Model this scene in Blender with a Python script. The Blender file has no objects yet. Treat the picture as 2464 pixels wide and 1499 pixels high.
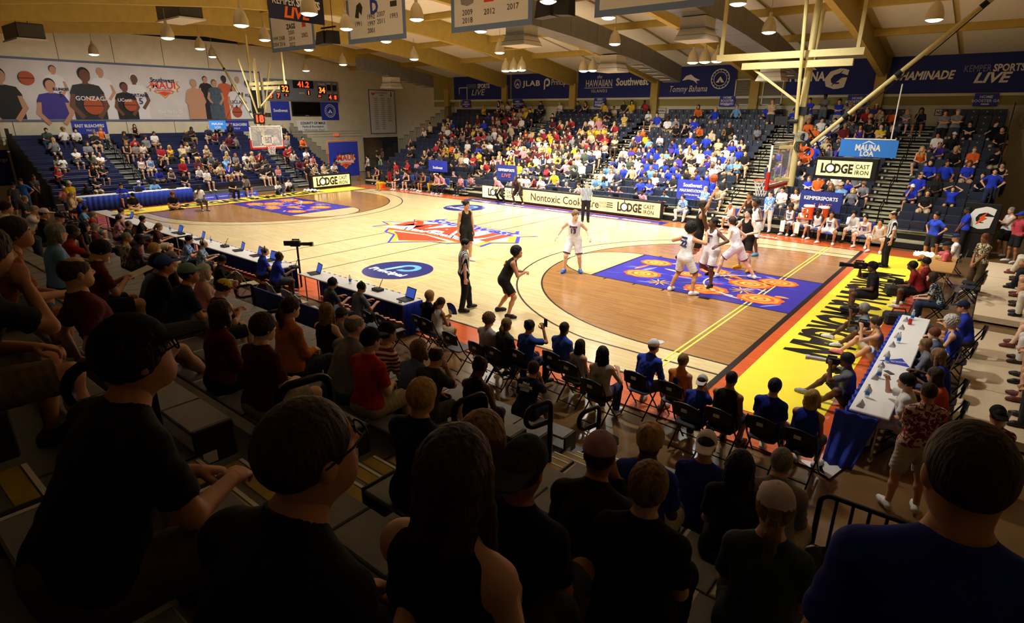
import bpy, bmesh, math, random
import numpy as np
import openvdb
from mathutils import Vector, Matrix
random.seed(7)
sc = bpy.context.scene
C = sc.collection
# ------------------------------------------------------------------ camera
cam = bpy.data.cameras.new('camera'); camo = bpy.data.objects.new('camera', cam); C.objects.link(camo)
camo.location = (17.7279, -17.0550, 4.7172); camo.rotation_euler = (1.24609545, -0.00640373, 0.68370829)
cam.sensor_width = 36; cam.lens = 20.571; cam.clip_start = .05; cam.clip_end = 200
sc.camera = camo
# ------------------------------------------------------------------ world and exposure
w = bpy.data.worlds.new('world'); sc.world = w; w.use_nodes = True
w.node_tree.nodes['Background'].inputs[0].default_value = (1, .93, .8, 1); w.node_tree.nodes['Background'].inputs[1].default_value = 0.004
vs = sc.view_settings; vs.view_transform = 'Standard'; vs.look = 'None'; vs.gamma = 1; vs.use_curve_mapping = False; vs.exposure = 0.15
LAMP_W = 860        # watts of one high-bay lamp
LAMP_COL = (1, .965, .885)
sc.cycles.use_denoising = True
sc.cycles.max_bounces = 4; sc.cycles.diffuse_bounces = 3; sc.cycles.glossy_bounces = 2; sc.cycles.transmission_bounces = 3; sc.cycles.transparent_max_bounces = 4; sc.cycles.caustics_reflective = False; sc.cycles.caustics_refractive = False
sc.cycles.adaptive_threshold = .03; sc.cycles.sample_clamp_indirect = 4
# ------------------------------------------------------------------ materials
M = {}
def srgb(h):
    if isinstance(h, str):
        h = h.lstrip('#'); c = [int(h[i:i + 2], 16) / 255 for i in (0, 2, 4)]
    else: c = h
    return tuple(x / 12.92 if x <= .04045 else ((x + .055) / 1.055) ** 2.4 for x in c)
def mat(name, col='#888888', rough=.6, metal=0, spec=.5, emit=None, es=1, alpha=1, trans=0, noise=0, nscale=20, bump=0, bscale=60, stretch=None, coat=0, ior=1.45):
    if name in M: return M[name]
    m = bpy.data.materials.new(name); m.use_nodes = True; nt = m.node_tree; b = nt.nodes['Principled BSDF']; c = (*srgb(col), 1)
    b.inputs['Base Color'].default_value = c; b.inputs['Roughness'].default_value = rough; b.inputs['Metallic'].default_value = metal; b.inputs['Specular IOR Level'].default_value = spec
    b.inputs['IOR'].default_value = ior; b.inputs['Coat Weight'].default_value = coat
    if trans: b.inputs['Transmission Weight'].default_value = trans
    if alpha < 1: b.inputs['Alpha'].default_value = alpha
    if emit: b.inputs['Emission Color'].default_value = (*srgb(emit), 1); b.inputs['Emission Strength'].default_value = es
    tc = mp = None
    if noise or bump:
        tc = nt.nodes.new('ShaderNodeTexCoord'); mp = nt.nodes.new('ShaderNodeMapping'); nt.links.new(tc.outputs['Object'], mp.inputs[0])
        if stretch: mp.inputs['Scale'].default_value = stretch
    if noise:
        n = nt.nodes.new('ShaderNodeTexNoise'); n.inputs['Scale'].default_value = nscale; n.inputs['Detail'].default_value = 4; nt.links.new(mp.outputs[0], n.inputs[0])
        mx = nt.nodes.new('ShaderNodeMix'); mx.data_type = 'RGBA'; mx.blend_type = 'MULTIPLY'; mx.inputs[0].default_value = 1
        rp = nt.nodes.new('ShaderNodeMapRange'); rp.inputs[1].default_value = .25; rp.inputs[2].default_value = .75; rp.inputs[3].default_value = 1 - noise; rp.inputs[4].default_value = 1 + noise * .4
        nt.links.new(n.outputs[0], rp.inputs[0]); mx.inputs[6].default_value = c; nt.links.new(rp.outputs[0], mx.inputs[7]); nt.links.new(mx.outputs[2], b.inputs['Base Color'])
    if bump:
        n = nt.nodes.new('ShaderNodeTexNoise'); n.inputs['Scale'].default_value = bscale; n.inputs['Detail'].default_value = 3; nt.links.new(mp.outputs[0], n.inputs[0])
        bp = nt.nodes.new('ShaderNodeBump'); bp.inputs['Strength'].default_value = bump; bp.inputs['Distance'].default_value = .01; nt.links.new(n.outputs[0], bp.inputs['Height']); nt.links.new(bp.outputs[0], b.inputs['Normal'])
    m.cycles.emission_sampling = 'NONE'
    M[name] = m; return m
def obj_mat(name, rough=.85, noise=.15, nscale=14, bump=.2, bscale=30, pattern=None, spec=.3, stretch=None, sheen=0):
    """colour comes from the object's own colour; pattern 'print' / 'stripe' adds the second colour kept in object property col2"""
    if name in M: return M[name]
    m = bpy.data.materials.new(name); m.use_nodes = True; nt = m.node_tree; b = nt.nodes['Principled BSDF']; L = nt.links.new; N = nt.nodes.new
    b.inputs['Roughness'].default_value = rough; b.inputs['Specular IOR Level'].default_value = spec
    oi = N('ShaderNodeObjectInfo'); tc = N('ShaderNodeTexCoord'); mp = N('ShaderNodeMapping'); L(tc.outputs['Object'], mp.inputs[0])
    if stretch: mp.inputs['Scale'].default_value = stretch
    n = N('ShaderNodeTexNoise'); n.inputs['Scale'].default_value = nscale; L(mp.outputs[0], n.inputs[0])
    rp = N('ShaderNodeMapRange'); rp.inputs[1].default_value = .3; rp.inputs[2].default_value = .7; rp.inputs[3].default_value = 1 - noise; rp.inputs[4].default_value = 1 + noise * .3; L(n.outputs[0], rp.inputs[0])
    src = oi.outputs['Color']
    if pattern:
        at = N('ShaderNodeAttribute'); at.attribute_type = 'OBJECT'; at.attribute_name = 'col2'
        mk = N('ShaderNodeMath'); mk.operation = 'GREATER_THAN'
        if pattern == 'print':
            v = N('ShaderNodeTexNoise'); v.inputs['Scale'].default_value = 15; v.inputs['Detail'].default_value = 3; v.inputs['Distortion'].default_value = 1.5; L(tc.outputs['Object'], v.inputs[0]); L(v.outputs[0], mk.inputs[0]); mk.inputs[1].default_value = .53
        else:
            sp = N('ShaderNodeSeparateXYZ'); L(tc.outputs['Object'], sp.inputs[0]); mu = N('ShaderNodeMath'); mu.operation = 'MULTIPLY'; mu.inputs[1].default_value = {'vstripe': 105, 'hstripe': 130}[pattern]; L(sp.outputs[0 if pattern == 'vstripe' else 2], mu.inputs[0])
            sn = N('ShaderNodeMath'); sn.operation = 'SINE'; L(mu.outputs[0], sn.inputs[0]); L(sn.outputs[0], mk.inputs[0]); mk.inputs[1].default_value = .1
        mx0 = N('ShaderNodeMix'); mx0.data_type = 'RGBA'; L(mk.outputs[0], mx0.inputs[0]); L(src, mx0.inputs[6]); L(at.outputs['Color'], mx0.inputs[7]); src = mx0.outputs[2]
    mx = N('ShaderNodeMix'); mx.data_type = 'RGBA'; mx.blend_type = 'MULTIPLY'; mx.inputs[0].default_value = 1; L(src, mx.inputs[6]); L(rp.outputs[0], mx.inputs[7]); L(mx.outputs[2], b.inputs['Base Color'])
    if bump:
        n2 = N('ShaderNodeTexNoise'); n2.inputs['Scale'].default_value = bscale; n2.inputs['Detail'].default_value = 3; L(mp.outputs[0], n2.inputs[0])
        bp = N('ShaderNodeBump'); bp.inputs['Strength'].default_value = bump; bp.inputs['Distance'].default_value = .02; L(n2.outputs[0], bp.inputs['Height']); L(bp.outputs[0], b.inputs['Normal'])
    M[name] = m; return m
# ------------------------------------------------------------------ mesh helpers
class MB:
    """collects simple solids into one mesh"""
    def __init__(s): s.v = []; s.f = []; s.mi = []; s.cur = 0
    def add(s, vs, fs):
        o = len(s.v); s.v += [tuple(x) for x in vs]; s.f += [tuple(i + o for i in f) for f in fs]; s.mi += [s.cur] * len(fs); return s
    def box(s, x0, x1, y0, y1, z0, z1):
        return s.add([(x0, y0, z0), (x1, y0, z0), (x1, y1, z0), (x0, y1, z0), (x0, y0, z1), (x1, y0, z1), (x1, y1, z1), (x0, y1, z1)], [(0, 3, 2, 1), (4, 5, 6, 7), (0, 1, 5, 4), (1, 2, 6, 5), (2, 3, 7, 6), (3, 0, 4, 7)])
    def bar(s, a, b, w, h, up=(0, 0, 1)):
        a = np.asarray(a, float); b = np.asarray(b, float); u = b - a; u = u / (np.linalg.norm(u) + 1e-9); up = np.asarray(up, float)
        if abs(u @ up) > .98: up = np.array((0, 1., 0))
        x = np.cross(u, up); x /= np.linalg.norm(x); z = np.cross(x, u); r = []
        for p in (a, b):
            for sx, sz in ((-1, -1), (1, -1), (1, 1), (-1, 1)): r.append(p + x * sx * w / 2 + z * sz * h / 2)
        return s.add(r, [(0, 1, 2, 3), (7, 6, 5, 4), (0, 4, 5, 1), (1, 5, 6, 2), (2, 6, 7, 3), (3, 7, 4, 0)])
    def tube(s, pts, r, n=8, closed=False, r2=None):
        P = [np.asarray(p, float) for p in pts]; m = len(P); rings = []; prev = None
        for i in range(m):
            d = (P[(i + 1) % m] - P[i - 1]) if closed else (P[min(i + 1, m - 1)] - P[max(i - 1, 0)]); d = d / (np.linalg.norm(d) + 1e-9)
            up = prev if prev is not None else (np.array((0, 0, 1.)) if abs(d[2]) < .9 else np.array((1., 0, 0)))
            x = up - d * (up @ d); x /= (np.linalg.norm(x) + 1e-9); prev = x; y = np.cross(d, x); rr = r if r2 is None else r + (r2 - r) * i / (m - 1)
            rings.append([P[i] + (x * math.cos(a) + y * math.sin(a)) * rr for a in [2 * math.pi * k / n for k in range(n)]])
        vs = [v for R in rings for v in R]; fs = []
        for i in range(m if closed else m - 1):
            j = (i + 1) % m
            for k in range(n): fs.append((i * n + k, i * n + (k + 1) % n, j * n + (k + 1) % n, j * n + k))
        if not closed: fs += [tuple(range(n))[::-1], tuple((m - 1) * n + k for k in range(n))]
        return s.add(vs, fs)
    def lathe(s, prof, c=(0, 0, 0), n=20, axis='z', cap=True):
        c = np.asarray(c, float); vs = []; fs = []; m = len(prof)
        for (r, z) in prof:
            for k in range(n):
                a = 2 * math.pi * k / n; q = (r * math.cos(a), r * math.sin(a), z)
                if axis == 'y': q = (q[0], q[2], q[1])
                if axis == 'x': q = (q[2], q[0], q[1])
                vs.append(c + q)
        for i in range(m - 1):
            for k in range(n): fs.append((i * n + k, i * n + (k + 1) % n, (i + 1) * n + (k + 1) % n, (i + 1) * n + k))
        if cap: fs += [tuple(range(n))[::-1], tuple((m - 1) * n + k for k in range(n))]
        return s.add(vs, fs)
    def prism(s, poly, z0, z1):
        n = len(poly); return s.add([(x, y, z0) for x, y in poly] + [(x, y, z1) for x, y in poly], [tuple(range(n))[::-1], tuple(range(n, 2 * n))] + [(i, (i + 1) % n, n + (i + 1) % n, n + i) for i in range(n)])
    def xf(s, Mx, start=0):
        s.v[start:] = [tuple(Mx @ Vector(v)) for v in s.v[start:]]; return s
    def mesh(s, name, mats, smooth=False, bevel=0):
        me = bpy.data.meshes.new(name); me.from_pydata(s.v, [], s.f); ms = mats if isinstance(mats, (list, tuple)) else [mats]
        for m in ms: me.materials.append(m)
        if len(ms) > 1: me.polygons.foreach_set('material_index', s.mi)
        bm = bmesh.new(); bm.from_mesh(me); bmesh.ops.recalc_face_normals(bm, faces=bm.faces)
        if bevel: bmesh.ops.bevel(bm, geom=bm.edges[:], offset=bevel, segments=1, affect='EDGES', clamp_overlap=True)
        bm.to_mesh(me); bm.free()
        if smooth:
            me.polygons.foreach_set('use_smooth', np.ones(len(me.polygons), bool)); me.set_sharp_from_angle(angle=.7)
        return me
    def build(s, name, mats, parent=None, smooth=False, bevel=0, **kw): return obj(name, s.mesh(name, mats, smooth, bevel), parent, **kw)
def obj(name, me, parent=None, loc=None, rot=None, label=None, cat=None, group=None, kind=None, color=None):
    o = bpy.data.objects.new(name, me); C.objects.link(o)
    if loc is not None: o.location = loc
    if rot is not None: o.rotation_euler = rot
    if parent is not None: o.parent = parent
    return tag(o, label, cat, group, kind, color)
def tag(o, label=None, cat=None, group=None, kind=None, color=None):
    if label: o['label'] = label
    if cat: o['category'] = cat
    if group: o['group'] = group
    if kind: o['kind'] = kind
    if color is not None: o.color = (*srgb(color), 1)
    return o
def thing(name, label, cat, loc=(0, 0, 0), rz=0, group=None):
    return obj(name, None, None, loc, (0, 0, rz), label, cat, group)
def copy_tree(o, parent=None, loc=None, rz=None, label=None):
    c = o.copy(); C.objects.link(c); c.parent = parent
    if loc is not None: c.location = loc
    if rz is not None: c.rotation_euler = (0, 0, rz)
    if label: c['label'] = label
    for ch in list(o.children): copy_tree(ch, c)
    return c
def struct(o): o['kind'] = 'structure'; return o
def lab16(*a):
    """joins words into a label of at most 16 words without a dangling link word"""
    w_ = ' '.join(a).replace(',', '').split()[:16]
    while w_[-1] in ('with', 'and', 'in', 'the', 'of', 'a', 'on', 'over', 'by', 'at', 'to', 'white', 'black'): w_.pop()
    return ' '.join(w_)
def text_mesh(txt, size, mats, extrude=.002, bold=0, shear=0, width=None, align='CENTER', sx=1.0, space=1.0, name='lettering'):
    """lettering as a flat solid in the local xy plane, centred on the origin; width fits it"""
    cu = bpy.data.curves.new('t', 'FONT'); cu.body = txt; cu.size = size; cu.extrude = extrude; cu.offset = bold; cu.shear = shear; cu.align_x = align; cu.align_y = 'CENTER'; cu.resolution_u = 2; cu.space_character = space
    o = bpy.data.objects.new('t', cu); me = bpy.data.meshes.new_from_object(o); bpy.data.objects.remove(o); bpy.data.curves.remove(cu)
    me.name = name; n = len(me.vertices); co = np.empty(n * 3, np.float32); me.vertices.foreach_get('co', co); co = co.reshape(-1, 3)
    if n:
        if width: sx = width / (co[:, 0].max() - co[:, 0].min())
        mx = (co[:, 0].max() + co[:, 0].min()) / 2 if align == 'CENTER' else 0; my = (co[:, 1].max() + co[:, 1].min()) / 2
        co[:, 0] = (co[:, 0] - mx) * sx; co[:, 1] -= my; me.vertices.foreach_set('co', co.ravel())
    me.materials.clear(); me.materials.append(mats); me.polygons.foreach_set('material_index', np.zeros(len(me.polygons), np.int32)); me.update()
    return me
def face_rot(normal):
    """euler turning local xy (text plane, z out) to face 'normal' (horizontal) upright"""
    return (math.pi / 2, 0, math.atan2(normal[1], normal[0]) + math.pi / 2)
def txt(parent, s, loc, rot, size, m, name='lettering', **kw):
    return obj(name, text_mesh(s, size, m, **kw), parent, loc, rot)
# ------------------------------------------------------------------ figure modelling
V3 = lambda *a: np.array(a, np.float64)
def nrm(v):
    v = np.asarray(v, float); return v / (np.linalg.norm(v) + 1e-9)

class Field:
    """signed distance field on a grid; prims are smoothly joined, surface read off with openvdb"""
    def __init__(s, lo, hi, vox):
        s.v = vox; s.lo = np.asarray(lo, float); n = np.ceil((np.asarray(hi) - s.lo) / vox).astype(int) + 1
        s.n = n; s.a = np.full(n, 9.0, np.float32)
    def box(s, lo, hi):
        i0 = np.clip(np.floor((lo - s.lo) / s.v).astype(int), 0, s.n - 1); i1 = np.clip(np.ceil((hi - s.lo) / s.v).astype(int) + 1, 1, s.n)
        ax = [(s.lo[k] + s.v * np.arange(i0[k], i1[k])).astype(np.float32) for k in range(3)]
        X = np.stack(np.meshgrid(*ax, indexing='ij'), -1)
        return tuple(slice(i0[k], i1[k]) for k in range(3)), X
    def put(s, sl, d, k):
        a = s.a[sl]
        if k <= 0: s.a[sl] = np.minimum(a, d); return
        h = np.clip(.5 + .5 * (a - d) / k, 0, 1); s.a[sl] = a + (d - a) * h - k * h * (1 - h)
    def cone(s, a, b, ra, rb, k=.03, flat=None, fl=1.0, side=None, cuts=(), noise=0):
        """tapered capsule a-b; fl<1 flattens it along 'side x axis'; flat clips the far end square"""
        a = np.asarray(a, float); b = np.asarray(b, float); R = max(ra, rb) + k + 3 * s.v
        lo = np.minimum(a, b) - R; hi = np.maximum(a, b) + R
        sl, X = s.box(lo, hi); L = np.linalg.norm(b - a) + 1e-6; u = (b - a) / L
        P = X - a.astype(np.float32); t = P @ u.astype(np.float32)
        Q = P - t[..., None] * u.astype(np.float32)
        if fl != 1.0:
            w = nrm(np.cross(side, u)).astype(np.float32); c = Q @ w; Q = Q + (c * (1 / fl - 1))[..., None] * w
        r2 = np.sqrt((Q * Q).sum(-1)); tt = np.clip(t / L, 0, 1); ex = t - tt * L
        d = np.sqrt(r2 * r2 + ex * ex) - (ra + (rb - ra) * tt)
        if fl != 1.0: d = d * np.float32(min(1, .5 + .5 * fl))
        if noise: d = d + noise * np.sin(t * 70 + 3 * X[..., 0] * 20) * np.sin(X[..., 1] * 55 + X[..., 2] * 40)
        if flat: d = np.maximum(d, t - L)
        if flat == 2: d = np.maximum(d, -t)
        for (c, nn) in cuts: d = np.maximum(d, (X - np.asarray(c, np.float32)) @ np.asarray(nn, np.float32))
        s.put(sl, d, k)
    def ell(s, c, r, M=None, k=.03, cuts=(), sub=False, noise=0, nf=60):
        c = np.asarray(c, float); r = np.asarray(r, float); R = r.max() + k + 3 * s.v
        sl, X = s.box(c - R, c + R); P = X - c.astype(np.float32)
        if M is not None: P = P @ M.astype(np.float32)
        q = P / r.astype(np.float32); k0 = np.sqrt((q * q).sum(-1)) + 1e-6; q2 = P / (r * r).astype(np.float32); k1 = np.sqrt((q2 * q2).sum(-1)) + 1e-6
        d = k0 * (k0 - 1) / k1
        if noise: d = d + noise * np.sin(P[..., 0] * nf + 1) * np.sin(P[..., 1] * nf * 1.1) * np.sin(P[..., 2] * nf * .9 + 2)
        for (cc, nn) in cuts: d = np.maximum(d, (X - np.asarray(cc, np.float32)) @ np.asarray(nn, np.float32))
        if sub: s.a[sl] = np.maximum(s.a[sl], -d)
        else: s.put(sl, d, k)
    def cut(s, c, nn):
        sl, X = s.box(s.lo, s.lo + s.v * s.n); s.a = np.maximum(s.a, (X - np.asarray(c, np.float32)) @ np.asarray(nn, np.float32))
    def quads(s):
        m = np.clip(s.a, -3 * s.v, 3 * s.v).astype(np.float32); g = openvdb.FloatGrid(float(3 * s.v)); g.copyFromArray(m)
        p, q = g.convertToQuads(0.0); p = p * s.v + s.lo
        if len(q):
            t = p[q]; vol = np.einsum('ij,ij->i', t[:, 0], np.cross(t[:, 1], t[:, 2])).sum()
            if vol < 0: q = q[:, ::-1]
        return p, q

def mesh_np(name, p, q, mats=(), smooth=True):
    me = bpy.data.meshes.new(name); p = np.asarray(p, np.float32); q = np.asarray(q, np.int32)
    me.vertices.add(len(p)); me.vertices.foreach_set('co', p.ravel())
    me.loops.add(q.size); me.loops.foreach_set('vertex_index', q.ravel())
    me.polygons.add(len(q)); me.polygons.foreach_set('loop_start', np.arange(0, q.size, q.shape[1], dtype=np.int32))
    me.update(calc_edges=True)
    if smooth: me.polygons.foreach_set('use_smooth', np.ones(len(q), bool))
    for m in mats: me.materials.append(m)
    return me
def joinpq(lst):
    P, Q, o = [], [], 0
    for p, q in lst: P.append(p); Q.append(q + o); o += len(p)
    return np.concatenate(P), np.concatenate(Q)

def ik(a, t, l1, l2, pole):
    a = np.asarray(a, float); t = np.asarray(t, float); d = t - a; L = np.linalg.norm(d); Lc = min(max(L, abs(l1 - l2) + .02), (l1 + l2) * .995); u = d / (L + 1e-9)
    t2 = a + u * Lc; x = (l1 * l1 - l2 * l2 + Lc * Lc) / (2 * Lc); h = math.sqrt(max(l1 * l1 - x * x, 0)); pl = np.asarray(pole, float); pl = pl - u * (pl @ u)
    return a + u * x + nrm(pl) * h, t2

def rotm(yaw=0, pitch=0, roll=0):
    """columns: right, forward, up; yaw turns left (+z), pitch nods down"""
    cz, sz = math.cos(yaw), math.sin(yaw); cx, sx = math.cos(-pitch), math.sin(-pitch); cy, sy = math.cos(roll), math.sin(roll)
    Z = np.array([[cz, -sz, 0], [sz, cz, 0], [0, 0, 1]]); X = np.array([[1, 0, 0], [0, cx, -sx], [0, sx, cx]]); Y = np.array([[cy, 0, sy], [0, 1, 0], [-sy, 0, cy]])
    return Z @ X @ Y

class Fig:
    """joints of one posed figure. +y is forward, feet on z = 0 (seat = seat height or None)"""
    def __init__(s, seat=None, lean=.1, side=0, twist=0, hands=None, feet=None, head=(0, 0, 0), build=1.0, wid=1.0, H=1.0, hip=None, poles=None, kpole=None, fist=(0.5, 0.5), toe=None, up=0.0):
        s.b = build; s.H = H; w = wid
        pz = (seat + .10) if seat is not None else (hip if hip else .95)
        s.pel = V3(0, 0, pz + up); s.t = nrm(V3(math.sin(side), math.sin(lean), math.cos(lean) * math.cos(side)))
        s.tw = rotm(twist); s.r0 = V3(1, 0, 0); s.r1 = s.tw @ V3(1, 0, 0); s.r1 = nrm(s.r1 - s.t * (s.r1 @ s.t)); s.f1 = np.cross(s.t, s.r1)
        s.belly = s.pel + s.t * .16; s.chest = s.pel + s.t * .34; s.neck = s.pel + s.t * .50
        s.sw = .165 * w; s.sh = [s.neck - s.t * .065 - s.r1 * s.sw, s.neck - s.t * .065 + s.r1 * s.sw]
        s.hips = [s.pel + V3(-.09, 0, -.02), s.pel + V3(.09, 0, -.02)]
        yaw, pit, rol = head; s.HM = rotm(twist * .5 + yaw, pit, rol); nd = nrm(s.t * .6 + V3(0, 0, .6) + s.HM @ V3(0, .25, 0)); s.hd = s.neck + nd * .155 + s.HM @ V3(0, .015, .02)
        poles = poles or [(-.6, -.6, -.6), (.6, -.6, -.6)]
        s.el, s.hn = [0, 0], [0, 0]; hands = hands or [(-.25, .1, pz - .1), (.25, .1, pz - .1)]
        for i in (0, 1):
            hd = hands[i]; tg = V3(*hd) + V3(0, 0, up if seat is None else 0); s.el[i], s.hn[i] = ik(s.sh[i], tg, .285, .25, poles[i])
        s.kn, s.an = [0, 0], [0, 0]
        if feet is None: feet = [(-.13, .42 if seat is not None else 0, .08), (.13, .42 if seat is not None else 0, .08)]
        kpole = kpole or [(-.15, 1, .6), (.15, 1, .6)]
        for i in (0, 1): s.kn[i], s.an[i] = ik(s.hips[i], V3(*feet[i]) + V3(0, 0, up), .43, .42, kpole[i])
        s.toe = []
        for i in (0, 1):
            d = V3(*(toe[i])) if toe else V3((-.25, .25)[i], 1, 0); s.toe.append(nrm(d))
        s.fist = fist
        pts = np.array([s.pel, s.neck, s.hd, *s.sh, *s.el, *s.hn, *s.kn, *s.an]); s.lo = pts.min(0) - .30; s.hi = pts.max(0) + .30
        s.hp = [h + (h - e) / np.linalg.norm(h - e) * .0 for h, e in zip(s.hn, s.el)]

def head_quads(vox):
    F = Field((-.14, -.16, -.2), (.14, .17, .16), vox)
    F.ell((0, -.012, .025), (.076, .098, .092), k=.02); F.ell((0, .012, -.045), (.062, .078, .078), k=.04)
    F.ell((0, .045, -.09), (.036, .035, .03), k=.035)
    if vox < .013:
        F.cone((0, .082, .018), (0, .104, -.028), .008, .014, k=.014); F.cone((-.012, .09, -.034), (.012, .09, -.034), .01, .01, k=.01)
        for sx in (-1, 1):
            F.ell((sx * .031, .094, .012), (.02, .016, .013), sub=True); F.cone((sx * .012, .084, .031), (sx * .048, .072, .032), .009, .008, k=.012)
            F.ell((sx * .076, -.012, -.005), (.010, .020, .032), k=.008); F.ell((sx * .03, .078, .009), (.014, .012, .012), k=.004)
        F.cone((-.02, .083, -.066), (.02, .083, -.066), .007, .007, k=.008); F.cone((-.017, .081, -.078), (.017, .081, -.078), .007, .007, k=.008)
    else:
        F.cone((0, .085, .01), (0, .102, -.028), .009, .014, k=.014)
        for sx in (-1, 1): F.ell((sx * .076, -.012, -.005), (.012, .02, .032), k=.008)
    F.cone((0, -.025, -.05), (0, -.045, -.11), .054, .052, k=.03)
    return F.quads()

def hand_quads(side, curl, vox):
    """right hand (side=+1) in a frame: +y along the fingers, +z back of the hand, x thumb side = -side"""
    F = Field((-.09, -.06, -.11), (.09, .22, .06), vox); s = -side
    F.ell((0, .045, 0), (.040, .052, .017), k=.012); F.cone((0, -.045, 0), (0, .015, 0), .026, .027, k=.02, fl=.75, side=(1, 0, 0))
    for i, (x, l) in enumerate(((.030, .075), (.010, .085), (-.011, .078), (-.031, .060))):
        p = V3(x * s, .082, 0); c = curl; d = V3(x * s * 1.2, math.cos(c * .7), -math.sin(c * .7))
        q = p + nrm(d) * l * .45; d2 = V3(0, math.cos(c * 1.7), -math.sin(c * 1.7)); r = q + nrm(d2) * l * .32; d3 = V3(0, math.cos(c * 2.5), -math.sin(c * 2.5)); e = r + nrm(d3) * l * .25
        F.cone(p - V3(0, .03, 0), q, .0105, .0095, k=.006); F.cone(q, r, .0095, .0088, k=.003); F.cone(r, e, .0088, .0075, k=.003)
    b = V3(.030 * s, .015, -.008); m = b + V3(.030 * s, .035, -.012 - .02 * curl); F.cone(b, m, .015, .0115, k=.012); F.cone(m, m + V3(.004 * s - .016 * s * curl, .034, -.008 - .01 * curl), .0115, .0085, k=.004)
    return F.quads()

_hc = {}
def cached(key, fn):
    if key not in _hc: _hc[key] = fn()
    return _hc[key]

def frame_of(d, up):
    y = nrm(d); z = np.asarray(up, float); z = nrm(z - y * (z @ y)); x = np.cross(y, z); return np.stack([x, y, z], 1)

def body_quads(f, vox, hvox=None, fingers=True, female=False, grow=1.0):
    b = f.b; F = Field(f.lo, f.hi, vox); M = np.stack([f.r1, f.f1, f.t], 1)
    F.cone(f.hips[0], f.hips[1], .10 * b, .10 * b, k=.05); F.ell(f.belly, (.135 * b, .10 * b, .15), M, k=.06); F.ell(f.chest, (.15, .108, .17), M, k=.06)
    F.cone(f.sh[0], f.sh[1], .052, .052, k=.05); F.cone(f.neck - f.t * .06, f.hd - f.HM @ V3(0, .02, .06), .062, .052, k=.03)
    for i in (0, 1):
        F.cone(f.neck + f.t * .035, f.sh[i], .035, .042, k=.05)
        F.cone(f.sh[i], f.el[i], .05 * (.85 if female else 1), .040 * (.85 if female else 1), k=.03); F.cone(f.el[i], f.hn[i], .041 * (.85 if female else 1), .027, k=.02)
        F.cone(f.hips[i], f.kn[i], .088 * (.5 + .5 * b), .056, k=.04); c = f.kn[i] * .62 + f.an[i] * .38 + nrm(np.cross(f.kn[i] - f.an[i], f.r0)) * (-.012)
        F.cone(f.kn[i], c, .053, .05, k=.04); F.cone(c, f.an[i], .05, .035, k=.04); F.cone(f.an[i], f.an[i] + f.toe[i] * .13 + V3(0, 0, -.035), .035, .026, k=.02)
        if not fingers:
            d = nrm(f.hn[i] - f.el[i]); F.ell(f.hn[i] + d * .06, (.035, .035, .022), None, k=.02); F.cone(f.hn[i], f.hn[i] + d * .10, .026, .022, k=.01)
    parts = [F.quads()]
    hv = hvox or vox; hp, hq = cached(('head', hv), lambda: head_quads(hv)); parts.append((hp @ f.HM.T + f.hd, hq))
    if fingers:
        for i in (0, 1):
            cu = f.fist[i]; hv2 = min(.006, vox); p, q = cached(('hand', i, cu, hv2), lambda: hand_quads((-1, 1)[i], cu, hv2))
            d = f.hn[i] - f.el[i]; up = getattr(f, 'hup', [None, None])[i]
            if up is None: up = V3((-.5, .5)[i], -.2, 1)
            parts.append((p @ frame_of(d, up).T + f.hn[i], q))
    return joinpq(parts)

def shirt_quads(f, vox, kind='tee', loose=.016, female=False):
    b = f.b; F = Field(f.lo, f.hi, vox); M = np.stack([f.r1, f.f1, f.t], 1); g = loose; nz = .0035
    tank = kind == 'tank'
    hem = [(f.pel - f.t * .06, -f.t)]
    F.cone(f.hips[0] + f.t * .03, f.hips[1] + f.t * .03, .104 * b + g, .104 * b + g, k=.05, cuts=hem); F.ell(f.belly, (.14 * b + g, .105 * b + g, .17), M, k=.06, cuts=hem, noise=nz); F.ell(f.chest, (.152 + g, .112 + g, .17 + g), M, k=.06, noise=nz)
    if female: 
        for sx in (-1, 1): F.ell(f.chest + f.f1 * .085 + f.r1 * sx * .065 + f.t * .01, (.06, .055, .06), M, k=.03)
    F.cone(f.sh[0] + f.r1 * (.035 if tank else 0), f.sh[1] - f.r1 * (.035 if tank else 0), .05 + g * .6, .05 + g * .6, k=.05)
    for i in (0, 1):
        F.cone(f.neck + f.t * .03, f.sh[i] - f.r1 * (-1, 1)[i] * (.05 if tank else 0), .038 + g * .4, .042 + g * .5, k=.05)
        if kind in ('tee', 'polo'): F.cone(f.sh[i], f.sh[i] + (f.el[i] - f.sh[i]) * .72, .05 + g * .6, .05 + g, k=.025, flat=1, noise=nz)
        if kind == 'long': F.cone(f.sh[i], f.el[i], .054 + g * .6, .045 + g * .6, k=.03, noise=nz); F.cone(f.el[i], f.el[i] + (f.hn[i] - f.el[i]) * .95, .045 + g * .6, .034 + g * .4, k=.03, flat=1, noise=nz)
    if kind in ('polo', 'long'): F.cone(f.neck - f.t * .01, f.neck + f.t * .06, .07, .067, k=.008, flat=1)
    F.cut(f.neck + f.t * .06, f.t)
    if kind not in ('polo', 'long'): F.ell(f.neck + f.t * .085 + f.f1 * .015, (.082, .085, .075), M, sub=True)
    if tank: F.ell(f.neck + f.f1 * .09 + f.t * .02, (.075, .08, .10), M, sub=True)
    return F.quads()

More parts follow.
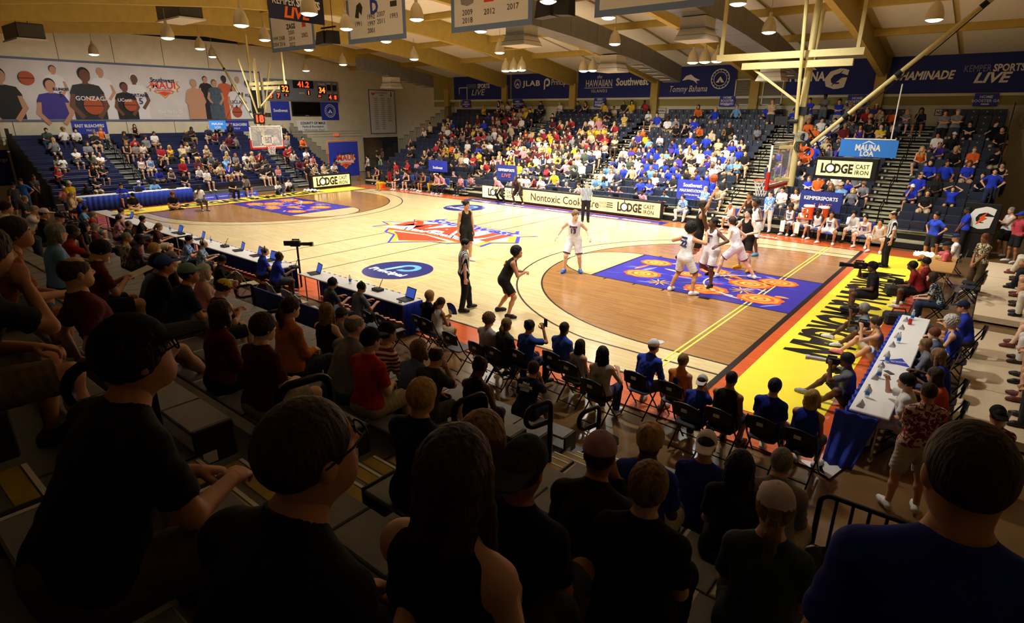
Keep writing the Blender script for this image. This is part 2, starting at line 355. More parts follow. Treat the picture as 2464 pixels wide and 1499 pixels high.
def pants_quads(f, vox, kind='shorts', loose=.016):
    b = f.b; F = Field(f.lo, f.hi, vox); g = loose; top = [(f.pel + f.t * .09, f.t)]
    if kind != 'trim': F.cone(f.hips[0], f.hips[1], .10 * b + g, .10 * b + g, k=.05, cuts=top); F.cone(f.pel, f.pel + f.t * .12, .115 * b + g, .11 * b + g, k=.05, cuts=top, fl=.85, side=f.r0)
    for i in (0, 1):
        if kind == 'trim': F.cone(f.hips[i] + (f.kn[i] - f.hips[i]) * .80, f.hips[i] + (f.kn[i] - f.hips[i]) * .865, .083 + g * 1.45, .082 + g * 1.45, k=.0, flat=2)
        elif kind == 'shorts': F.cone(f.hips[i], f.hips[i] + (f.kn[i] - f.hips[i]) * .86, .094 * (.5 + .5 * b) + g, .078 + g * 1.3, k=.04, flat=1, noise=.003)
        else:
            F.cone(f.hips[i], f.kn[i], .092 * (.5 + .5 * b) + g, .062 + g, k=.04, noise=.003); F.cone(f.kn[i], f.an[i] + V3(0, 0, .0), .062 + g, .05 + g * .8, k=.03, flat=1, noise=.003)
    return F.quads()

def shoes_quads(f, vox, i):
    P = []
    for i in (i,):
        a = f.an[i]; t = f.toe[i]; z = a[2] - .08; F = Field(a - .25, a + .25, vox)
        h = a - t * .035 + V3(0, 0, -.035); e = a + t * .165 + V3(0, 0, -.045)
        F.cone(a + V3(0, 0, .01), h, .044, .044, k=.02); F.cone(h, a + t * .10 + V3(0, 0, -.035), .045, .048, k=.03); F.cone(a + t * .09 + V3(0, 0, -.04), e, .047, .036, k=.02)
        up = nrm(np.cross(np.cross(t, V3(0, 0, 1)), t)); F.cut(a - up * .078, -up); F.cut(a + V3(0, 0, .028), (0, 0, 1)); P.append(F.quads())
    return joinpq(P)

def hair_quads(kind, vox):
    F = Field((-.24, -.30, -.46), (.24, .24, .26), vox); face = ((0, .125, -.045), (.085, .085, .098)); nz = .004
    if kind in ('short', 'crew', 'thin'):
        g = {'short': .016, 'crew': .007, 'thin': .006}[kind]
        F.ell((0, -.014, .03), (.077 + g, .098 + g, .092 + g * 1.2), k=.01, noise=nz if kind == 'short' else .001, nf=130)
        F.ell(face[0], face[1], sub=True); F.cut((0, -.02, -.055), (0, .35, -1)); F.ell((0, .08, -.09), (.12, .1, .11), sub=True)
        if kind == 'thin': F.ell((0, .02, .11), (.06, .085, .06), sub=True)
    elif kind in ('curly', 'afro'):
        g = .04 if kind == 'curly' else .062
        F.ell((0, -.02, .045), (.078 + g, .098 + g * .9, .088 + g), k=.01, noise=.014, nf=110); F.ell((0, .125, -.055), (.095, .09, .11), sub=True); F.cut((0, -.02, -.07), (0, .5, -1))
    elif kind in ('bun', 'pony', 'long', 'bob'):
        F.ell((0, -.014, .03), (.091, .112, .106), k=.01, noise=nz, nf=120); F.ell(face[0], face[1], sub=True); F.ell((0, .08, -.09), (.12, .1, .11), sub=True); F.cut((0, -.02, -.08), (0, .3, -1))
        if kind == 'bun': F.ell((0, -.085, .10), (.05, .05, .045), k=.02, noise=.005, nf=120)
        if kind == 'pony': F.cone((0, -.11, .03), (0, -.15, -.06), .028, .038, k=.02, noise=.004); F.cone((0, -.15, -.06), (0, -.13, -.26), .038, .02, k=.02, noise=.004)
        if kind == 'long':
            F.cone((0, -.05, 0), (0, -.095, -.30), .10, .085, k=.03, fl=.55, side=(1, 0, 0), noise=.005)
            for sx in (-1, 1): F.cone((sx * .075, .0, .02), (sx * .09, .005, -.2), .03, .03, k=.02, noise=.004)
        if kind == 'bob':
            F.cone((0, -.04, 0), (0, -.055, -.11), .10, .09, k=.03, fl=.65, side=(1, 0, 0), noise=.005)
            for sx in (-1, 1): F.cone((sx * .078, .0, .03), (sx * .088, .01, -.10), .03, .03, k=.02, noise=.004)
    elif kind in ('dreads',):
        F.ell((0, -.014, .035), (.09, .11, .105), k=.01, noise=.006, nf=110); F.ell(face[0], face[1], sub=True)
        rr = random.Random(4)
        for i in range(16):
            a = math.pi * (.1 + 1.8 * i / 15) - math.pi / 2 - math.pi * .4; d = V3(math.cos(a), math.sin(a) * .9 - .3, 0)
            F.cone(V3(0, -.02, .1) + d * .06, V3(0, -.02, .03 + rr.uniform(0, .08)) + d * (.11 + rr.uniform(0, .03)), .013, .010, k=.006)
    return F.quads()

def cap_quads(vox, part):
    F = Field((-.16, -.18, -.05), (.16, .26, .2), vox)
    if part == 'crown':
        F.ell((0, -.012, .035), (.092, .114, .112), k=.01); F.cut((0, 0, .032), (0, -.18, -1)); F.ell((0, -.012, .147), (.011, .011, .007), k=.004)
    else:
        F.cone((-.042, .07, .047), (-.036, .172, .028), .046, .038, k=.02, fl=.16, side=(1, 0, 0)); F.cone((.042, .07, .047), (.036, .172, .028), .046, .038, k=.02, fl=.16, side=(1, 0, 0)); F.cone((0, .07, .05), (0, .185, .030), .05, .04, k=.02, fl=.16, side=(1, 0, 0))
    return F.quads()
def band_quads(vox):
    F = Field((-.14, -.16, -.02), (.14, .17, .12), vox); F.ell((0, -.012, .03), (.095, .117, .11), k=.01); F.cut((0, 0, .078), (0, .15, 1)); F.cut((0, 0, .042), (0, -.15, -1)); return F.quads()
# ------------------------------------------------------------------ people: dressing and placing
cloth = obj_mat('cloth'); skin = obj_mat('skin', rough=.55, noise=.08, nscale=9, bump=.05, bscale=80, spec=.4); hairm = obj_mat('hair', rough=.6, noise=.45, nscale=30, bump=.6, bscale=60, stretch=(1, 1, .25)); prnt = obj_mat('printed_cloth', pattern='print'); vstr = obj_mat('vertical_striped_cloth', pattern='vstripe'); hstr = obj_mat('horizontal_striped_cloth', pattern='hstripe'); shoem = obj_mat('shoe', rough=.5, noise=.05, bump=0)
eyem = mat('eye', '#141010', .3); 
MATS = {'': cloth, 'print': prnt, 'vstripe': vstr, 'hstripe': hstr}
LOD = {0: (.0085, .006), 1: (.013, .0095), 2: (.023, .016)}
SKIN = {'w': '#dba988', 'p': '#e8bfa2', 't': '#c98f68', 'o': '#a9714a', 'b': '#5f3d2a', 'd': '#3e2a20'}
HAIRC = {'k': '#17130f', 'b': '#3a2618', 'l': '#8a6a42', 'y': '#c9a464', 'g': '#8d8a86', 'w': '#cfcac2', 'r': '#7a3f22'}
POSES = {}; WHO = {}
def P(name, **kw): POSES[name] = kw
_m = {}
def part_mesh(key, fn, m, name):
    if key not in _m: _m[key] = mesh_np(name, *fn(), (m,))
    return _m[key]
def eyes_mesh():
    mb = MB()
    for sx in (-1, 1): mb.lathe([(.001, -.006), (.008, -.003), (.008, .003), (.001, .006)], (sx * .031, .087, .010), 8, 'y')
    for sx in (-1, 1): mb.bar((sx * .013, .094, .033), (sx * .05, .080, .034), .008, .008)
    return mb.mesh('eyes', eyem)
def mouth_mesh():
    mb = MB(); mb.bar((-.018, .0875, -.072), (.018, .0875, -.072), .007, .006); return mb.mesh('mouth', mat('lips', '#8a4a42', .5))
def specs_mesh():
    mb = MB()
    for sx in (-1, 1):
        mb.tube([(sx * .034 + .024 * math.cos(a), .104, .010 + .02 * math.sin(a)) for a in [k * math.pi / 6 for k in range(12)]], .003, 6, closed=True); mb.tube([(sx * .058, .102, .012), (sx * .084, .05, .014), (sx * .084, -.02, .005)], .003, 5)
    mb.tube([(-.011, .106, .012), (.011, .106, .012)], .003, 5); return mb.mesh('glasses', mat('black_plastic', '#0c0c0d', .35))
def headset_mesh():
    mb = MB(); mb.tube([(.098 * math.cos(a), -.012, .01 + .135 * math.sin(a)) for a in [k * math.pi / 12 for k in range(13)]], .010, 6)
    for sx in (-1, 1): mb.lathe([(.02, -.018), (.042, -.016), (.042, .014), (.03, .018)], (sx * .096, -.012, 0), 14, 'x')
    mb.tube([(-.1, .0, -.02), (-.085, .07, -.06), (-.03, .115, -.07)], .005, 6); return mb.mesh('headset', mat('black_plastic', '#0c0c0d', .35))
def figure(pose, lod, female=False, build=1.0):
    key = (pose, female, build)
    if key not in _hc:
        kw = dict(POSES[pose]); hup = kw.pop('hup', None); f = Fig(build=build, wid=.9 if female else 1.0, **kw)
        if hup: f.hup = [V3(*h) if h else None for h in hup]
        _hc[key] = f
    return _hc[key]
CROWD = []   # small far figures collected for the crowd mesh
def person(pose, loc, rz, top=('tee', '#333333'), low=('shorts', '#222222'), hair=('short', 'b'), sk='w', cap=None, shoe='#dddddd', lod=1, female=False, build=1.0, scale=1.0, label=None, group=None, extras=(), sock=None):
    """top=(kind,colour[,pattern,colour2]); hair=(kind,colour code) or None; cap=(colour, turned) """
    f = figure(pose, lod, female, build); vx, hv = LOD[lod]; k = (pose, lod, female, build)
    me = part_mesh(('body',) + k, lambda: body_quads(f, vx, hv, fingers=lod < 2, female=female), skin, 'body')
    o = obj('person', me, None, loc, (0, 0, rz), label, 'person', group, color=SKIN.get(sk, sk)); o.scale = (scale,) * 3
    HMX = Matrix([[*f.HM[0], f.hd[0]], [*f.HM[1], f.hd[1]], [*f.HM[2], f.hd[2]], [0, 0, 0, 1]])
    def child(name, mesh, col=None, m=None, mx=None, col2=None):
        c = obj(name, mesh, o, color=col)
        if mx is not None: c.matrix_local = mx
        if m is not None and mesh.materials[0] != m: c.material_slots[0].link = 'OBJECT'; c.material_slots[0].material = m
        if col2: c['col2'] = [*srgb(col2)]
        return c
    tk = top[0]; nm = {'tee': 'shirt', 'polo': 'polo_shirt', 'tank': 'tank_top', 'long': 'long_sleeved_top'}[tk]
    sh = child(nm, part_mesh(('top', tk) + k, lambda: shirt_quads(f, vx, tk, female=female), cloth, nm), top[1], MATS[top[2]] if len(top) > 2 else None, None, top[3] if len(top) > 3 else None)
    if low: child(low[0] if low[0] == 'shorts' else 'trousers', part_mesh(('low', low[0]) + k, lambda: pants_quads(f, vx, low[0]), cloth, low[0]), low[1])
    if low and len(low) > 2: child('shorts_trim', part_mesh(('trim',) + k, lambda: pants_quads(f, vx, 'trim'), cloth, 'shorts_trim'), low[2])['kind'] = 'stuff'
    if shoe:
        for i in (0, 1): child('shoe', part_mesh(('shoe', i) + k, lambda: shoes_quads(f, vx, i), shoem, 'shoe'), shoe)
    hvx = {0: .0065, 1: .0095, 2: .017}[lod]
    if hair: child('hair', part_mesh(('hair', hair[0], lod), lambda: hair_quads(hair[0], hvx), hairm, 'hair'), HAIRC.get(hair[1], hair[1]), None, HMX)
    if cap:
        mx = HMX @ Matrix.Rotation(math.pi if cap[1] else 0, 4, 'Z'); c = child('cap', part_mesh(('cap', lod), lambda: cap_quads(hvx, 'crown'), cloth, 'cap'), cap[0], None, mx)
        b = obj('brim', part_mesh(('brim', lod), lambda: cap_quads(min(hvx, .0075), 'brim'), cloth, 'brim'), c, color=cap[2] if len(cap) > 2 else cap[0])
    if lod < 2:
        child('eyes', cached('eyes', eyes_mesh), None, None, HMX)['kind'] = 'stuff'; child('mouth', cached('mouth', mouth_mesh), None, None, HMX)
    for e in extras:
        if e == 'glasses': child('glasses', cached('specs', specs_mesh), None, None, HMX)
        if e == 'headset': child('headset', cached('hset', headset_mesh), None, None, HMX)
        if e == 'headband': child('headband', part_mesh(('band', lod), lambda: band_quads(hvx), cloth, 'headband'), '#f4f4f4', None, HMX)
    return o
# seated poses
P('sit_lap', seat=.43, lean=.10, hands=[(-.05, .30, .63), (.05, .30, .65)], head=(.05, .05, 0), fist=(.8, .8))
P('sit_knees', seat=.43, lean=.42, hands=[(-.10, .44, .60), (.08, .46, .62)], feet=[(-.20, .40, .08), (.20, .38, .08)], head=(-.15, -.15, 0), kpole=[(-.5, 1, .6), (.5, 1, .6)], fist=(.8, .8))
P('sit_chin', seat=.43, lean=.40, hands=[(-.05, .36, .62), (.05, .36, 1.00)], head=(.2, .05, 0), poles=[(-.6, -.6, -.6), (.3, .2, -1)], fist=(.6, 1.1), feet=[(-.16, .36, .08), (.18, .44, .08)])
P('sit_cross', seat=.43, lean=.04, hands=[(.13, .19, .86), (-.13, .21, .83)], poles=[(-.7, .1, -.7), (.7, .1, -.7)], head=(-.2, .0, 0), fist=(.5, .5))
P('sit_back', seat=.43, lean=-.12, hands=[(-.14, .26, .62), (.14, .26, .62)], head=(.3, .05, 0), feet=[(-.14, .55, .08), (.16, .48, .08)])
P('sit_phone', seat=.43, lean=.22, hands=[(-.05, .36, .80), (.05, .36, .80)], head=(0, .45, 0), fist=(.9, .9))
P('sit_apart', seat=.43, lean=.25, hands=[(-.26, .36, .58), (.26, .34, .58)], feet=[(-.28, .36, .08), (.28, .40, .08)], kpole=[(-.6, 1, .6), (.6, 1, .6)], head=(.25, -.05, .05))
P('sit_talk', seat=.43, lean=.08, twist=.25, hands=[(-.12, .30, .64), (.16, .34, .84)], head=(.5, .05, 0))
P('sit_table', seat=.43, lean=.25, hands=[(-.17, .42, .78), (.17, .42, .78)], head=(-.1, .12, 0), fist=(.35, .35), hup=[(0, 0, 1), (0, 0, 1)])
P('sit_prop', seat=.43, lean=-.3, hands=[(-.25, -.18, .46), (.25, -.16, .46)], poles=[(-.6, -.8, 0), (.6, -.8, 0)], head=(.1, -.1, 0), feet=[(-.1, .62, .08), (.12, .66, .08)], fist=(.1, .1))
P('sit_head', seat=.43, lean=.0, hands=[(-.12, .02, 1.28), (.12, .02, 1.28)], poles=[(-1, .2, .3), (1, .2, .3)], head=(0, -.1, 0))
P('sit_photo', seat=.43, lean=.10, hands=[(-.1, .28, .64), (.12, .34, 1.12)], poles=[(-.6, -.6, -.6), (.5, .1, -1)], head=(0, 0, 0), fist=(.8, .9))
# standing poses
P('stand', hands=[(-.26, .02, .78), (.26, .02, .78)], lean=.02, feet=[(-.12, 0, .08), (.12, .02, .08)], head=(.1, .05, 0), fist=(.5, .5))
P('stand_cross', hands=[(.13, .20, 1.22), (-.13, .22, 1.19)], poles=[(-.7, .1, -.7), (.7, .1, -.7)], lean=-.02, feet=[(-.14, 0, .08), (.14, .03, .08)])
P('stand_front', hands=[(-.03, .20, .90), (.03, .21, .92)], poles=[(-.9, -.3, -.4), (.9, -.3, -.4)], lean=.0, feet=[(-.16, 0, .08), (.16, 0, .08)], fist=(.8, .8))
P('stand_hip', hands=[(-.20, .02, 1.02), (.22, .02, 1.02)], poles=[(-1, -.4, -.2), (1, -.4, -.2)], lean=.02, feet=[(-.16, 0, .08), (.16, 0, .08)])
P('stand_clap', hands=[(-.04, .30, 1.18), (.05, .30, 1.18)], poles=[(-.8, 0, -.6), (.8, 0, -.6)], lean=.05, feet=[(-.14, 0, .08), (.14, 0, .08)])
P('bend', hip=.80, lean=.75, hands=[(-.18, .42, .62), (.16, .44, .64)], feet=[(-.22, -.05, .08), (.22, .02, .08)], head=(0, -.55, 0), kpole=[(-.3, 1, 0), (.3, 1, 0)])
P('floor_cross', seat=.05, lean=.35, hands=[(-.1, .34, .30), (.1, .34, .30)], feet=[(.16, .36, .08), (-.16, .42, .08)], kpole=[(-1, .5, .35), (1, .5, .35)], head=(0, .4, 0), toe=[(1, .3, 0), (-1, .3, 0)])
P('floor_knee', seat=.06, lean=.15, hands=[(-.08, .34, .45), (.08, .34, .47)], feet=[(-.15, .55, .08), (.12, .62, .08)], kpole=[(-.3, .4, 1), (.3, .4, 1)], head=(0, 0, 0))
P('floor_photo', seat=.07, lean=.12, hands=[(-.10, .34, .72), (.09, .22, .72)], poles=[(-.4, .2, -1), (.5, .2, -1)], feet=[(-.3, .45, .08), (.16, .62, .08)], kpole=[(-.8, .4, .8), (.3, .3, 1)], head=(0, .05, 0), fist=(.9, 1.0))
# players
P('pl_guard', hip=.90, lean=.12, hands=[(-.42, .12, 1.00), (.44, .02, .98)], feet=[(-.20, -.04, .08), (.22, .08, .08)], head=(.65, 0, 0), kpole=[(-.2, 1, 0), (.2, 1, 0)], fist=(.3, .3))
P('pl_ready', hip=.84, lean=.48, hands=[(-.02, .46, 1.00), (.05, .46, 1.0)], feet=[(-.24, -.12, .08), (.24, .10, .08)], head=(-.35, -.25, 0), kpole=[(-.3, 1, 0), (.3, 1, 0)], poles=[(-.8, -.3, -.6), (.8, -.3, -.6)], fist=(.5, .5))
P('pl_stand', hands=[(-.25, .03, .80), (.26, .0, .80)], lean=.0, feet=[(-.12, .02, .08), (.12, -.03, .08)], head=(.1, -.05, 0), fist=(.4, .4))
P('ref_walk', hands=[(-.27, .05, .82), (.27, -.02, .80)], lean=.03, feet=[(-.12, .16, .08), (.12, -.10, .08)], head=(-.45, .0, 0), fist=(.5, .5))
P('pl_box', hip=.88, lean=.14, hands=[(-.36, .24, 1.22), (.30, .30, 1.42)], poles=[(-1, -.2, -.4), (1, -.2, -.5)], feet=[(-.28, -.10, .08), (.26, .06, .08)], head=(-.2, -.2, 0), kpole=[(-.3, 1, 0), (.3, 1, 0)], fist=(.4, .6))
P('pl_shoot', hip=.95, lean=.06, hands=[(-.34, .26, 1.10), (.16, .26, 1.98)], poles=[(-.9, -.2, -.5), (1, .4, 0)], feet=[(-.14, -.30, .22), (.14, -.42, .34)], head=(0, -.5, 0), kpole=[(-.2, 1, .2), (.2, 1, .2)], toe=[(-.1, .8, -.7), (.1, .8, -.7)], fist=(.3, .2))
P('pl_block', hip=.93, lean=.05, hands=[(-.32, .20, 1.12), (.26, .22, 1.96)], poles=[(-.9, -.2, -.5), (1, .2, 0)], feet=[(-.10, .02, .08), (.16, -.30, .30)], head=(-.3, -.45, 0), kpole=[(-.2, 1, 0), (.2, 1, .2)], fist=(.4, .2))
P('pl_lunge', hip=.82, lean=.38, hands=[(-.30, .36, .92), (.36, .14, .88)], feet=[(-.26, .34, .08), (.26, -.42, .08)], head=(-.2, -.35, 0), kpole=[(-.2, 1, 0), (.3, 1, 0)], fist=(.4, .4))
P('pl_wait', hip=.91, lean=.12, hands=[(-.18, .26, 1.05), (.24, .24, 1.0)], poles=[(-.9, -.4, -.4), (.9, -.4, -.4)], feet=[(-.22, .02, .08), (.22, -.08, .08)], head=(.1, -.3, 0), kpole=[(-.2, 1, 0), (.2, 1, 0)], fist=(.5, .5))
# ------------------------------------------------------------------ floor and court
def wood_mat(name, c1, c2, mortar, rough=.2, scale=1.0):
    m = bpy.data.materials.new(name); m.use_nodes = True; nt = m.node_tree; b = nt.nodes['Principled BSDF']; N = nt.nodes.new; L = nt.links.new
    tc = N('ShaderNodeTexCoord'); mp = N('ShaderNodeMapping'); L(tc.outputs['Object'], mp.inputs[0])
    br = N('ShaderNodeTexBrick'); br.inputs['Scale'].default_value = 1; br.inputs['Brick Width'].default_value = 1.1; br.inputs['Row Height'].default_value = .057; br.inputs['Mortar Size'].default_value = .0012; br.offset = .37
    br.inputs['Color1'].default_value = (*srgb(c1), 1); br.inputs['Color2'].default_value = (*srgb(c2), 1); br.inputs['Mortar'].default_value = (*srgb(mortar), 1); L(mp.outputs[0], br.inputs[0])
    mp2 = N('ShaderNodeMapping'); mp2.inputs['Scale'].default_value = (.8, 14, 1); L(tc.outputs['Object'], mp2.inputs[0]); n = N('ShaderNodeTexNoise'); n.inputs['Scale'].default_value = 2; n.inputs['Detail'].default_value = 6; L(mp2.outputs[0], n.inputs[0])
    rp = N('ShaderNodeMapRange'); rp.inputs[1].default_value = .3; rp.inputs[2].default_value = .7; rp.inputs[3].default_value = .82; rp.inputs[4].default_value = 1.06; L(n.outputs[0], rp.inputs[0])
    mx = N('ShaderNodeMix'); mx.data_type = 'RGBA'; mx.blend_type = 'MULTIPLY'; mx.inputs[0].default_value = 1; L(br.outputs[0], mx.inputs[6]); L(rp.outputs[0], mx.inputs[7]); L(mx.outputs[2], b.inputs['Base Color'])
    b.inputs['Roughness'].default_value = rough; b.inputs['Coat Weight'].default_value = .25; b.inputs['Coat Roughness'].default_value = .12; M[name] = m; return m
wood = wood_mat('maple_floor', '#e2cd9c', '#d4bc88', '#b89a62'); stain = wood_mat('stained_maple', '#ad7f4c', '#9a6d3e', '#6e4a28'); ostain = wood_mat('orange_maple', '#d8622e', '#cc5626', '#96401c', .25)
yel = mat('yellow_vinyl', '#f8e23c', .35, noise=.05, nscale=3); blk = mat('black_paint', '#14100f', .3); wht = mat('white_paint', '#f2f0ea', .35); navy = mat('navy_paint', '#23286b', .25); indigo = mat('indigo_print', '#2d2a9a', .28); orng = mat('orange_print', '#ea5a26', .3); orl = mat('light_orange_print', '#f79a3c', .3); org = mat('golden_print', '#fbb54e', .3); lav = mat('lavender_print', '#7c86ea', .3); blu = mat('mid_blue_print', '#3f4fd8', .3); pale = mat('pale_pink_print', '#f6c7b0', .3); redp = mat('red_print', '#d9432a', .3); sky = mat('light_blue_print', '#5fa4ee', .3); gold = mat('gold_print', '#f2a93a', .3); yline = mat('yellow_line_paint', '#f0df5a', .3)
def conc():
    m = mat('polished_brown_concrete', '#7d5f3c', .2, noise=.35, nscale=.9, coat=.2); return m
mb = MB(); mb.box(-26, 26, -26, 26, -.2, -.03); floor = struct(mb.build('floor', conc()))
mb = MB(); mb.box(-16.65, 16.65, -8.8, 8.75, -.028, 0.0); court = struct(mb.build('floor', ostain)); court.name = 'court_floor'
def decal(name, poly, z, m, parent=court):
    me = bpy.data.meshes.new(name); me.from_pydata([(x, y, z) for x, y in poly], [], [tuple(range(len(poly)))]); me.materials.append(m)
    if me.polygons[0].normal.z < 0: me.flip_normals()
    return obj(name, me, parent)
def rect(name, x0, x1, y0, y1, z, m, parent=court): return decal(name, [(x0, y0), (x1, y0), (x1, y1), (x0, y1)], z, m, parent)
def ring(cx, cy, r, a0, a1, n, wd):
    A = [a0 + (a1 - a0) * i / n for i in range(n + 1)]
    return [(cx + r * math.cos(a), cy + r * math.sin(a)) for a in A] + [(cx + (r - wd) * math.cos(a), cy + (r - wd) * math.sin(a)) for a in A[::-1]]
LX, WY = 14.325, 7.62
rect('maple_playing_area', -LX, LX, -WY, WY, .002, wood)
def side(s):
    rx = s * 12.725
    # stained area inside the old three-point line
    y2 = 6.02; A = [math.pi / 2 + math.pi * i / 48 for i in range(49)]; arc = [(rx + s * 6.02 * math.cos(a), 6.02 * math.sin(a)) for a in A]
    decal('stained_three_point_area', [(s * LX, y2)] + arc + [(s * LX, -y2)], .004, stain)
    ln = [(s * LX, y2)] + arc + [(s * LX, -y2)]; inn = [(s * LX, y2 - .05)] + [(rx + s * 5.97 * math.cos(a), 5.97 * math.sin(a)) for a in A] + [(s * LX, -y2 + .05)]
    decal('arc_line', ln + inn[::-1], .006, blk)
    y3 = 6.6; t = math.asin(y3 / 6.75); A = [math.pi - (t) + 2 * t * i / 48 for i in range(49)] ; arc3 = [(rx + s * 6.75 * math.cos(a), 6.75 * math.sin(a)) for a in A]; arc3i = [(rx + s * 6.70 * math.cos(a), 6.70 * math.sin(a) * (6.55 / 6.55)) for a in A]
    decal('arc_line', [(s * LX, y3)] + arc3 + [(s * LX, -y3)] + [(s * LX, -y3 + .05)] + arc3i[::-1] + [(s * LX, y3 - .05)], .006, blk)
    # free-throw half circle
    fx = s * (LX - 5.79); A = [math.pi / 2 + math.pi * i / 32 for i in range(33)]
    decal('free_throw_circle', [(fx + s * 1.83 * math.cos(a), 1.83 * math.sin(a)) for a in A], .006, wood)
    decal('arc_line', [(fx + s * 1.83 * math.cos(a), 1.83 * math.sin(a)) for a in A] + [(fx + s * 1.79 * math.cos(a), 1.79 * math.sin(a)) for a in A[::-1]], .008, blk)
    x0, x1 = sorted((fx, s * LX)); rect('painted_key', x0, x1, -1.83, 1.83, .006, indigo)
    for y in (-1.83, 1.79): rect('line', x0, x1, y, y + .04, .010, blk)
    rect('line', fx - .03, fx + .03, -1.83, 1.83, .010, blk)
    for d in (2.14, 3.35, 4.27, 5.25):
        for sy in (-1, 1):
            wd = .3 if d < 2.2 else .05; xx = s * (LX - d); a, b = sorted((sy * 1.83, sy * 2.0)); rect('line', xx - wd / 2, xx + wd / 2, a, b, .011, blk)
    decal('restricted_arc', ring(rx, 0, 1.25, math.pi / 2 if s > 0 else -math.pi / 2, math.pi * 1.5 if s > 0 else math.pi / 2, 24, .05), .022, wht)
    # baseline, border, yellow run-off panel and its lettering
    a, b = sorted((s * LX, s * (LX + .12))); rect('line', a, b, -WY, WY, .008, blk)
    a, b = sorted((s * (LX + .36), s * 16.3)); rect('yellow_baseline_panel', a, b, -7.7, 7.42, .006, yel)
    rz = -math.pi / 2 if s > 0 else math.pi / 2
    txt(court, 'MORGAN & MORGAN', (s * 15.52, .05, .010), (0, 0, rz), 1.55, blk, width=8.9, bold=.075, extrude=.0005, name='baseline_lettering')
for s in (1, -1): side(s)
for y in (-WY - .05, WY): rect('line', -LX - .12, LX + .12, y, y + .05, .008, blk)
for x in (-1.65, 0, 1.6): rect('line', x - .025, x + .025, -WY, WY, .005, mat('brown_line_paint', '#4a3826', .3))
for x in (13.2, 13.32, 5.0, -5.0): rect('line', x - .022, x + .022, -WY, WY, .007 if x > 6 else .0045, yline)
rect('navy_apron', -6.2, 6.3, 7.75, 8.6, .004, navy)
for i, x in enumerate((-5.0, -2.6, .3, 3.2, 4.9)): txt(court, 'Southwest', (x, 8.05, .008), (0, 0, 0), .34, wht, extrude=.0004, bold=.01, name='apron_lettering')
for x0, n in ((8.6, 'BRONCOS'), (-10.9, 'CYCLONES')): txt(court, 'MAUI INVITATIONAL', (x0 + 1.2, 8.1, .006), (0, 0, 0), .32, wht, extrude=.0004, bold=.012, name='apron_lettering')
# flower print of the painted keys
def rose(cx, cy, r, ang, sx, rnd, parent=court, z=.012):
    tot = [(1.0, orng, 9), (.82, orl, 8), (.62, orng, 7), (.46, org, 6), (.27, orng, 5), (.15, org, 4)]
    for j, (k, m, n) in enumerate(tot):
        ph = rnd.uniform(0, 6.28); poly = []
        for i in range(48):
            a = 2 * math.pi * i / 48; rr = r * k * (1 + .10 * abs(math.sin(n * a / 2 + ph)) - .06 + rnd.uniform(-.01, .01)); x = rr * math.cos(a) * sx; y = rr * math.sin(a) * .78
            poly.append((cx + x * math.cos(ang) - y * math.sin(ang), cy + x * math.sin(ang) + y * math.cos(ang)))
        decal('flower_petals', poly, z + j * .0006, m, parent)
def leaf(cx, cy, l, wd, ang, m, z, parent=court):
    pts = [(l * t - l / 2, wd * math.sin(math.pi * t) ** .8 * (1 - .3 * t)) for t in [i / 10 for i in range(11)]]; pts = pts + [(x, -y * .6) for x, y in pts[1:-1][::-1]]
    decal('leaf_print', [(cx + x * math.cos(ang) - y * math.sin(ang), cy + x * math.sin(ang) + y * math.cos(ang)) for x, y in pts], z, m, parent)
for s in (1, -1):
    rnd = random.Random(11); bx = lambda d: s * (LX - 5.79 + d); z = .0070
    for i in range(46):
        d = rnd.uniform(.35, 5.45); y = rnd.uniform(-1.5, 1.5); l = rnd.uniform(.35, .95); ang = rnd.uniform(-.5, .6) + (0 if rnd.random() < .7 else .9)
        if abs(y) + l / 2 * abs(math.sin(ang)) > 1.75 or d - l / 2 < .05 or d + l / 2 > 5.75: continue
        leaf(bx(d), s * y, l, rnd.uniform(.04, .13), ang * s, rnd.choice([lav, blu, lav, blu, pale, orng, orl]), z); z += .00006
    for (d, y, r) in ((.85, .95, .52), (1.15, -.65, .58), (2.75, 1.15, .45), (3.35, -1.05, .62), (4.15, .35, .62), (4.75, 1.02, .55), (4.85, -1.0, .6), (2.3, .25, .38)):
        rose(bx(d), s * y, r, .2, 1.0, rnd)
    for (d, y) in ((2.0, -1.25), (3.2, .95), (4.2, -.5)):
        for k in range(9):
            a = math.pi * 2 * k / 9; leaf(bx(d) + .2 * math.cos(a), s * y + .2 * math.sin(a), .34, .035, a, org, .0160 + k * .00005)
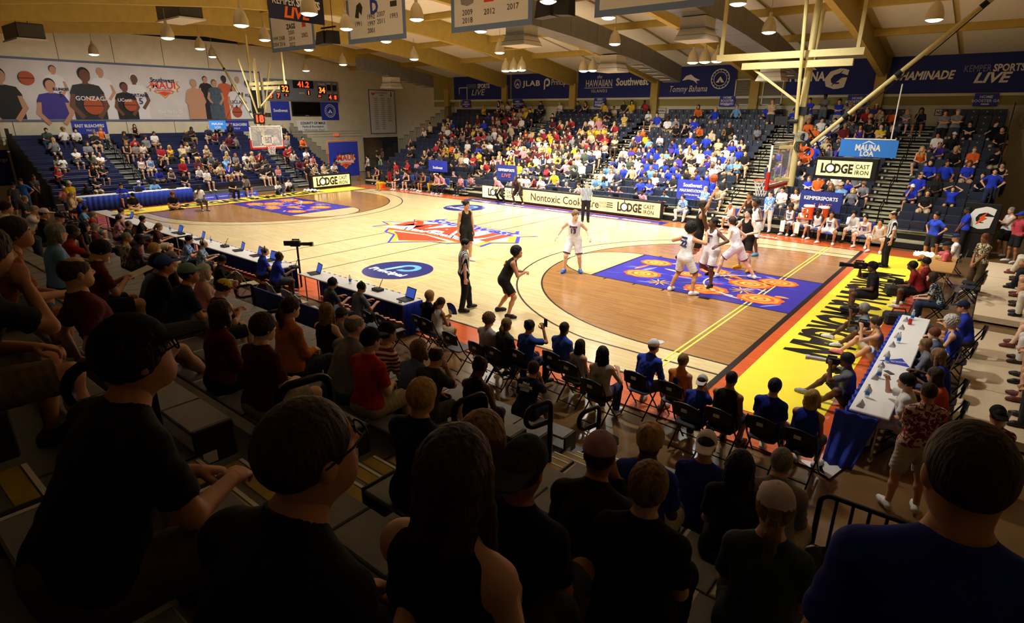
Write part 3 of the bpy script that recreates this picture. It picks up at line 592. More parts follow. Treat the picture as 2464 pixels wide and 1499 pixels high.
# sponsor ovals
def oval(cx, cy):
    decal('sponsor_oval', [(cx + 1.12 * math.cos(2 * math.pi * i / 48), cy + 1.12 * math.sin(2 * math.pi * i / 48)) for i in range(48)], .008, navy)
    decal('swirl_mark', ring(cx + .12, cy + .33, .42, -1.9, 3.3, 40, .2), .010, sky); decal('swirl_mark', [(cx - .30, cy + .33), (cx - .1, cy + .33), (cx - .25, cy - .25), (cx - .42, cy - .3)], .0105, mat('pale_blue_print', '#8cc6f6', .3))
    txt(court, 'Principal', (cx - .05, cy - .42, .010), (0, 0, 0), .42, wht, extrude=.0005, bold=.012, width=1.55, name='oval_lettering')
oval(3.5, -5.3); oval(-3.95, 5.6)
def tourney_logo(parent, place, sz, layer, mats, nm='emblem'):
    """tournament shield; place(u, v, layer) -> object kwargs; u,v in units of half width"""
    nav, gl, wh, rd, og = mats
    shield = [(-1, -.03), (-.78, .10), (-.72, .2), (-.82, .28), (-.6, .33), (-.55, .55), (-.42, .40), (.45, .46), (.62, .50), (.70, .38), (.95, .42), (.82, .28), (1.0, .05), (.8, -.1), (.83, -.28), (.62, -.22), (.48, -.38), (.28, -.42), (0, -.70), (-.28, -.42), (-.48, -.38), (-.62, -.22), (-.83, -.28), (-.8, -.1)]
    def scaled(k, dy=0): return [(x * k, y * k + dy) for x, y in shield]
    for j, (k, m, n) in enumerate(((1.0, nav, 'emblem_outline'), (.955, gl, 'emblem_gold_border'), (.86, wh, 'emblem_field'))): place(n, scaled(k), j, m)
    place('emblem_red_ball', [(-.42, -.31), (0, -.235), (.42, -.31), (.24, -.40), (0, -.57), (-.24, -.40)], 3, rd); place('emblem_gold_band', [(-.6, -.215), (0, -.15), (.6, -.215), (.56, -.285), (0, -.22), (-.56, -.285)], 4, og)
lp = lambda n, poly, j, m: decal(n, [(x * 3.9, y * 4.3 + .15) for x, y in poly], .010 + j * .0012, m)
tourney_logo(court, lp, 1, 0, (mat('royal_print', '#3a3fb4', .3), gold, wht, redp, orng))
txt(court, 'Southwest', (.25, 1.72, .0165), (0, 0, -.02), 1.15, mat('royal_print', '#3a3fb4', .3), extrude=.0005, bold=.04, width=5.2, name='logo_lettering')
txt(court, 'MAUI', (0, .52, .0165), (0, 0, 0), 1.95, redp, extrude=.0005, bold=.09, width=5.6, name='logo_lettering'); txt(court, 'INVITATIONAL', (0, -.43, .0165), (0, 0, 0), .8, mat('dark_grey_print', '#3b3b44', .3), extrude=.0005, width=4.1, name='logo_lettering')
# ------------------------------------------------------------------ walls, roof
wallm = mat('cream_block_wall', '#d9d0b4', .8, noise=.10, nscale=2, bump=.15, bscale=40); tan = mat('tan_painted_wood', '#b59c4e', .65, noise=.12, nscale=4, bump=.1, bscale=30); olive = mat('olive_wall_band', '#9c9355', .8, noise=.1); whiteboard = mat('white_ceiling_board', '#dedace', .85, noise=.06, nscale=6); darkm = mat('black_metal', '#0d0d0e', .45, .3); seam = mat('dark_brown_seam', '#4a4338', .9)
WYF, WXL = 19.0, -24.9
mb = MB(); mb.box(-24.9, 24.5, WYF, WYF + .3, 0, 8.9); wf = struct(mb.build('wall_back', wallm))
mb = MB(); mb.box(WXL - .3, WXL, -24, 15.2, 0, 9.2); mb.box(WXL - .3, WXL, 15.2, 19.0, 2.7, 9.2); mb.box(WXL - 2.5, WXL - 2.2, 15.2, 19.0, 0, 2.7); mb.box(WXL - 2.5, WXL - .0, 15.2, 19.0, 2.7, 2.75); wl = struct(mb.build('wall_left', wallm))
mb = MB(); mb.box(24.5, 24.8, -24, 19.3, 0, 9.2); struct(mb.build('wall_right', wallm)); mb = MB(); mb.box(-24.8, 24.8, -24.3, -24, 0, 9.2); struct(mb.build('wall_front', wallm))
BZ = [(0, 8.75), (5, 8.45), (10, 7.95), (14, 7.35), (19, 6.55), (24, 5.8)]
def zb(y):
    y = abs(y)
    for (a, za), (b, z2) in zip(BZ, BZ[1:]):
        if y <= b: return za + (z2 - za) * (y - a) / (b - a)
    return BZ[-1][1]
YS = [-24, -19, -14, -10, -5, 0, 5, 10, 14, 19]
BX = [-18.3, -12.2, -6.1, 0, 6.1, 12.2, 18.3]
for x in BX:
    mb = MB(); n = len(YS); vs = []
    for y in YS:
        for dx, dz in ((-.13, 0), (.13, 0), (.13, .95), (-.13, .95)): vs.append((x + dx, y, zb(y) + dz))
    fs = [(0, 1, 2, 3), tuple((n - 1) * 4 + k for k in (3, 2, 1, 0))]
    for i in range(n - 1):
        for k in range(4): fs.append((i * 4 + k, (i + 1) * 4 + k, (i + 1) * 4 + (k + 1) % 4, i * 4 + (k + 1) % 4))
    mb.add(vs, fs); struct(mb.build('ceiling_beam', tan))
    mb = MB(); mb.box(x - .24, x + .24, WYF - .32, WYF, 4.3, 6.75); struct(mb.build('wall_pilaster', tan))
# roof deck with white boards between the beams
mb = MB(); vs = []; n = len(YS)
for y in YS: vs += [(-24.8, y, zb(y) + .93), (24.8, y, zb(y) + .93), (24.8, y, zb(y) + 1.1), (-24.8, y, zb(y) + 1.1)]
fs = [];
for i in range(n - 1):
    for k in range(4): fs.append((i * 4 + k, (i + 1) * 4 + k, (i + 1) * 4 + (k + 1) % 4, i * 4 + (k + 1) % 4))
mb.add(vs, fs); ceil = struct(mb.build('ceiling', mat('tan_roof_deck', '#bba668', .8, noise=.1)))
def slab(x0, x1, y0, y1, dz, th):
    m_ = MB(); m_.add([(x0, y0, zb(y0) + dz), (x1, y0, zb(y0) + dz), (x1, y1, zb(y1) + dz), (x0, y1, zb(y1) + dz), (x0, y0, zb(y0) + dz + th), (x1, y0, zb(y0) + dz + th), (x1, y1, zb(y1) + dz + th), (x0, y1, zb(y1) + dz + th)], [(0, 3, 2, 1), (4, 5, 6, 7), (0, 1, 5, 4), (1, 2, 6, 5), (2, 3, 7, 6), (3, 0, 4, 7)]); return m_
XB = [-24.4] + BX + [24.4]
for x0, x1 in zip(XB, XB[1:]):
    for (y0, y1) in ((-18.6, -14.1), (-13.8, -10.1), (-9.8, -5.2), (-4.8, -.2), (.2, 4.8), (5.2, 9.8), (10.1, 13.8), (14.1, 18.6)):
        h = (x0 + x1) / 2
        for a, b in ((x0 + .45, h - .1), (h + .1, x1 - .45)): slab(a, b, y0, y1, .87, .05).build('ceiling_board', whiteboard, ceil)
    for y in (-14, -10, -5, 0, 5, 10, 14): m_ = MB(); m_.box(x0 + .13, x1 - .13, y - .12, y + .12, zb(y) + .62, zb(y) + .92); m_.build('purlin', tan, ceil)
# back wall bands, windows and ledge
mb = MB(); mb.box(-20, 24.4, WYF - .03, WYF, 5.28, 8.6); struct(mb.build('trim_1', olive))
mb = MB(); mb.box(-20, 24.4, WYF - .10, WYF - .03, 5.68, 5.80); struct(mb.build('trim_2', mat('white_trim', '#dedacb', .6)))
lou = mat('grey_louvre', '#78776a', .7, noise=.15, nscale=12)
for wi, (x0, x1) in enumerate(((4.95, 6.05), (6.5, 7.6), (-17.0, -16.1))):
    wo = thing('window_%d' % (wi + 1), None, None); struct(wo); m_ = MB(); z0, z1 = 5.3, 6.72
    for a in ((x0, x0 + .06, z0, z1), (x1 - .06, x1, z0, z1), (x0, x1, z0, z0 + .06), (x0, x1, z1 - .06, z1)): m_.box(a[0], a[1], WYF - .14, WYF - .03, a[2], a[3])
    m_.build('window_frame', mat('white_trim', '#dedacb', .6), wo)
    for k in range(10): m_ = MB(); z = z0 + .08 + k * .129; m_.box(x0 + .06, x1 - .06, WYF - .09, WYF - .04, z, z + .115); m_.build('louvre_slat', lou, wo)
# left wall board seams
for y in (-11, -8.2, -5.4, -2.6, .2, 3.0, 5.8):
    m_ = MB(); m_.box(WXL, WXL + .012, y - .012, y + .012, 2.9, 9.0); m_.build('panel_joint', seam, wl)  # thin joint strip in one even dark brown
for z in (2.95, 3.15, 3.35): m_ = MB(); m_.box(WXL, WXL + .03, -9, 15, z - .015, z + .015); m_.build('rail', mat('cream_trim', '#c6bc9c', .7), wl)
# ------------------------------------------------------------------ lamps
bellm = mat('beige_lamp_housing', '#cfc4a4', .35, .35); lensm = mat('lamp_lens', '#fff6e0', .2, emit='#fff3d8', es=14); alum = mat('brushed_aluminium', '#b8b2a2', .32, .85)
def lamp_parts(t):
    m_ = MB(); m_.lathe([(.035, .62), (.05, .60), (.055, .50), (.10, .46), (.17, .34), (.225, .16), (.235, .0), (.225, .0), (.16, .3)], n=24, cap=False); m_.build('lamp_shade', bellm, t, smooth=True)
    m_ = MB(); m_.lathe([(.215, .03), (.20, -.015), (.12, -.05), (.001, -.06)], n=20, cap=False); m_.build('lens', lensm, t, smooth=True)
    m_ = MB(); m_.tube([(0, 0, .6), (0, 0, 1.0)], .012, 6); m_.build('hanging_rod', alum, t)
    m_ = MB(); m_.lathe([(.03, .40), (.03, .34), (.001, .34)], n=8); m_.build('bulb_socket', alum, t)
proto = None
def highbay(x, y, z, label, group, power=1.0, spot=(158, .9), aim=(0, 0)):
    global proto
    if proto is None:
        proto = thing('high_bay_lamp', label, 'lamp', (x, y, z), 0, group); lamp_parts(proto); t = proto
    else:
        t = copy_tree(proto, None, (x, y, z), 0, label); t['group'] = group
    if power:
        l = bpy.data.lights.new('lamp_light', 'SPOT'); l.energy = LAMP_W * power; l.color = LAMP_COL; l.spot_size = math.radians(spot[0]); l.spot_blend = spot[1]; l.shadow_soft_size = .22
        lo = bpy.data.objects.new('lamp_light', l); C.objects.link(lo); lo.parent = t; lo.location = (0, 0, -.08); lo.rotation_euler = (aim[1], aim[0], 0)
    return t
g = 'bell shaped lamps in a row over the court'
for y, xs_, pw_, sp_, tilt in ((-6.6, (-7.4, -1.9, 1.9, 7.4, 13.4), (1, 0, 1, 0, 1), (130, .9), .40), (-2.6, (-13.6, -7.6, -1.9, 1.9, 7.2, 12.9), (1, 0, 1, 0, 1, 0), (145, .9), .1), (1.3, (-10.4, -4.4, 1.2, 6.8, 11.0), (1, 1, 1, 1, 1), (158, .9), 0), (5.6, (-13.6, -7.4, -1.5, 4.6, 10.6, 15.3), (1, 0, 1, 1, 0, 1), (158, .9), 0)):
    for x, on in zip(xs_, pw_): highbay(x, y, zb(y) - .95, 'bell shaped beige lamp hanging singly over the court on a rod', g, 1.1 * on, sp_, (0, tilt))
for y in (-5.5, .5, 6.5): highbay(-18.9, y, zb(y) - .95, 'bell shaped beige lamp hanging before the long poster wall', 'bell shaped lamps before the poster wall', .9, (160, .8), (.55, 0))
# triple clusters near the far side, on a bracket bar
for (x, y, z, n, lab) in ((-2.6, 8.0, 6.85, 3, 'beside the hanging yellow frame over the benches'), (7.2, 8.6, 6.85, 3, 'beside the blue fish banner'), (1.5, 9.0, 6.75, 2, 'under the square duct outlet')):
    for k in range(n): highbay(x + (k - 1) * .52, y, z, 'bell shaped lamp, one of a close cluster ' + lab, 'clustered lamps ' + lab, .8 if k == 1 else .5, (150, .8), (0, .35))
    m_ = MB(); m_.bar((x - .8, y, z + 1.0), (x + .8, y, z + 1.0), .05, .06); m_.bar((x, y, z + 1.0), (x, y, zb(y) + .3), .04, .04); m_.build('lamp_bracket', tan, None, label='tan bracket bar carrying the lamp cluster ' + lab, cat='bracket')
# ------------------------------------------------------------------ the people, one per line: pose; x; y; z; turn; scale; top; lower; hair; skin; cap; shoe; female; build; detail; extras; label; group
TONE = {'r': '#a11d24', 'm': '#5e1620', 'y': '#e2bd24', 'w': '#e9e6e0', 'k': '#141416', 'g': '#7e7f84', 'n': '#1c2547', 'b': '#2139c4', 'l': '#6fa2d8', 'o': '#e0651f', 't': '#c9b48c', 'p': '#d98b93', 'e': '#3c4a3c', 'v': '#3f2c92', 'c': '#3a3c42'}
PEOPLE_TEXT = """
sit_knees;16.72;-16.75;2.806;.15;1.048;polo,10111f;shorts,8a7248;crew,b;t;;222222;0;1.22;0;glasses;large person in dark navy polo with cropped hair and glasses, hands clasped
sit_lap;16.78;-16.2;2.55;.16;1.047;tank,k;pants,1a1a1c;long,b;w;;222222;1;1;0;;person in black halter top with brown hair and sunglasses pushed up
stand;17.83;-15.57;2.26;.25;1.04;polo,1b2fae;shorts,26282e;crew,b;t;;e8e8e8;0;1.2;0;;large person standing in royal blue tee close to the stair guard rail
sit_knees;15.76;-16.75;2.823;.12;1.009;tee,0f1011;shorts,54464a;short,k;t;0e0f10,0;222222;0;1.22;0;glasses;large person in black tee, black cap and glasses with a wrist watch
sit_lap;16.59;-15.65;2.345;.16;.926;polo,12152c;shorts,3a3d46;crew,b;o;33343a,1;dddddd;0;1.15;0;;person in navy tee with dark grey cap turned backwards
sit_lap;16.38;-15.65;2.321;.15;.982;tank,1b2250;pants,2b3550;long,l;b;;222222;1;1;0;;person in dark blue tank with long light brown hair by the steps
sit_lap;16.85;-15.1;2.09;.17;.922;polo,0d0d0f;pants,1a1a1c;short,l;p;;e8e8e8;0;1.15;0;;sandy haired person in black polo filling the view from behind
sit_chin;16.55;-15.1;2.094;.16;.913;long,1d241c;shorts,55606e;crew,b;o;b08a94,0,2a3056;e8e8e8;0;1.12;0;;person in dark olive jacket and dusty pink cap with navy panel, leaning over
sit_lap;17.25;-14.55;1.82;.19;.951;tee,37494c;shorts,3a3d46;pony,l;p;d9c6cc,0;dddddd;1;1;0;;person in slate teal tee with pale pink cap and blonde ponytail
sit_lap;15.42;-15.1;2.104;.13;.887;long,131a33;pants,141823;short,y;w;;222222;0;1;0;;fair haired person in dark navy jacket sitting beside the yellow steps
sit_lap;16.35;-14;1.55;.17;.981;tee,1d33b0;shorts,b5a888;bun,y;b;;222222;1;1;0;;person in royal blue tee with blonde hair pinned up
sit_chin;13.8;-16.75;2.801;.07;1.06;polo,k;shorts,6b5a40;short,b;t;;5a4034;0;1;0;;person in black tee and khaki shorts with a fist held to the mouth
sit_lap;16.78;-13.45;1.312;.19;.938;tee,17130f;pants,2b3550;long,k;p;;e8e8e8;1;1;0;;person in black top with very long dark hair
sit_lap;13.65;-15.1;2.1;.07;.898;tee,4a141c;shorts,9c8f78;short,b;p;;dddddd;0;1.1;0;glasses;person in dark maroon tee with glasses and khaki shorts beside handrail
sit_knees;16.92;-12.9;1.041;.2;.97;long,8f8c8c;shorts,b5a888;crew,g;w;;8a8a90;0;1.12;0;;grey haired person in light grey tee resting arms on knees
sit_lap;16.35;-12.9;1.062;.18;.922;tee,1c2fae;shorts,3a3d46;crew,b;w;e6dde2,1;222222;0;1.1;0;;person in royal blue tee with white cap turned backwards on near bleachers
sit_lap;12.97;-15.1;2.116;.05;.86;long,m;pants,16171a;bob,b;w;;8a8a90;1;1;0;;person in maroon top with straight dark brown bobbed hair seen from behind
sit_lap;13.47;-14;1.568;.07;.938;polo,c8321c;shorts,b8ab90;crew,k;p;111113,0;222222;0;1;0;;person in orange red polo and black cap with khaki shorts
sit_prop;12.38;-15.65;2.287;.03;1.06;polo,m;shorts,23304e;thin,b;w;;707784;0;1.12;0;;bald person in dark red polo leaning back, grey slip-on shoes stretched forward
sit_chin;13.64;-13.45;1.337;.08;.88;tee,c;shorts,4d4640;thin,b;w;;222222;0;1;0;glasses;person in charcoal shirt with thinning dark hair and hand on neck
sit_knees;13;-14;1.549;.05;.983;polo,85858c;shorts,55606e;thin,g;p;;e8e8e8;0;1.1;0;;bald person in plain grey tee seen from behind
sit_knees;13.36;-13.45;1.332;.07;.89;polo,5e7aa2;pants,1a1a1c;bob,l;w;;e8e8e8;1;1;0;;blonde bobbed person in dusty blue top leaning in
sit_phone;13.8;-12.9;1.082;.09;.875;tank,k;shorts,222328;bun,b;b;;222222;1;1;0;;person in black racer tank with brown top bun looking at a phone
sit_knees;11.46;-16.2;2.551;-0;1.045;tee,8a4a1c;shorts,55606e;short,b;t;;eeeeee;0;1;1;;brown haired person in rust orange tee with white shoes on near bleachers
sit_knees;12.82;-13.45;1.306;.05;.952;tee,8c1a26,hstripe,e6dcd6;shorts,3a3d46;crew,k;t;111113,0;222222;0;1;0;;person in red and white striped tee and black cap
sit_lap;12.09;-14;1.552;.02;.978;long,c8741c;pants,30333c;pony,b;p;;222222;1;1.15;0;;person in mustard orange long sleeved sweater with brown ponytail
sit_knees;10.59;-14.55;1.816;-.03;.96;tee,n;shorts,6a6a62;crew,b;t;7fa6a4,0;222222;0;1.2;0;;broad person in navy tee and pale teal cap with clasped hands
sit_chin;13.25;-11.25;.302;.08;.895;tee,1a2140;shorts,1d2030;short,b;t;;c9c2c0;0;1.12;0;;event worker in navy tee with white back lettering at foot of the aisle
sit_phone;10.42;-14;1.602;-.04;.86;tee,m;shorts,22252c;short,b;p;e3c32e,0,b02a30;dddddd;0;1.12;1;;child in maroon tee and yellow cap with red brim
sit_phone;9.93;-15.1;2.069;-.05;.969;polo,m;shorts,16171a;short,k;w;;8a8a90;0;1;0;;dark haired person in maroon polo leaning forward with a paper wristband
sit_talk;11.1;-12.9;1.049;-.02;.95;tank,k;shorts,b5a888;long,l;p;;8a8a90;1;1;0;;person in black strap top with long light brown hair
sit_knees;9.92;-14.55;1.821;-.05;.95;tee,k;shorts,3a3d46;crew,b;t;3c5aa8,0;dddddd;0;1.12;0;;person in black tee and blue cap leaning forward on near bleachers
sit_knees;9.77;-14.55;1.814;-.06;.965;tee,5f7ea6;shorts,b5a888;short,k;p;;222222;0;1;1;;dark haired person in steel blue shirt hunched on near bleachers
stand_front;17.63;-9.09;0;.45;1;polo,8a2436,print,dccbb8;shorts,c2beb6;crew,b;t;;e8e8e8;0;1.1;0;;photographer standing in red floral shirt and light shorts by the baseline table
sit_lap;16.41;-9.16;0;-.05;.97;tank,1c34b4;shorts,3a3d46;bob,y;t;;dddddd;1;1;1;;blonde person in royal blue tee in the end courtside chair
sit_chin;14.96;-9.42;0;-.05;.86;tee,2038a8;pants,1a1a1c;crew,b;t;d8d6da,1;e8e8e8;0;1;1;;child in blue tee and white cap leaning on one hand at courtside
sit_lap;15.92;-9.13;0;-.05;.97;tee,1d2fa0;shorts,3a3d46;short,k;w;;e8e8e8;0;1.1;1;;dark haired person in royal blue tee beside yellow floor panel
sit_lap;15.37;-9.27;0;-.05;.97;tank,101012;shorts,3a3d46;crew,k;t;;222222;0;1.12;1;;person in black jersey with red piping and shaved dark hair at courtside
sit_lap;10.58;-12.35;.823;-.04;.88;polo,g;pants,2b3550;crew,b;t;4a4d55,0;dddddd;0;1.12;1;;person in grey tee and slate cap beside person in black strap top
sit_talk;13.5;-9.61;0;.1;.97;tank,b9b4b0;pants,2b3550;long,k;w;;e8e8e8;1;1;1;;person in pale tank with long black hair, arm along the next chair
sit_lap;8.6;-15.1;2.055;-.09;1.002;tee,l;pants,2b3550;bob,g;w;;e8e8e8;1;1;1;;person with grey bobbed hair in pale blue top on near bleachers
sit_lap;14.49;-8.9;0;-.1;.9;tank,e07a1c;shorts,55606e;short,l;t;;dddddd;0;1;1;;young person in orange number 0 jersey with blue hood at courtside
sit_lap;18.36;-8.19;0;.2;.97;polo,8a2a36,print,d8c8c0;shorts,b5a888;crew,k;t;0f1014,1;8a8a90;0;1;1;;person in red floral shirt with black cap turned backwards beside beige platform
sit_knees;13.88;-8.9;0;-.1;.97;long,2440b4;shorts,3a3d46;crew,b;w;e8e6ea,0;8a8a90;0;1;1;;person in blue and white hooded jersey with white cap at courtside
sit_lap;12.83;-9.27;0;-.1;.86;tank,8f8a88;pants,1a1a1c;long,k;t;;8a8a90;1;1;1;;child in grey tank with dark wavy hair at courtside
sit_lap;8.75;-13.45;1.302;-.1;.96;tank,p;shorts,b5a888;bob,w;p;;dddddd;1;1;1;;white haired person in pink top on near bleachers
sit_photo;17.41;-7.64;0;1.57;.97;tee,dcd8d8;pants,c8c0bc;short,k;w;;222222;1;1.2;1;;person in white tee with short dark hair gesturing at end of the baseline table
sit_lap;12.36;-9.08;0;-.1;.97;polo,2c50b4;pants,2b3550;crew,k;b;;222222;0;1.12;1;;broad person in bright blue polo in a black folding chair at courtside
sit_photo;11.83;-9.39;0;-.1;.97;tee,2b4ea8;pants,2b3550;bun,k;t;;222222;1;1;1;;person in blue tee holding a phone up to the court
sit_lap;11.45;-9.57;0;-.1;.97;tee,3c4246;pants,2b3550;pony,l;o;;222222;1;1;1;;person in slate grey tee with fair hair tied back at courtside
sit_table;17.79;-7.08;0;1.57;.97;polo,d8541c;pants,2b3550;long,b;t;;dddddd;1;1;1;;person in orange top with long brown hair at the long white baseline table
sit_lap;11.06;-9.6;0;-.1;.97;long,c8c2c6;shorts,55606e;curly,l;p;;222222;0;1;1;;curly blond person in pale hoodie with black strap at courtside
sit_lap;7.58;-13.45;1.299;-.14;.967;polo,k;shorts,55606e;short,k;p;8f9298,0;dddddd;0;1;1;;person in black tee and grey cap low on near bleachers
floor_photo;16.49;-6.41;0;1.77;1;tee,5c6068;shorts,202226;short,k;b;;8a8a90;0;1.12;1;;photographer in grey tee with long lens seated at panel corner
sit_table;17.75;-6.15;0;1.57;.97;polo,1f3ac0;shorts,55606e;long,l;b;;222222;1;1;1;;person in royal blue top with long light brown hair at the long white baseline table
sit_chin;6.44;-14.55;1.83;-.17;.927;tee,r;shorts,222328;crew,k;b;;dddddd;0;1.12;1;;person in red tee with cropped black hair and hand on chin on near bleachers
sit_phone;9.41;-9.29;0;-.1;.9;tank,w;shorts,b5a888;pony,b;o;;222222;1;1;1;;child with long brown ponytail holding a blue fan at courtside
sit_knees;19.2;-5.6;.16;1.57;1;polo,n;pants,2a2a30;long,y;t;;3a2820;1;1;1;;guest in navy polo seated on the beige platform behind the baseline table
sit_lap;9.14;-9.27;0;-.1;.97;long,10142a;pants,10142a;short,y;t;;222222;0;1;1;;blond person in dark navy suit in a black folding chair at courtside
sit_table;17.51;-5.31;0;1.57;.86;long,6c7080;pants,2b3550;short,l;o;;222222;0;1;1;;child in grey long sleeved top with pennant on the table
sit_lap;19.2;-4.6;.16;1.57;1;polo,t;shorts,30343c;short,k;w;;6a3a34;0;1;1;;guest in tan polo seated on the beige platform behind the baseline table
sit_table;17.57;-4.55;0;1.57;.86;long,55607c;pants,1a1a1c;short,r;p;;dddddd;0;1;1;;child with reddish brown hair at the long white baseline table
sit_table;7.48;-9.82;0;-.1;.97;polo,6a6c74;shorts,222328;crew,k;t;;e8e8e8;0;1.12;1;headset;announcer in grey sheen polo with big headphones at the white press table
sit_lap;5.37;-12.9;1.037;-.22;.978;tee,m;shorts,55606e;short,y;p;;222222;0;1.12;1;;blond person in dark red tee on near bleachers
sit_table;17.78;-4.09;0;1.57;.97;tank,2440c0;shorts,b5a888;curly,w;w;;dddddd;1;1;1;;white curly haired person in blue top at the long white baseline table
sit_table;6.72;-10.03;0;-.15;.97;polo,44474d;shorts,55606e;short,k;t;;e8e8e8;0;1;1;headset,glasses;announcer in charcoal polo with headset and glasses at the white press table
floor_photo;16.54;-3.94;0;1.77;1;tank,b8803c;shorts,d8d4d0;bun,b;w;;e07a88;1;1;1;;photographer in tan tank with pink shoes seated against the table
sit_knees;19.2;-3.6;.16;1.57;1;polo,w;shorts,c9b48c;crew,b;t;;202024;0;1;1;;guest in white polo seated on the beige platform behind the baseline table
pl_ready;8.89;-6.49;0;-.86;1.09;tank,17120f;shorts,17120f,c8541c;curly,k;t;;202024;0;1.12;1;;player in black number 5 jersey crouching with hands together
floor_photo;16.19;-3.08;0;1.77;1;polo,7e8288;shorts,60646c;short,g;b;;dddddd;0;1;1;;grey haired photographer in grey polo seated on yellow panel
ref_walk;7.95;-6.91;0;-.6;1.06;tee,e8e8e8,vstripe,121214;pants,121214;crew,k;p;;0e0e10;0;1;1;;dark haired referee in striped shirt seen from behind near the logo oval
sit_table;17.9;-2.79;0;1.57;.97;polo,2438b0;shorts,3a3d46;crew,b;t;161c36,0;8a8a90;0;1.12;1;;person in blue polo and navy cap at the long white baseline table
sit_lap;3.16;-14.55;1.81;-.26;.974;polo,w;pants,2b3550;short,b;t;;e8e8e8;0;1;1;;brown haired person in white tee high on near bleachers
sit_lap;19.2;-2.5;.16;1.57;1;polo,p;pants,e0dcd4;bob,k;w;;3a2820;1;1;1;;guest in pink polo seated on the beige platform behind the baseline table
sit_back;19.2;-1.5;.16;1.57;1;polo,e;shorts,20242c;thin,y;p;;6a3a34;0;1;1;;guest in dark green polo seated on the beige platform behind the baseline table
sit_knees;2.46;-12.35;.784;-.32;.97;tee,n,print,7a3a55;shorts,222328;thin,k;d;2a2140,0;e8e8e8;0;1.12;1;;person in dark floral shirt and purple cap behind press tables
sit_lap;2.2;-12.35;.787;-.32;.963;tee,t,print,4a4436;pants,1a1a1c;crew,g;t;;dddddd;0;1.12;1;;close cropped person in tan and black floral shirt behind press tables
sit_table;3.46;-9.43;0;-.3;.97;polo,1f3cd0;shorts,3a3d46;crew,b;b;;8a8a90;0;1.12;1;headset,glasses;announcer in bright blue polo with headset typing at white table
sit_phone;2.67;-10.55;0;-.5;.97;long,k;shorts,b5a888;short,k;o;;8a8a90;0;1;1;;person in black jacket behind the press tables
pl_box;11.5;-1.83;0;-.37;1.17;tank,eceaee;shorts,eceaee,5a2440;afro,k;t;;e6e6ea;0;1;1;;player in white number 22 jersey with big dark afro seen from behind
sit_lap;1.37;-12.9;1.061;-.33;.924;polo,k;shorts,55606e;bob,k;p;;222222;1;1;1;;black haired person in black top beside red shirts on near bleachers
sit_photo;15.87;-.44;0;1.87;1;polo,k;shorts,141416;short,k;b;101012,1;222222;0;1.12;1;;television camera operator in black sitting on a low black chair
sit_knees;17.26;-.31;0;1.57;.97;polo,22282c,print,aab4b4;pants,2b3550;bob,b;w;;dddddd;1;1;1;;person in black leaf print shirt kneeling beside yellow panel
sit_table;2.58;-9.34;0;-.3;.97;polo,2440b8;pants,1a1a1c;thin,g;w;;222222;0;1;1;headset;bald announcer in blue textured shirt with headset
sit_lap;.68;-13.45;1.297;-.34;.972;polo,k;shorts,55606e;crew,b;t;e8e2ea,0;8a8a90;0;1;1;;person in black tee and pale lavender cap on near bleachers
pl_block;11.82;-.74;0;2.82;1.17;tank,eceaee;shorts,eceaee,5a2440;dreads,k;b;;101012;0;1.12;1;;player in white number 1 jersey with dreadlocks stretching an arm up
pl_shoot;11.32;-.58;.38;-1.23;1.17;tank,17120f;shorts,17120f,c8541c;short,k;t;;121214;0;1;1;;player in black number 1 jersey leaping with the ball arm raised
sit_knees;16.75;.73;0;1.57;.97;tee,8c1c20;shorts,101012;short,k;b;;dddddd;0;1.12;1;glasses;camera operator in dark red tee and black shorts with glasses beside yellow panel
pl_guard;7.9;-1.91;0;-2.68;1.17;tank,eceaee;shorts,eceaee,5a2440;short,l;p;;2f62c8;0;1;1;;player in white number 13 jersey with blue shoes standing at the arc
sit_lap;19.2;1.2;.16;1.57;1;polo,b;pants,d8ccb4;short,k;w;;202024;0;1;1;;guest in royal blue polo seated on the beige platform nearer the white bench
sit_lap;16.82;1.22;0;1.57;.97;tee,7a181c;pants,1a1a1c;short,k;o;;dddddd;0;1.12;1;;person in dark red tee behind the red shirted camera operator
sit_lap;-.49;-12.9;1.062;-.37;.921;tee,n;shorts,b5a888;crew,g;w;141416,0;dddddd;0;1;1;glasses;grey haired person in navy top and black cap on near bleachers
sit_chin;-.83;-13.45;1.312;-.37;.936;tee,w;shorts,222328;thin,g;w;;222222;0;1;1;;balding person in white shirt with hand to cheek far along near bleachers
pl_lunge;12.04;.77;0;1.44;1.17;tank,eceaee;shorts,eceaee,5a2440;short,b;p;;e6e6ea;0;1;1;;player in white jersey with tattooed arm and white sleeve lunging
sit_table;.33;-9.96;0;-.5;.97;polo,3f6f9c,print,cfdfe8;shorts,222328;thin,w;w;;e8e8e8;0;1;1;headset;bald headset wearer in teal blue floral shirt at press table
sit_lap;19.2;2.2;.16;1.57;1;polo,k;shorts,50545c;pony,y;t;;3a2820;1;1;1;;guest in black polo seated on the beige platform nearer the white bench
pl_stand;4.33;-3.01;0;-1.84;1.17;tank,17120f;shorts,17120f,c8541c;dreads,k;t;;f0f0f2;0;1;1;;player in black jersey with tied up dreadlocks and black leggings standing by centre
sit_table;-.58;-9.97;0;-.5;.97;polo,3f68b8,print,b9d4ee;pants,1a1a1c;short,k;w;;e8e8e8;0;1;1;;dark haired person in blue and white floral shirt at press table
pl_wait;11.95;1.9;0;2.77;1.17;tank,17120f;shorts,17120f,c8541c;short,k;p;;e8a61c;0;1;1;;player in black jersey with yellow shoes watching the ball
sit_back;-1.52;-11.8;.546;-.42;.926;polo,m;pants,1a1a1c;short,g;t;;8a8a90;0;1;1;;grey haired person in maroon top behind the folding chairs
stand_front;17.82;3.24;0;2.36;1;polo,54462c,print,d8cfae;pants,54462c;short,r;o;;e8e8e8;1;1;1;;person walking in brown and cream leaf print shirt and trousers
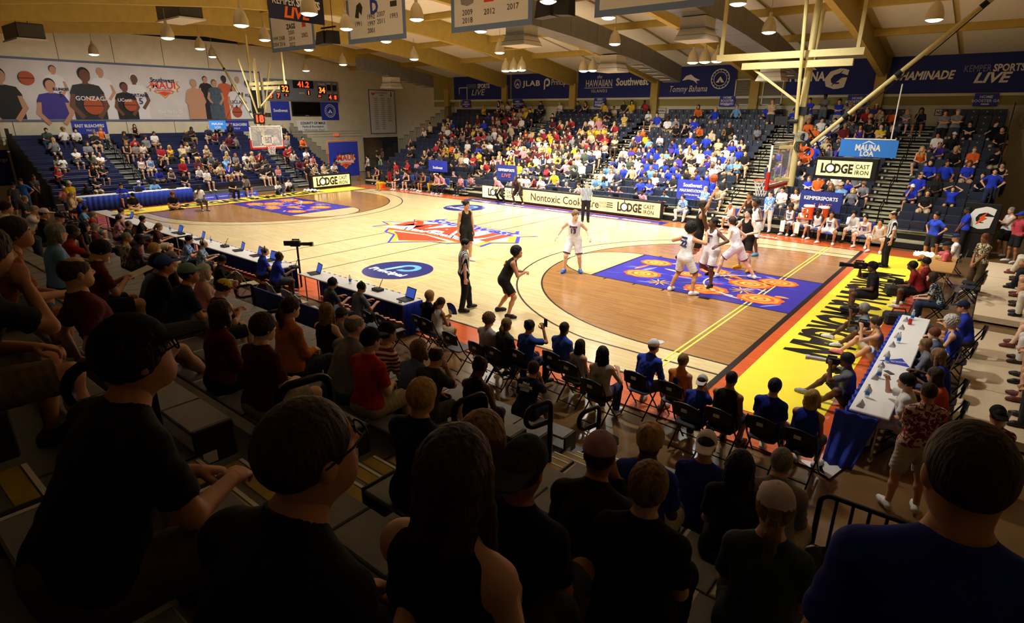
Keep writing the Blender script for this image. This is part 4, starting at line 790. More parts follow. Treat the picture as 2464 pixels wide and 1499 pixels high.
sit_lap;19.2;3.3;.16;1.57;1;polo,l;shorts,8a8270;crew,b;w;;6a3a34;0;1;1;;guest in light blue polo seated on the beige platform nearer the white bench
sit_photo;17.07;3.97;0;1.57;.97;polo,d86a70;shorts,3a3d46;crew,g;o;1a1a1e,0;e8e8e8;0;1;1;;person in coral pink polo and black cap at small wooden table
sit_back;19.2;4.3;.16;1.57;1;polo,r;pants,1a1a1e;bob,y;w;;202024;1;1;1;;guest in red polo seated on the beige platform nearer the white bench
pl_wait;11.43;4.42;0;2.47;1.17;tank,eceaee;shorts,eceaee,5a2440;short,k;b;;4a90c8;0;1;1;;dark skinned player in white jersey with blue shoes behind the rebound
sit_table;-3.45;-9.69;0;-.5;.97;tee,4a1622;shorts,b5a888;pony,l;w;;dddddd;1;1;1;;ponytailed person in maroon tee at press table with laptop
sit_lap;19.2;5.4;.16;1.57;1;polo,g;shorts,2b3550;short,l;o;;3a2820;0;1;1;;guest in grey polo seated on the beige platform nearer the white bench
stand;15.4;5.44;0;1.89;1.06;tee,e8e8e8,vstripe,121214;pants,121214;thin,b;w;;0e0e10;0;1.08;1;;bald referee in striped shirt standing on the yellow panel
sit_lap;17.19;5.68;0;1.57;.97;tee,e4e0de;shorts,222328;crew,g;t;1c2547,0;222222;0;1;1;;person in white shirt and navy cap behind coral pink polo
sit_table;-4.6;-10.19;0;-.5;.97;tee,k;shorts,222328;short,g;w;;8a8a90;0;1.12;1;headset;grey haired announcer in black tee with headphones at far press table
sit_back;19.2;6.4;.16;1.57;1;polo,y;pants,c8c0ae;long,k;o;;6a3a34;1;1;1;;guest in yellow polo seated on the beige platform nearer the white bench
stand_hip;16.43;7.12;0;2.51;1;polo,2a44c4;shorts,222328;bun,k;t;;222222;1;1;2;;helper in blue scrub top handling a white towel by drinks table
sit_table;-5.4;-9.48;0;-.5;.97;polo,k;shorts,55606e;short,k;t;;8a8a90;0;1.12;2;headset;dark haired announcer in black polo with headset mic at far press table
pl_wait;10.59;6.26;0;2.58;1.17;tank,2a1810;shorts,17120f,c8541c;crew,k;o;;201c1c;0;1;1;;player in brown black jersey farthest from the camera by white bench
stand;16.58;7.44;0;1.57;.85;tee,2a44c4;shorts,222328;short,k;w;;8a8a90;0;1;2;;young helper in blue tee beside the small table with drinks
sit_table;-6.08;-9.99;0;-.4;.97;polo,c79aa4,print,8d2f45;pants,2b3550;short,b;w;;dddddd;0;1;2;;brown haired person in pink floral shirt in tan folding chair
sit_knees;14.79;8.02;0;3.04;.97;tank,e9e7ea;shorts,e6e4e8;short,k;t;;e8e8ea;0;1;2;;bench player in white jersey seated next to standing bald referee
sit_knees;14.22;8.59;0;3.04;.97;tank,e9e7ea;shorts,e6e4e8;short,k;w;;e8e8ea;0;1;2;;bench player in white number 21 jersey with short dark hair
sit_apart;13.04;8.49;0;3.04;.97;tank,e9e7ea;shorts,e6e4e8;crew,k;o;;e8e8ea;0;1.12;2;;bench player in white number 23 jersey with mouth open
stand_hip;18.64;8.98;0;2.2;1;long,b8404c;shorts,1a1a1e;crew,b;o;1f3cb0,0;e8e8e8;0;1;2;;person standing in rose red top and blue cap at edge of the floor
stand_front;17.17;9.18;0;1.88;1;polo,2038b8;pants,141416;crew,k;b;;dddddd;0;1.12;2;;dark skinned person standing in royal blue polo with badge beside black sponsor board
sit_table;-7.75;-10.26;0;-.4;.97;tee,r;shorts,55606e;short,g;w;;8a8a90;0;1;2;;grey haired person in red tee at far end of press row
sit_knees;12.49;9.02;0;3.04;.97;tank,e9e7ea;shorts,e6e4e8;curly,k;d;;e8e8ea;0;1.12;2;;very dark skinned bench player in white jersey over white tee
sit_lap;-7.72;-9.28;0;-.3;.97;polo,d7b9bd,print,a85a68;shorts,b5a888;short,b;w;;dddddd;0;1;2;;person in pale pink floral shirt beside yellow panel corner
sit_chin;13.66;9.43;0;3.04;.97;long,w;shorts,e6e4e8;curly,k;p;;222222;0;1;2;;bench player in plain white long sleeved warm-up with hand over mouth
sit_knees;11.87;9.33;0;3.04;.97;tank,e9e7ea;shorts,e6e4e8;crew,k;t;;e8e8ea;0;1;2;headband;bench player in white number 0 jersey with white headband and towel
sit_lap;10.01;8.99;0;3.04;.97;tank,e9e7ea;shorts,e6e4e8;short,k;w;;e8e8ea;0;1;2;;bench player in white jersey seated behind the paint beside standing coach
sit_lap;11.3;9.34;0;3.04;.97;tank,e9e7ea;shorts,e6e4e8;curly,b;b;;e8e8ea;0;1.12;2;;bench player in white number 12 jersey over white tee with curly hair and towel
stand_cross;18.35;10.14;0;2.2;1;tank,w;shorts,141416;crew,g;w;;e8e8e8;0;1.12;2;;grey bearded person standing in white tank top with folded arms
stand_front;10.42;9.29;0;2.84;1;tee,3f74d4,print,b4d4f4;pants,dcd8ce;crew,b;p;;dddddd;0;1.12;2;;coach standing in blue floral shirt and white trousers under the near hoop
sit_chin;9.02;8.88;0;3.04;.97;tank,e9e7ea;shorts,e6e4e8;crew,k;o;;e8e8ea;0;1;2;headband;bench player in white jersey with headband seated behind the rebounders
stand;3.24;6.16;0;-2.61;1.06;tee,e8e8e8,vstripe,121214;pants,121214;crew,g;p;;0e0e10;0;1;1;;grey haired referee in striped shirt standing before the lit board
sit_lap;15.75;10.85;.761;3.09;1.023;tee,k;shorts,b5a888;bob,b;w;;8a8a90;1;1;2;;person in black tee, brown hair, third row of far bleachers
stand_cross;7.7;9.01;0;2.84;1;tee,3f74d4,print,b4d4f4;pants,dcd8ce;crew,g;p;;dddddd;0;1;2;;bald coach standing in blue floral shirt beside sponsor cloth
sit_cross;11.18;10.3;.508;3.2;1.013;tee,w;shorts,b5a888;long,b;t;;8a8a90;1;1;2;;person in white tee, brown hair, second row of far bleachers
sit_apart;13.2;10.85;.831;3.16;.86;tee,g;pants,2b3550;bob,y;p;;8a8a90;1;1;2;;person in grey tee, blond hair, third row of far bleachers
sit_table;-9.57;-10.01;0;-.4;.97;tee,l;shorts,3a3d46;short,k;o;;8a8a90;0;1;2;;person in light blue shirt at far end of press row
sit_lap;10.63;10.3;.501;3.03;1.03;polo,w;shorts,55606e;pony,k;w;;8a8a90;1;1;2;;person in white polo, black hair, second row of far bleachers
sit_cross;12.76;10.85;.75;3.13;1.05;tee,l;shorts,55606e;short,k;t;b8a888,0;e8e8e8;0;1;2;;person in light blue tee and cap, third row of far bleachers
sit_lap;12.35;10.85;.774;3.24;.993;tee,k;shorts,b5a888;long,l;t;;222222;1;1;2;;person in black tee, light brown hair, third row of far bleachers
sit_head;16.48;11.4;1.088;3.06;.86;tee,b;shorts,222328;bob,b;w;;222222;1;1;2;;person in royal blue tee, brown hair, fourth row of far bleachers
sit_chin;15.19;11.4;1.074;3.06;.892;tee,b;shorts,222328;crew,b;t;e8e6e2,0;dddddd;0;1.12;2;;person in royal blue tee and white cap, fourth row of far bleachers
stand;16.63;11.49;0;2.2;.8;tank,b0aca4,print,4a4846;shorts,55606e;curly,g;o;;dddddd;1;1;2;;grey haired person in grey print top beside blue polo
stand_hip;17.6;11.7;1.285;3.05;.954;tee,b;pants,2b3550;crew,k;w;;222222;0;1;2;;person in royal blue tee, black hair, standing, hands on hips, fifth row of far bleachers
sit_knees;13.52;11.4;1.087;3.01;.863;tee,g;shorts,222328;curly,l;w;7a5ab0,0;222222;0;1;2;;person in grey tee and cap, fourth row of far bleachers
sit_apart;12.11;11.4;1.088;3.25;.86;tee,k;shorts,222328;short,k;p;;dddddd;0;1.12;2;;person in black tee, black hair, fourth row of far bleachers
sit_knees;6.54;9.61;0;3.04;.97;polo,3f74d4,print,b4d4f4;pants,d8d4ca;short,b;w;;8a8a90;0;1;2;;coach in blue floral shirt at end of white team bench, leaning forward
sit_lap;15.89;11.95;1.275;3.05;1.023;polo,k;pants,1a1a1c;long,b;b;;dddddd;1;1;2;;person in black polo, brown hair, fifth row of far bleachers
sit_lap;11.74;11.4;1.006;3.12;1.05;tee,o;shorts,55606e;curly,b;w;;8a8a90;0;1;2;;person in orange tee, brown curly hair, fourth row of far bleachers
sit_talk;15.28;11.95;1.264;3.11;1.05;tee,b;shorts,55606e;thin,k;t;;e8e8e8;0;1.12;2;;person in royal blue tee, black hair, turned aside, fifth row of far bleachers
sit_cross;11.35;11.4;1.071;3.13;.9;polo,b;shorts,55606e;crew,l;p;;dddddd;0;1;2;;person in royal blue polo, light brown hair, fourth row of far bleachers
sit_lap;13.04;11.95;1.264;3.2;1.049;tee,g;shorts,222328;bun,b;p;;dddddd;1;1;2;;person in grey tee, brown hair, fifth row of far bleachers
sit_lap;12.28;11.95;1.299;3.26;.968;polo,w;shorts,b5a888;curly,b;w;;8a8a90;0;1.12;2;;person in white polo, brown curly hair, fifth row of far bleachers
sit_knees;17.29;12.5;1.587;3.02;.896;polo,k;pants,2b3550;bun,b;p;;e8e8e8;1;1;2;;person in black polo, brown hair, leaning on knees, sixth row of far bleachers
sit_lap;6.51;10.23;0;3.04;.97;polo,3f74d4,print,b4d4f4;pants,d8d4ca;short,g;w;;8a8a90;0;1;2;;grey haired coach in blue floral shirt on white team bench
sit_table;5.3;10.16;0;3.14;.97;polo,l;shorts,222328;crew,k;o;;222222;0;1;2;glasses;person in light blue shirt with glasses at end of the lit board
sit_cross;17.76;13.05;1.805;3.22;.987;tank,k;pants,2b3550;pony,k;w;;8a8a90;1;1;2;;person in black tank top, black hair, seventh row of far bleachers
sit_lap;16.71;13.05;1.796;3.26;1.006;tee,b;shorts,b5a888;bob,r;t;;e8e8e8;1;1;2;;person in royal blue tee, reddish hair, seventh row of far bleachers
sit_lap;-11.71;-11.25;.254;-.56;1.007;tee,c;shorts,55606e;short,g;w;;dddddd;0;1;2;;grey haired person in charcoal top far along near bleachers
sit_apart;16.02;13.05;1.804;3.12;.989;tee,b;shorts,222328;crew,b;o;;8a8a90;0;1.12;2;;person in royal blue tee, brown hair, legs apart, seventh row of far bleachers
sit_knees;15.5;13.05;1.78;3.06;1.044;tee,b;pants,1a1a1c;bob,k;w;;8a8a90;1;1;2;;person in royal blue tee, black hair, seventh row of far bleachers
sit_table;4.25;9.86;0;3.14;.97;tee,d29aa2,print,9c4a58;shorts,b5a888;crew,k;b;;e8e8e8;0;1;2;;dark skinned scorer in pink floral shirt beside laptop
sit_cross;13.45;13.05;1.821;3.19;.948;tee,b;shorts,b5a888;short,b;w;;222222;0;1;2;;person in royal blue tee, brown hair, arms folded, seventh row of far bleachers
sit_apart;10.61;12.5;1.52;3.09;1.05;polo,k;shorts,55606e;crew,b;w;;8a8a90;0;1;2;;person in black polo, brown hair, legs apart, sixth row of far bleachers
sit_chin;7.57;11.63;0;3.04;.97;polo,3f74d4,print,b4d4f4;pants,d8d4ca;short,k;o;;8a8a90;0;1;2;;coach in blue floral shirt with hand raised on white team bench
sit_lap;-12.05;-9.37;0;-.4;.97;tee,b;shorts,222328;short,y;b;d8c8b0,0;e8e8e8;0;1;2;;person in blue top and straw coloured hat beside blue skirted table
sit_talk;17.47;14.15;2.353;3.28;.907;long,k;shorts,b5a888;curly,b;w;;dddddd;0;1.12;2;;person in black long sleeved top, brown curly hair, ninth row of far bleachers
sit_lap;16.75;14.15;2.326;3.08;.969;tee,o;shorts,3a3d46;crew,l;p;;222222;0;1.12;2;;person in orange tee, light brown hair, ninth row of far bleachers
sit_cross;7.79;12.5;1.602;3.26;.86;tee,l;shorts,222328;curly,k;t;;222222;0;1;2;;person in light blue tee, black curly hair, sixth row of far bleachers
sit_table;2.79;10.15;0;3.14;.97;tee,d29aa2,print,9c4a58;shorts,b5a888;thin,g;o;;8a8a90;0;1.12;2;headset;headset scorer in pink floral shirt with thin grey hair
sit_knees;16.13;14.15;2.304;3.19;1.022;tee,k;pants,1a1a1c;pony,y;t;;dddddd;1;1;2;;person in black tee, blond hair, ninth row of far bleachers
sit_knees;14.95;14.15;2.322;3.28;.979;tank,o;shorts,55606e;long,y;w;;e8e8e8;1;1;2;;person in orange tank top, blond hair, ninth row of far bleachers
sit_chin;7.37;12.5;1.573;3.29;.928;tee,l;shorts,b5a888;thin,k;o;;222222;0;1;2;;person in light blue tee, black hair, sixth row of far bleachers
sit_table;2.28;10.16;0;3.14;.97;polo,d29aa2,print,9c4a58;shorts,55606e;crew,k;t;;8a8a90;0;1;2;headset;headset scorer in pink floral shirt with dark cropped hair
sit_knees;10.52;13.6;2.095;3.28;.908;polo,o;shorts,55606e;short,l;w;;8a8a90;0;1;2;;person in orange polo, light brown hair, eighth row of far bleachers
sit_knees;6.94;12.5;1.586;3.26;.898;tee,w;shorts,222328;long,b;w;;e8e8e8;1;1;2;;person in white tee, brown hair, sixth row of far bleachers
sit_lap;7.94;13.05;1.777;3.28;1.05;tee,k;shorts,b5a888;crew,k;w;;222222;0;1;2;;person in black tee, black hair, seventh row of far bleachers
sit_talk;6.31;12.5;1.588;3.54;.892;tee,v;shorts,222328;bob,r;p;;8a8a90;1;1;2;;person in purple tee, reddish hair, sixth row of far bleachers
sit_table;3.15;10.95;0;3.14;.97;polo,d29aa2,print,9c4a58;shorts,55606e;short,b;w;;8a8a90;0;1;2;headset,glasses;headset scorer in pink floral shirt with glasses
sit_chin;15.53;14.7;2.624;3.02;.874;tee,v;shorts,55606e;thin,k;t;;dddddd;0;1;2;;person in purple tee, black hair, tenth row of far bleachers
sit_lap;6.81;13.05;1.854;3.31;.873;polo,b;pants,1a1a1c;crew,b;w;;dddddd;0;1;2;;person in royal blue polo, brown hair, seventh row of far bleachers
sit_cross;5.45;12.5;1.525;3.39;1.039;tee,k;shorts,55606e;crew,b;w;;e8e8e8;0;1;2;;person in black tee, brown hair, sixth row of far bleachers
sit_phone;6.35;13.05;1.859;3.34;.86;tee,w;shorts,222328;long,y;w;;e8e8e8;1;1;2;;person in white tee, blond hair, seventh row of far bleachers
sit_apart;15.88;15.25;2.831;3.23;.991;polo,k;shorts,55606e;bob,k;w;e8e6e2,0;dddddd;1;1;2;;person in black polo and white cap, eleventh row of far bleachers
sit_lap;7.43;13.6;2.102;3.32;.893;polo,b;shorts,b5a888;bun,k;t;3a3ca8,0;dddddd;1;1;2;;person in royal blue polo and cap, eighth row of far bleachers
sit_lap;15.34;15.25;2.84;3.01;.969;tee,w;shorts,222328;short,k;t;;8a8a90;0;1;2;;person in white tee, black hair, eleventh row of far bleachers
sit_apart;11.14;14.7;2.624;3.01;.873;tee,t;pants,1a1a1c;crew,b;t;;222222;0;1.12;2;;person in tan tee, brown hair, tenth row of far bleachers
sit_talk;5.65;13.05;1.777;3.33;1.05;tee,w;shorts,222328;bob,k;w;;222222;1;1;2;;person in white tee, black hair, seventh row of far bleachers
sit_table;.34;10.16;0;3.14;.97;tank,d29aa2,print,9c4a58;pants,2b3550;pony,b;p;;dddddd;1;1;2;;ponytailed scorer in pink floral shirt behind the long lit sponsor board
sit_cross;10.64;14.7;2.605;3.22;.919;long,b;pants,2b3550;crew,b;p;;222222;0;1;2;;person in royal blue long sleeved top, brown hair, tenth row of far bleachers
sit_talk;5.09;13.05;1.798;3.25;1.003;tank,t;shorts,222328;long,l;w;;8a8a90;1;1;2;;person in tan tank top, light brown hair, seventh row of far bleachers
bend;-2.55;8.46;0;-2.93;1.09;tank,241612;shorts,1a1210;crew,k;d;;8a8a90;0;1.12;1;;substitute in black uniform bending over in front of lit board
sit_table;-.37;10.05;0;3.14;.97;tee,e8e8e8,vstripe,141416;shorts,222328;crew,g;t;;8a8a90;0;1;2;;seated official in black and white stripes behind the long lit sponsor board
sit_knees;17.5;15.8;3.062;3.01;1.05;tee,k;shorts,3a3d46;pony,k;w;;8a8a90;1;1;2;;person in black tee, black hair, twelfth row of far bleachers
sit_lap;4.59;13.05;1.821;3.42;.949;tee,k;shorts,3a3d46;bun,y;w;c8a820,0;dddddd;1;1;2;;person in black tee and yellow cap, seventh row of far bleachers
sit_cross;7.32;14.15;2.302;3.29;1.025;tee,t;shorts,3a3d46;long,k;t;;e8e8e8;1;1;2;;person in tan tee, black hair, arms folded, ninth row of far bleachers;person in tan tee, black hair, arms folded, ninth row of far
sit_lap;2.32;11.95;1.264;3.32;1.05;tee,e;shorts,55606e;bun,l;w;;dddddd;1;1;2;;person in dark green tee, light brown hair, fifth row of far bleachers
sit_knees;13.54;15.8;3.075;3.11;1.02;tee,k;shorts,3a3d46;thin,l;w;;8a8a90;0;1;2;;person in black tee, light brown hair, twelfth row of far bleachers
sit_table;-.95;10.06;0;3.14;.97;tee,d29aa2,print,9c4a58;shorts,b5a888;short,g;o;;e8e8e8;0;1;2;;grey haired scorer in pink floral shirt beside striped official
sit_lap;2.84;12.5;1.564;3.48;.95;polo,v;shorts,222328;pony,b;b;e8e6e2,0;dddddd;1;1;2;;person in purple polo and white cap, sixth row of far bleachers
sit_cross;13.07;15.8;3.062;3.25;1.05;polo,y;pants,2b3550;long,k;p;;8a8a90;1;1;2;;person in yellow polo, black hair, twelfth row of far bleachers
sit_cross;13.05;15.8;3.062;3.23;1.05;tee,y;pants,2b3550;long,b;p;;8a8a90;1;1;2;;person in yellow tee, brown hair, twelfth row of far bleachers
sit_cross;3.83;13.05;1.844;3.44;.895;tee,l;pants,2b3550;bob,k;t;;8a8a90;1;1;2;;person in light blue tee, black hair, seventh row of far bleachers
stand_cross;15.79;16.1;3.341;3.24;1.001;polo,g;shorts,3a3d46;short,g;w;;222222;0;1;2;;person in grey polo, grey hair, thirteenth row of far bleachers
sit_lap;-14.31;-9.06;0;-.5;.97;polo,t;shorts,3a3d46;short,g;p;;e8e8e8;1;1;2;;grey haired person in cream top at corner of blue skirted table
stand_cross;15.35;16.1;3.341;3.22;.977;tee,g;pants,1a1a1c;short,b;t;;222222;0;1.12;2;;person in grey tee, brown hair, standing, arms folded, thirteenth row of far bleachers
sit_cross;6.14;14.15;2.292;3.36;1.05;tee,t;shorts,b5a888;bob,k;w;;222222;1;1;2;;person in tan tee, black hair, arms folded, ninth row of far bleachers;person in tan tee, black hair, arms folded, ninth row of far
sit_lap;12.21;15.8;3.081;3.23;1.007;tank,v;shorts,55606e;long,k;t;;e8e8e8;1;1;2;;person in purple tank top, black hair, twelfth row of far bleachers
sit_talk;17.17;16.35;3.368;3.15;.937;tee,k;shorts,222328;bun,b;p;;222222;1;1;2;;person in black tee, brown hair, turned aside, thirteenth row of far bleachers
sit_cross;16.31;16.35;3.382;3.15;.904;tee,k;shorts,222328;short,k;p;;e8e8e8;0;1.12;2;;person in black tee, black hair, thirteenth row of far bleachers
sit_lap;11.55;15.8;3.065;3.2;1.043;tee,m;shorts,b5a888;crew,g;o;;dddddd;0;1.12;2;;person in maroon tee, grey hair, twelfth row of far bleachers
sit_lap;3.27;13.05;1.841;3.33;.903;polo,b;shorts,55606e;crew,k;t;;e8e8e8;0;1.12;2;;person in royal blue polo, black hair, seventh row of far bleachers
sit_lap;15.7;16.35;3.356;3.17;.966;tee,m;shorts,55606e;bun,r;t;;8a8a90;1;1;2;;person in maroon tee, reddish hair, thirteenth row of far bleachers
sit_knees;10.77;15.8;3.08;3.26;1.01;tee,v;shorts,3a3d46;long,k;w;;222222;1;1;2;;person in purple tee, black hair, twelfth row of far bleachers
sit_talk;6.71;14.7;2.63;3.26;.86;polo,w;pants,1a1a1c;crew,g;w;e8e6e2,0;8a8a90;0;1;2;;person in white polo and white cap, tenth row of far bleachers
sit_phone;10.29;15.8;3.125;3.13;.904;long,o;pants,1a1a1c;crew,l;w;;dddddd;0;1.12;2;;person in orange long sleeved top, light brown hair, twelfth row of far bleachers
sit_knees;4.92;14.15;2.348;3.45;.919;tee,b;shorts,b5a888;bun,b;t;;e8e8e8;1;1;2;;person in royal blue tee, brown hair, ninth row of far bleachers
sit_lap;1.5;12.5;1.594;3.26;.879;tee,n;pants,2b3550;bob,y;w;;8a8a90;1;1;2;;person in navy tee, blond hair, sixth row of far bleachers
sit_lap;12.47;16.35;3.334;3.19;1.016;tank,e;pants,2b3550;bun,b;t;;8a8a90;1;1;2;;person in dark green tank top, brown hair, thirteenth row of far bleachers
sit_lap;12.45;16.35;3.335;3.23;1.014;tee,k;pants,2b3550;pony,l;t;;8a8a90;1;1;2;;person in black tee, light brown hair, thirteenth row of far bleachers
bend;-3.94;8.65;0;2.94;1;tee,d29aa2,print,9c4a58;pants,141416;crew,b;w;;222222;0;1;2;;coach in pink floral shirt crouching with hands on knees before the lit board
stand_front;-14.93;-8.82;0;-1.4;1;tee,y;shorts,b5a888;crew,w;t;e8e4e0,0;e8e8e8;0;1;2;;person standing in pale yellow tee and white cap before left bleachers
sit_photo;-13.42;-3.84;0;-1.57;.97;tee,w;shorts,5a5f6a;crew,b;b;141416,0;8a8a90;0;1.12;2;;photographer in white tee and black cap on a low seat by baseline
sit_lap;10.99;16.35;3.34;3.02;1.003;tee,w;pants,2b3550;crew,k;w;;dddddd;0;1;2;;person in white tee, black hair, hands in lap, thirteenth row of far bleachers
sit_table;-2.15;10.38;0;3.14;.97;tee,d29aa2,print,9c4a58;pants,1a1a1c;short,k;w;;222222;0;1;2;;dark haired scorer in pink floral shirt beside red mixer box
sit_knees;2.64;13.6;2.077;3.5;.951;tee,b;pants,1a1a1c;bun,l;w;;8a8a90;1;1;2;;person in royal blue tee, light brown hair, eighth row of far bleachers
sit_talk;10.37;16.35;3.322;3.01;1.044;tee,w;shorts,b5a888;bun,k;w;;222222;1;1;2;;person in white tee, black hair, turned aside, thirteenth row of far bleachers
sit_knees;3.68;14.15;2.346;3.26;.923;tee,b;shorts,b5a888;curly,b;t;141416,0;e8e8e8;0;1;2;;person in royal blue tee and black cap, ninth row of far bleachers
sit_knees;5.97;15.25;2.848;3.38;.951;tee,k;shorts,55606e;long,l;b;;222222;1;1;2;;person in black tee, light brown hair, eleventh row of far bleachers
sit_lap;7.5;15.8;3.144;3.43;.86;polo,g;shorts,222328;long,b;b;;dddddd;1;1;2;;person in grey polo, brown hair, twelfth row of far bleachers
stand;-15.91;-10.65;0;-1.2;1;tee,c;shorts,222328;crew,k;t;161618,0;8a8a90;0;1;2;;person standing in charcoal top in dark doorway under recordings banner
sit_knees;2.05;13.6;2.094;3.43;.911;polo,p;shorts,3a3d46;bun,k;w;;e8e8e8;1;1;2;;person in pink polo, black hair, eighth row of far bleachers
sit_table;-2.74;10.43;0;3.14;.97;polo,k;pants,1a1a1c;short,k;w;;e8e8e8;0;1.12;2;;bearded looking person in black polo behind the long lit sponsor board
sit_chin;14.35;17.45;3.847;3.03;1.019;tee,n;shorts,3a3d46;long,b;o;;dddddd;1;1;2;;person in navy tee, brown hair, fifteenth row of far bleachers
sit_talk;1.61;13.6;2.094;3.32;.911;tank,o;shorts,222328;long,b;b;;222222;1;1;2;;person in orange tank top, brown hair, eighth row of far bleachers
sit_cross;13.78;17.45;3.89;3.03;.919;polo,g;shorts,55606e;long,y;w;;222222;1;1;2;;person in grey polo, blond hair, fifteenth row of far bleachers
sit_chin;13.16;17.45;3.878;3.02;.947;tee,o;shorts,222328;thin,b;b;;dddddd;0;1;2;;person in orange tee, brown hair, fifteenth row of far bleachers
sit_knees;12.8;17.45;3.89;3.08;.918;long,e;shorts,222328;short,k;w;;dddddd;0;1;2;;person in dark green long sleeved top, black hair, fifteenth row of far bleachers
sit_chin;12.67;17.45;3.851;3.05;1.01;tee,t;shorts,b5a888;bun,b;w;;e8e8e8;1;1;2;;person in tan tee, brown hair, fifteenth row of far bleachers
sit_lap;6;15.8;3.082;3.39;1.003;tee,k;shorts,b5a888;crew,g;o;;8a8a90;0;1;2;;person in black tee, grey hair, twelfth row of far bleachers
stand_cross;10.85;17.2;3.855;3.07;.98;tee,b;shorts,b5a888;bun,k;w;;222222;1;1;2;;person in royal blue tee, black hair, fifteenth row of far bleachers
sit_knees;12.13;17.45;3.833;3.13;1.05;polo,r;pants,1a1a1c;thin,b;w;;dddddd;0;1;2;;person in red polo, brown hair, fifteenth row of far bleachers
sit_table;-4.27;9.93;0;3.14;.97;tee,w;shorts,3a3d46;crew,b;b;;dddddd;0;1;2;;person in white shirt behind the long lit sponsor board
floor_cross;-14.8;-4.64;0;-1.57;1;tee,k;shorts,b8a688;curly,r;t;;222222;0;1;2;;reddish curly haired helper in black sitting cross-legged on yellow panel
sit_lap;11.51;17.45;3.906;3.03;.881;tank,k;shorts,b5a888;bob,y;t;;8a8a90;1;1;2;;person in black tank top, blond hair, fifteenth row of far bleachers
sit_phone;2.6;14.7;2.63;3.38;.86;polo,w;pants,2b3550;bob,b;w;;e8e8e8;1;1;2;;person in white polo, brown hair, tenth row of far bleachers
stand_cross;9.47;17.2;3.855;3.01;1.022;polo,b;shorts,b5a888;crew,b;t;;e8e8e8;0;1;2;;person in royal blue polo, brown hair, fifteenth row of far bleachers
floor_cross;-15.75;-6.14;0;-1.57;1;polo,k;shorts,b8a688;crew,b;w;101012,0;dddddd;0;1;2;;ball helper in black hoodie and cap sitting cross-legged before blue table
sit_chin;4.38;15.8;3.144;3.44;.86;tee,o;pants,1a1a1c;short,k;t;;8a8a90;0;1.12;2;;person in orange tee, black hair, twelfth row of far bleachers
sit_lap;1.73;14.7;2.622;3.29;.88;polo,y;shorts,3a3d46;short,k;b;;8a8a90;0;1;2;;person in yellow polo, black hair, tenth row of far bleachers
sit_cross;-.26;13.6;2.086;3.29;.93;tank,w;pants,2b3550;bob,y;t;;8a8a90;1;1;2;;person in white tank top, blond hair, eighth row of far bleachers
stand_cross;10.04;17.75;4.112;3.08;.974;polo,g;shorts,55606e;short,k;b;;e8e8e8;0;1;2;;person in grey polo, black hair, sixteenth row of far bleachers
sit_phone;8.74;17.45;3.871;3.26;.963;long,b;pants,2b3550;crew,k;t;;8a8a90;0;1;2;;person in royal blue long sleeved top, black hair, fifteenth row of far bleachers
stand_cross;7.63;17.2;3.855;3.34;.996;tee,t;shorts,3a3d46;long,l;w;;222222;1;1;2;;person in tan tee, light brown hair, fifteenth row of far bleachers
sit_chin;3.48;15.8;3.127;3.46;.901;tee,k;pants,1a1a1c;pony,y;w;;e8e8e8;1;1;2;;person in black tee, blond hair, twelfth row of far bleachers
sit_cross;.04;14.15;2.314;3.42;.997;polo,t;shorts,3a3d46;long,l;b;;dddddd;1;1;2;;person in tan polo, light brown hair, ninth row of far bleachers
sit_table;-5.51;10.07;0;3.14;.97;tank,k;shorts,3a3d46;long,k;w;;dddddd;1;1;2;;black haired person in black behind the long lit sponsor board
sit_lap;2.98;15.8;3.144;3.53;.86;tee,k;pants,1a1a1c;bun,b;o;;222222;1;1;2;;person in black tee, brown hair, twelfth row of far bleachers
stand_hip;-17.53;-9.96;0;-2.2;1;polo,2f6fd0;pants,3c5070;crew,k;t;161618,0;dddddd;0;1;2;;camera carrier standing in bright blue tee beside dark curtain
sit_talk;3.8;16.35;3.337;3.32;1.009;tee,b;shorts,55606e;curly,k;w;;8a8a90;0;1.12;2;;person in royal blue tee, black curly hair, thirteenth row of far bleachers
sit_cross;-.61;14.15;2.292;3.4;1.05;tee,r;shorts,b5a888;curly,l;t;;dddddd;0;1.12;2;;person in red tee, light brown curly hair, ninth row of far bleachers
sit_cross;3.56;16.35;3.359;3.44;.959;tee,k;pants,1a1a1c;bun,b;w;;222222;1;1;2;;person in black tee, brown hair, arms folded, thirteenth row of far bleachers
sit_lap;-7.49;9.08;0;3.04;.97;polo,d29aa2,print,9c4a58;pants,17171a;crew,k;b;;8a8a90;0;1;2;;dark skinned coach in pink floral shirt with hands in lap
sit_phone;2.72;16.35;3.32;3.26;1.05;tee,g;shorts,b5a888;bun,b;p;;8a8a90;1;1;2;;person in grey tee, brown hair, looking down, thirteenth row of far bleachers
sit_knees;-.67;14.7;2.627;3.38;.869;tee,m;shorts,222328;bob,y;b;e8e6e2,0;dddddd;1;1;2;;person in maroon tee and white cap, tenth row of far bleachers
sit_table;-4.95;11.59;0;3.14;.97;long,c;shorts,222328;short,l;w;;222222;0;1.12;2;;bald person in charcoal behind the long lit sponsor board
sit_table;-17.16;-6.09;0;-1.57;.97;tee,b;shorts,222328;bun,k;t;;222222;1;1;2;;person in blue tee with laptop at blue skirted table
sit_table;-17.81;-8.36;0;-1.57;.97;tee,p;pants,2b3550;crew,w;t;;dddddd;0;1;2;;white haired person in pink shirt behind blue skirted table
sit_lap;2.2;16.35;3.334;3.32;1.017;tee,w;shorts,b5a888;curly,b;b;;222222;0;1.12;2;;person in white tee, brown curly hair, thirteenth row of far bleachers
sit_talk;4.5;17.45;3.843;3.29;1.029;polo,b;shorts,b5a888;bun,y;w;;8a8a90;1;1;2;;person in royal blue polo, blond hair, fifteenth row of far bleachers
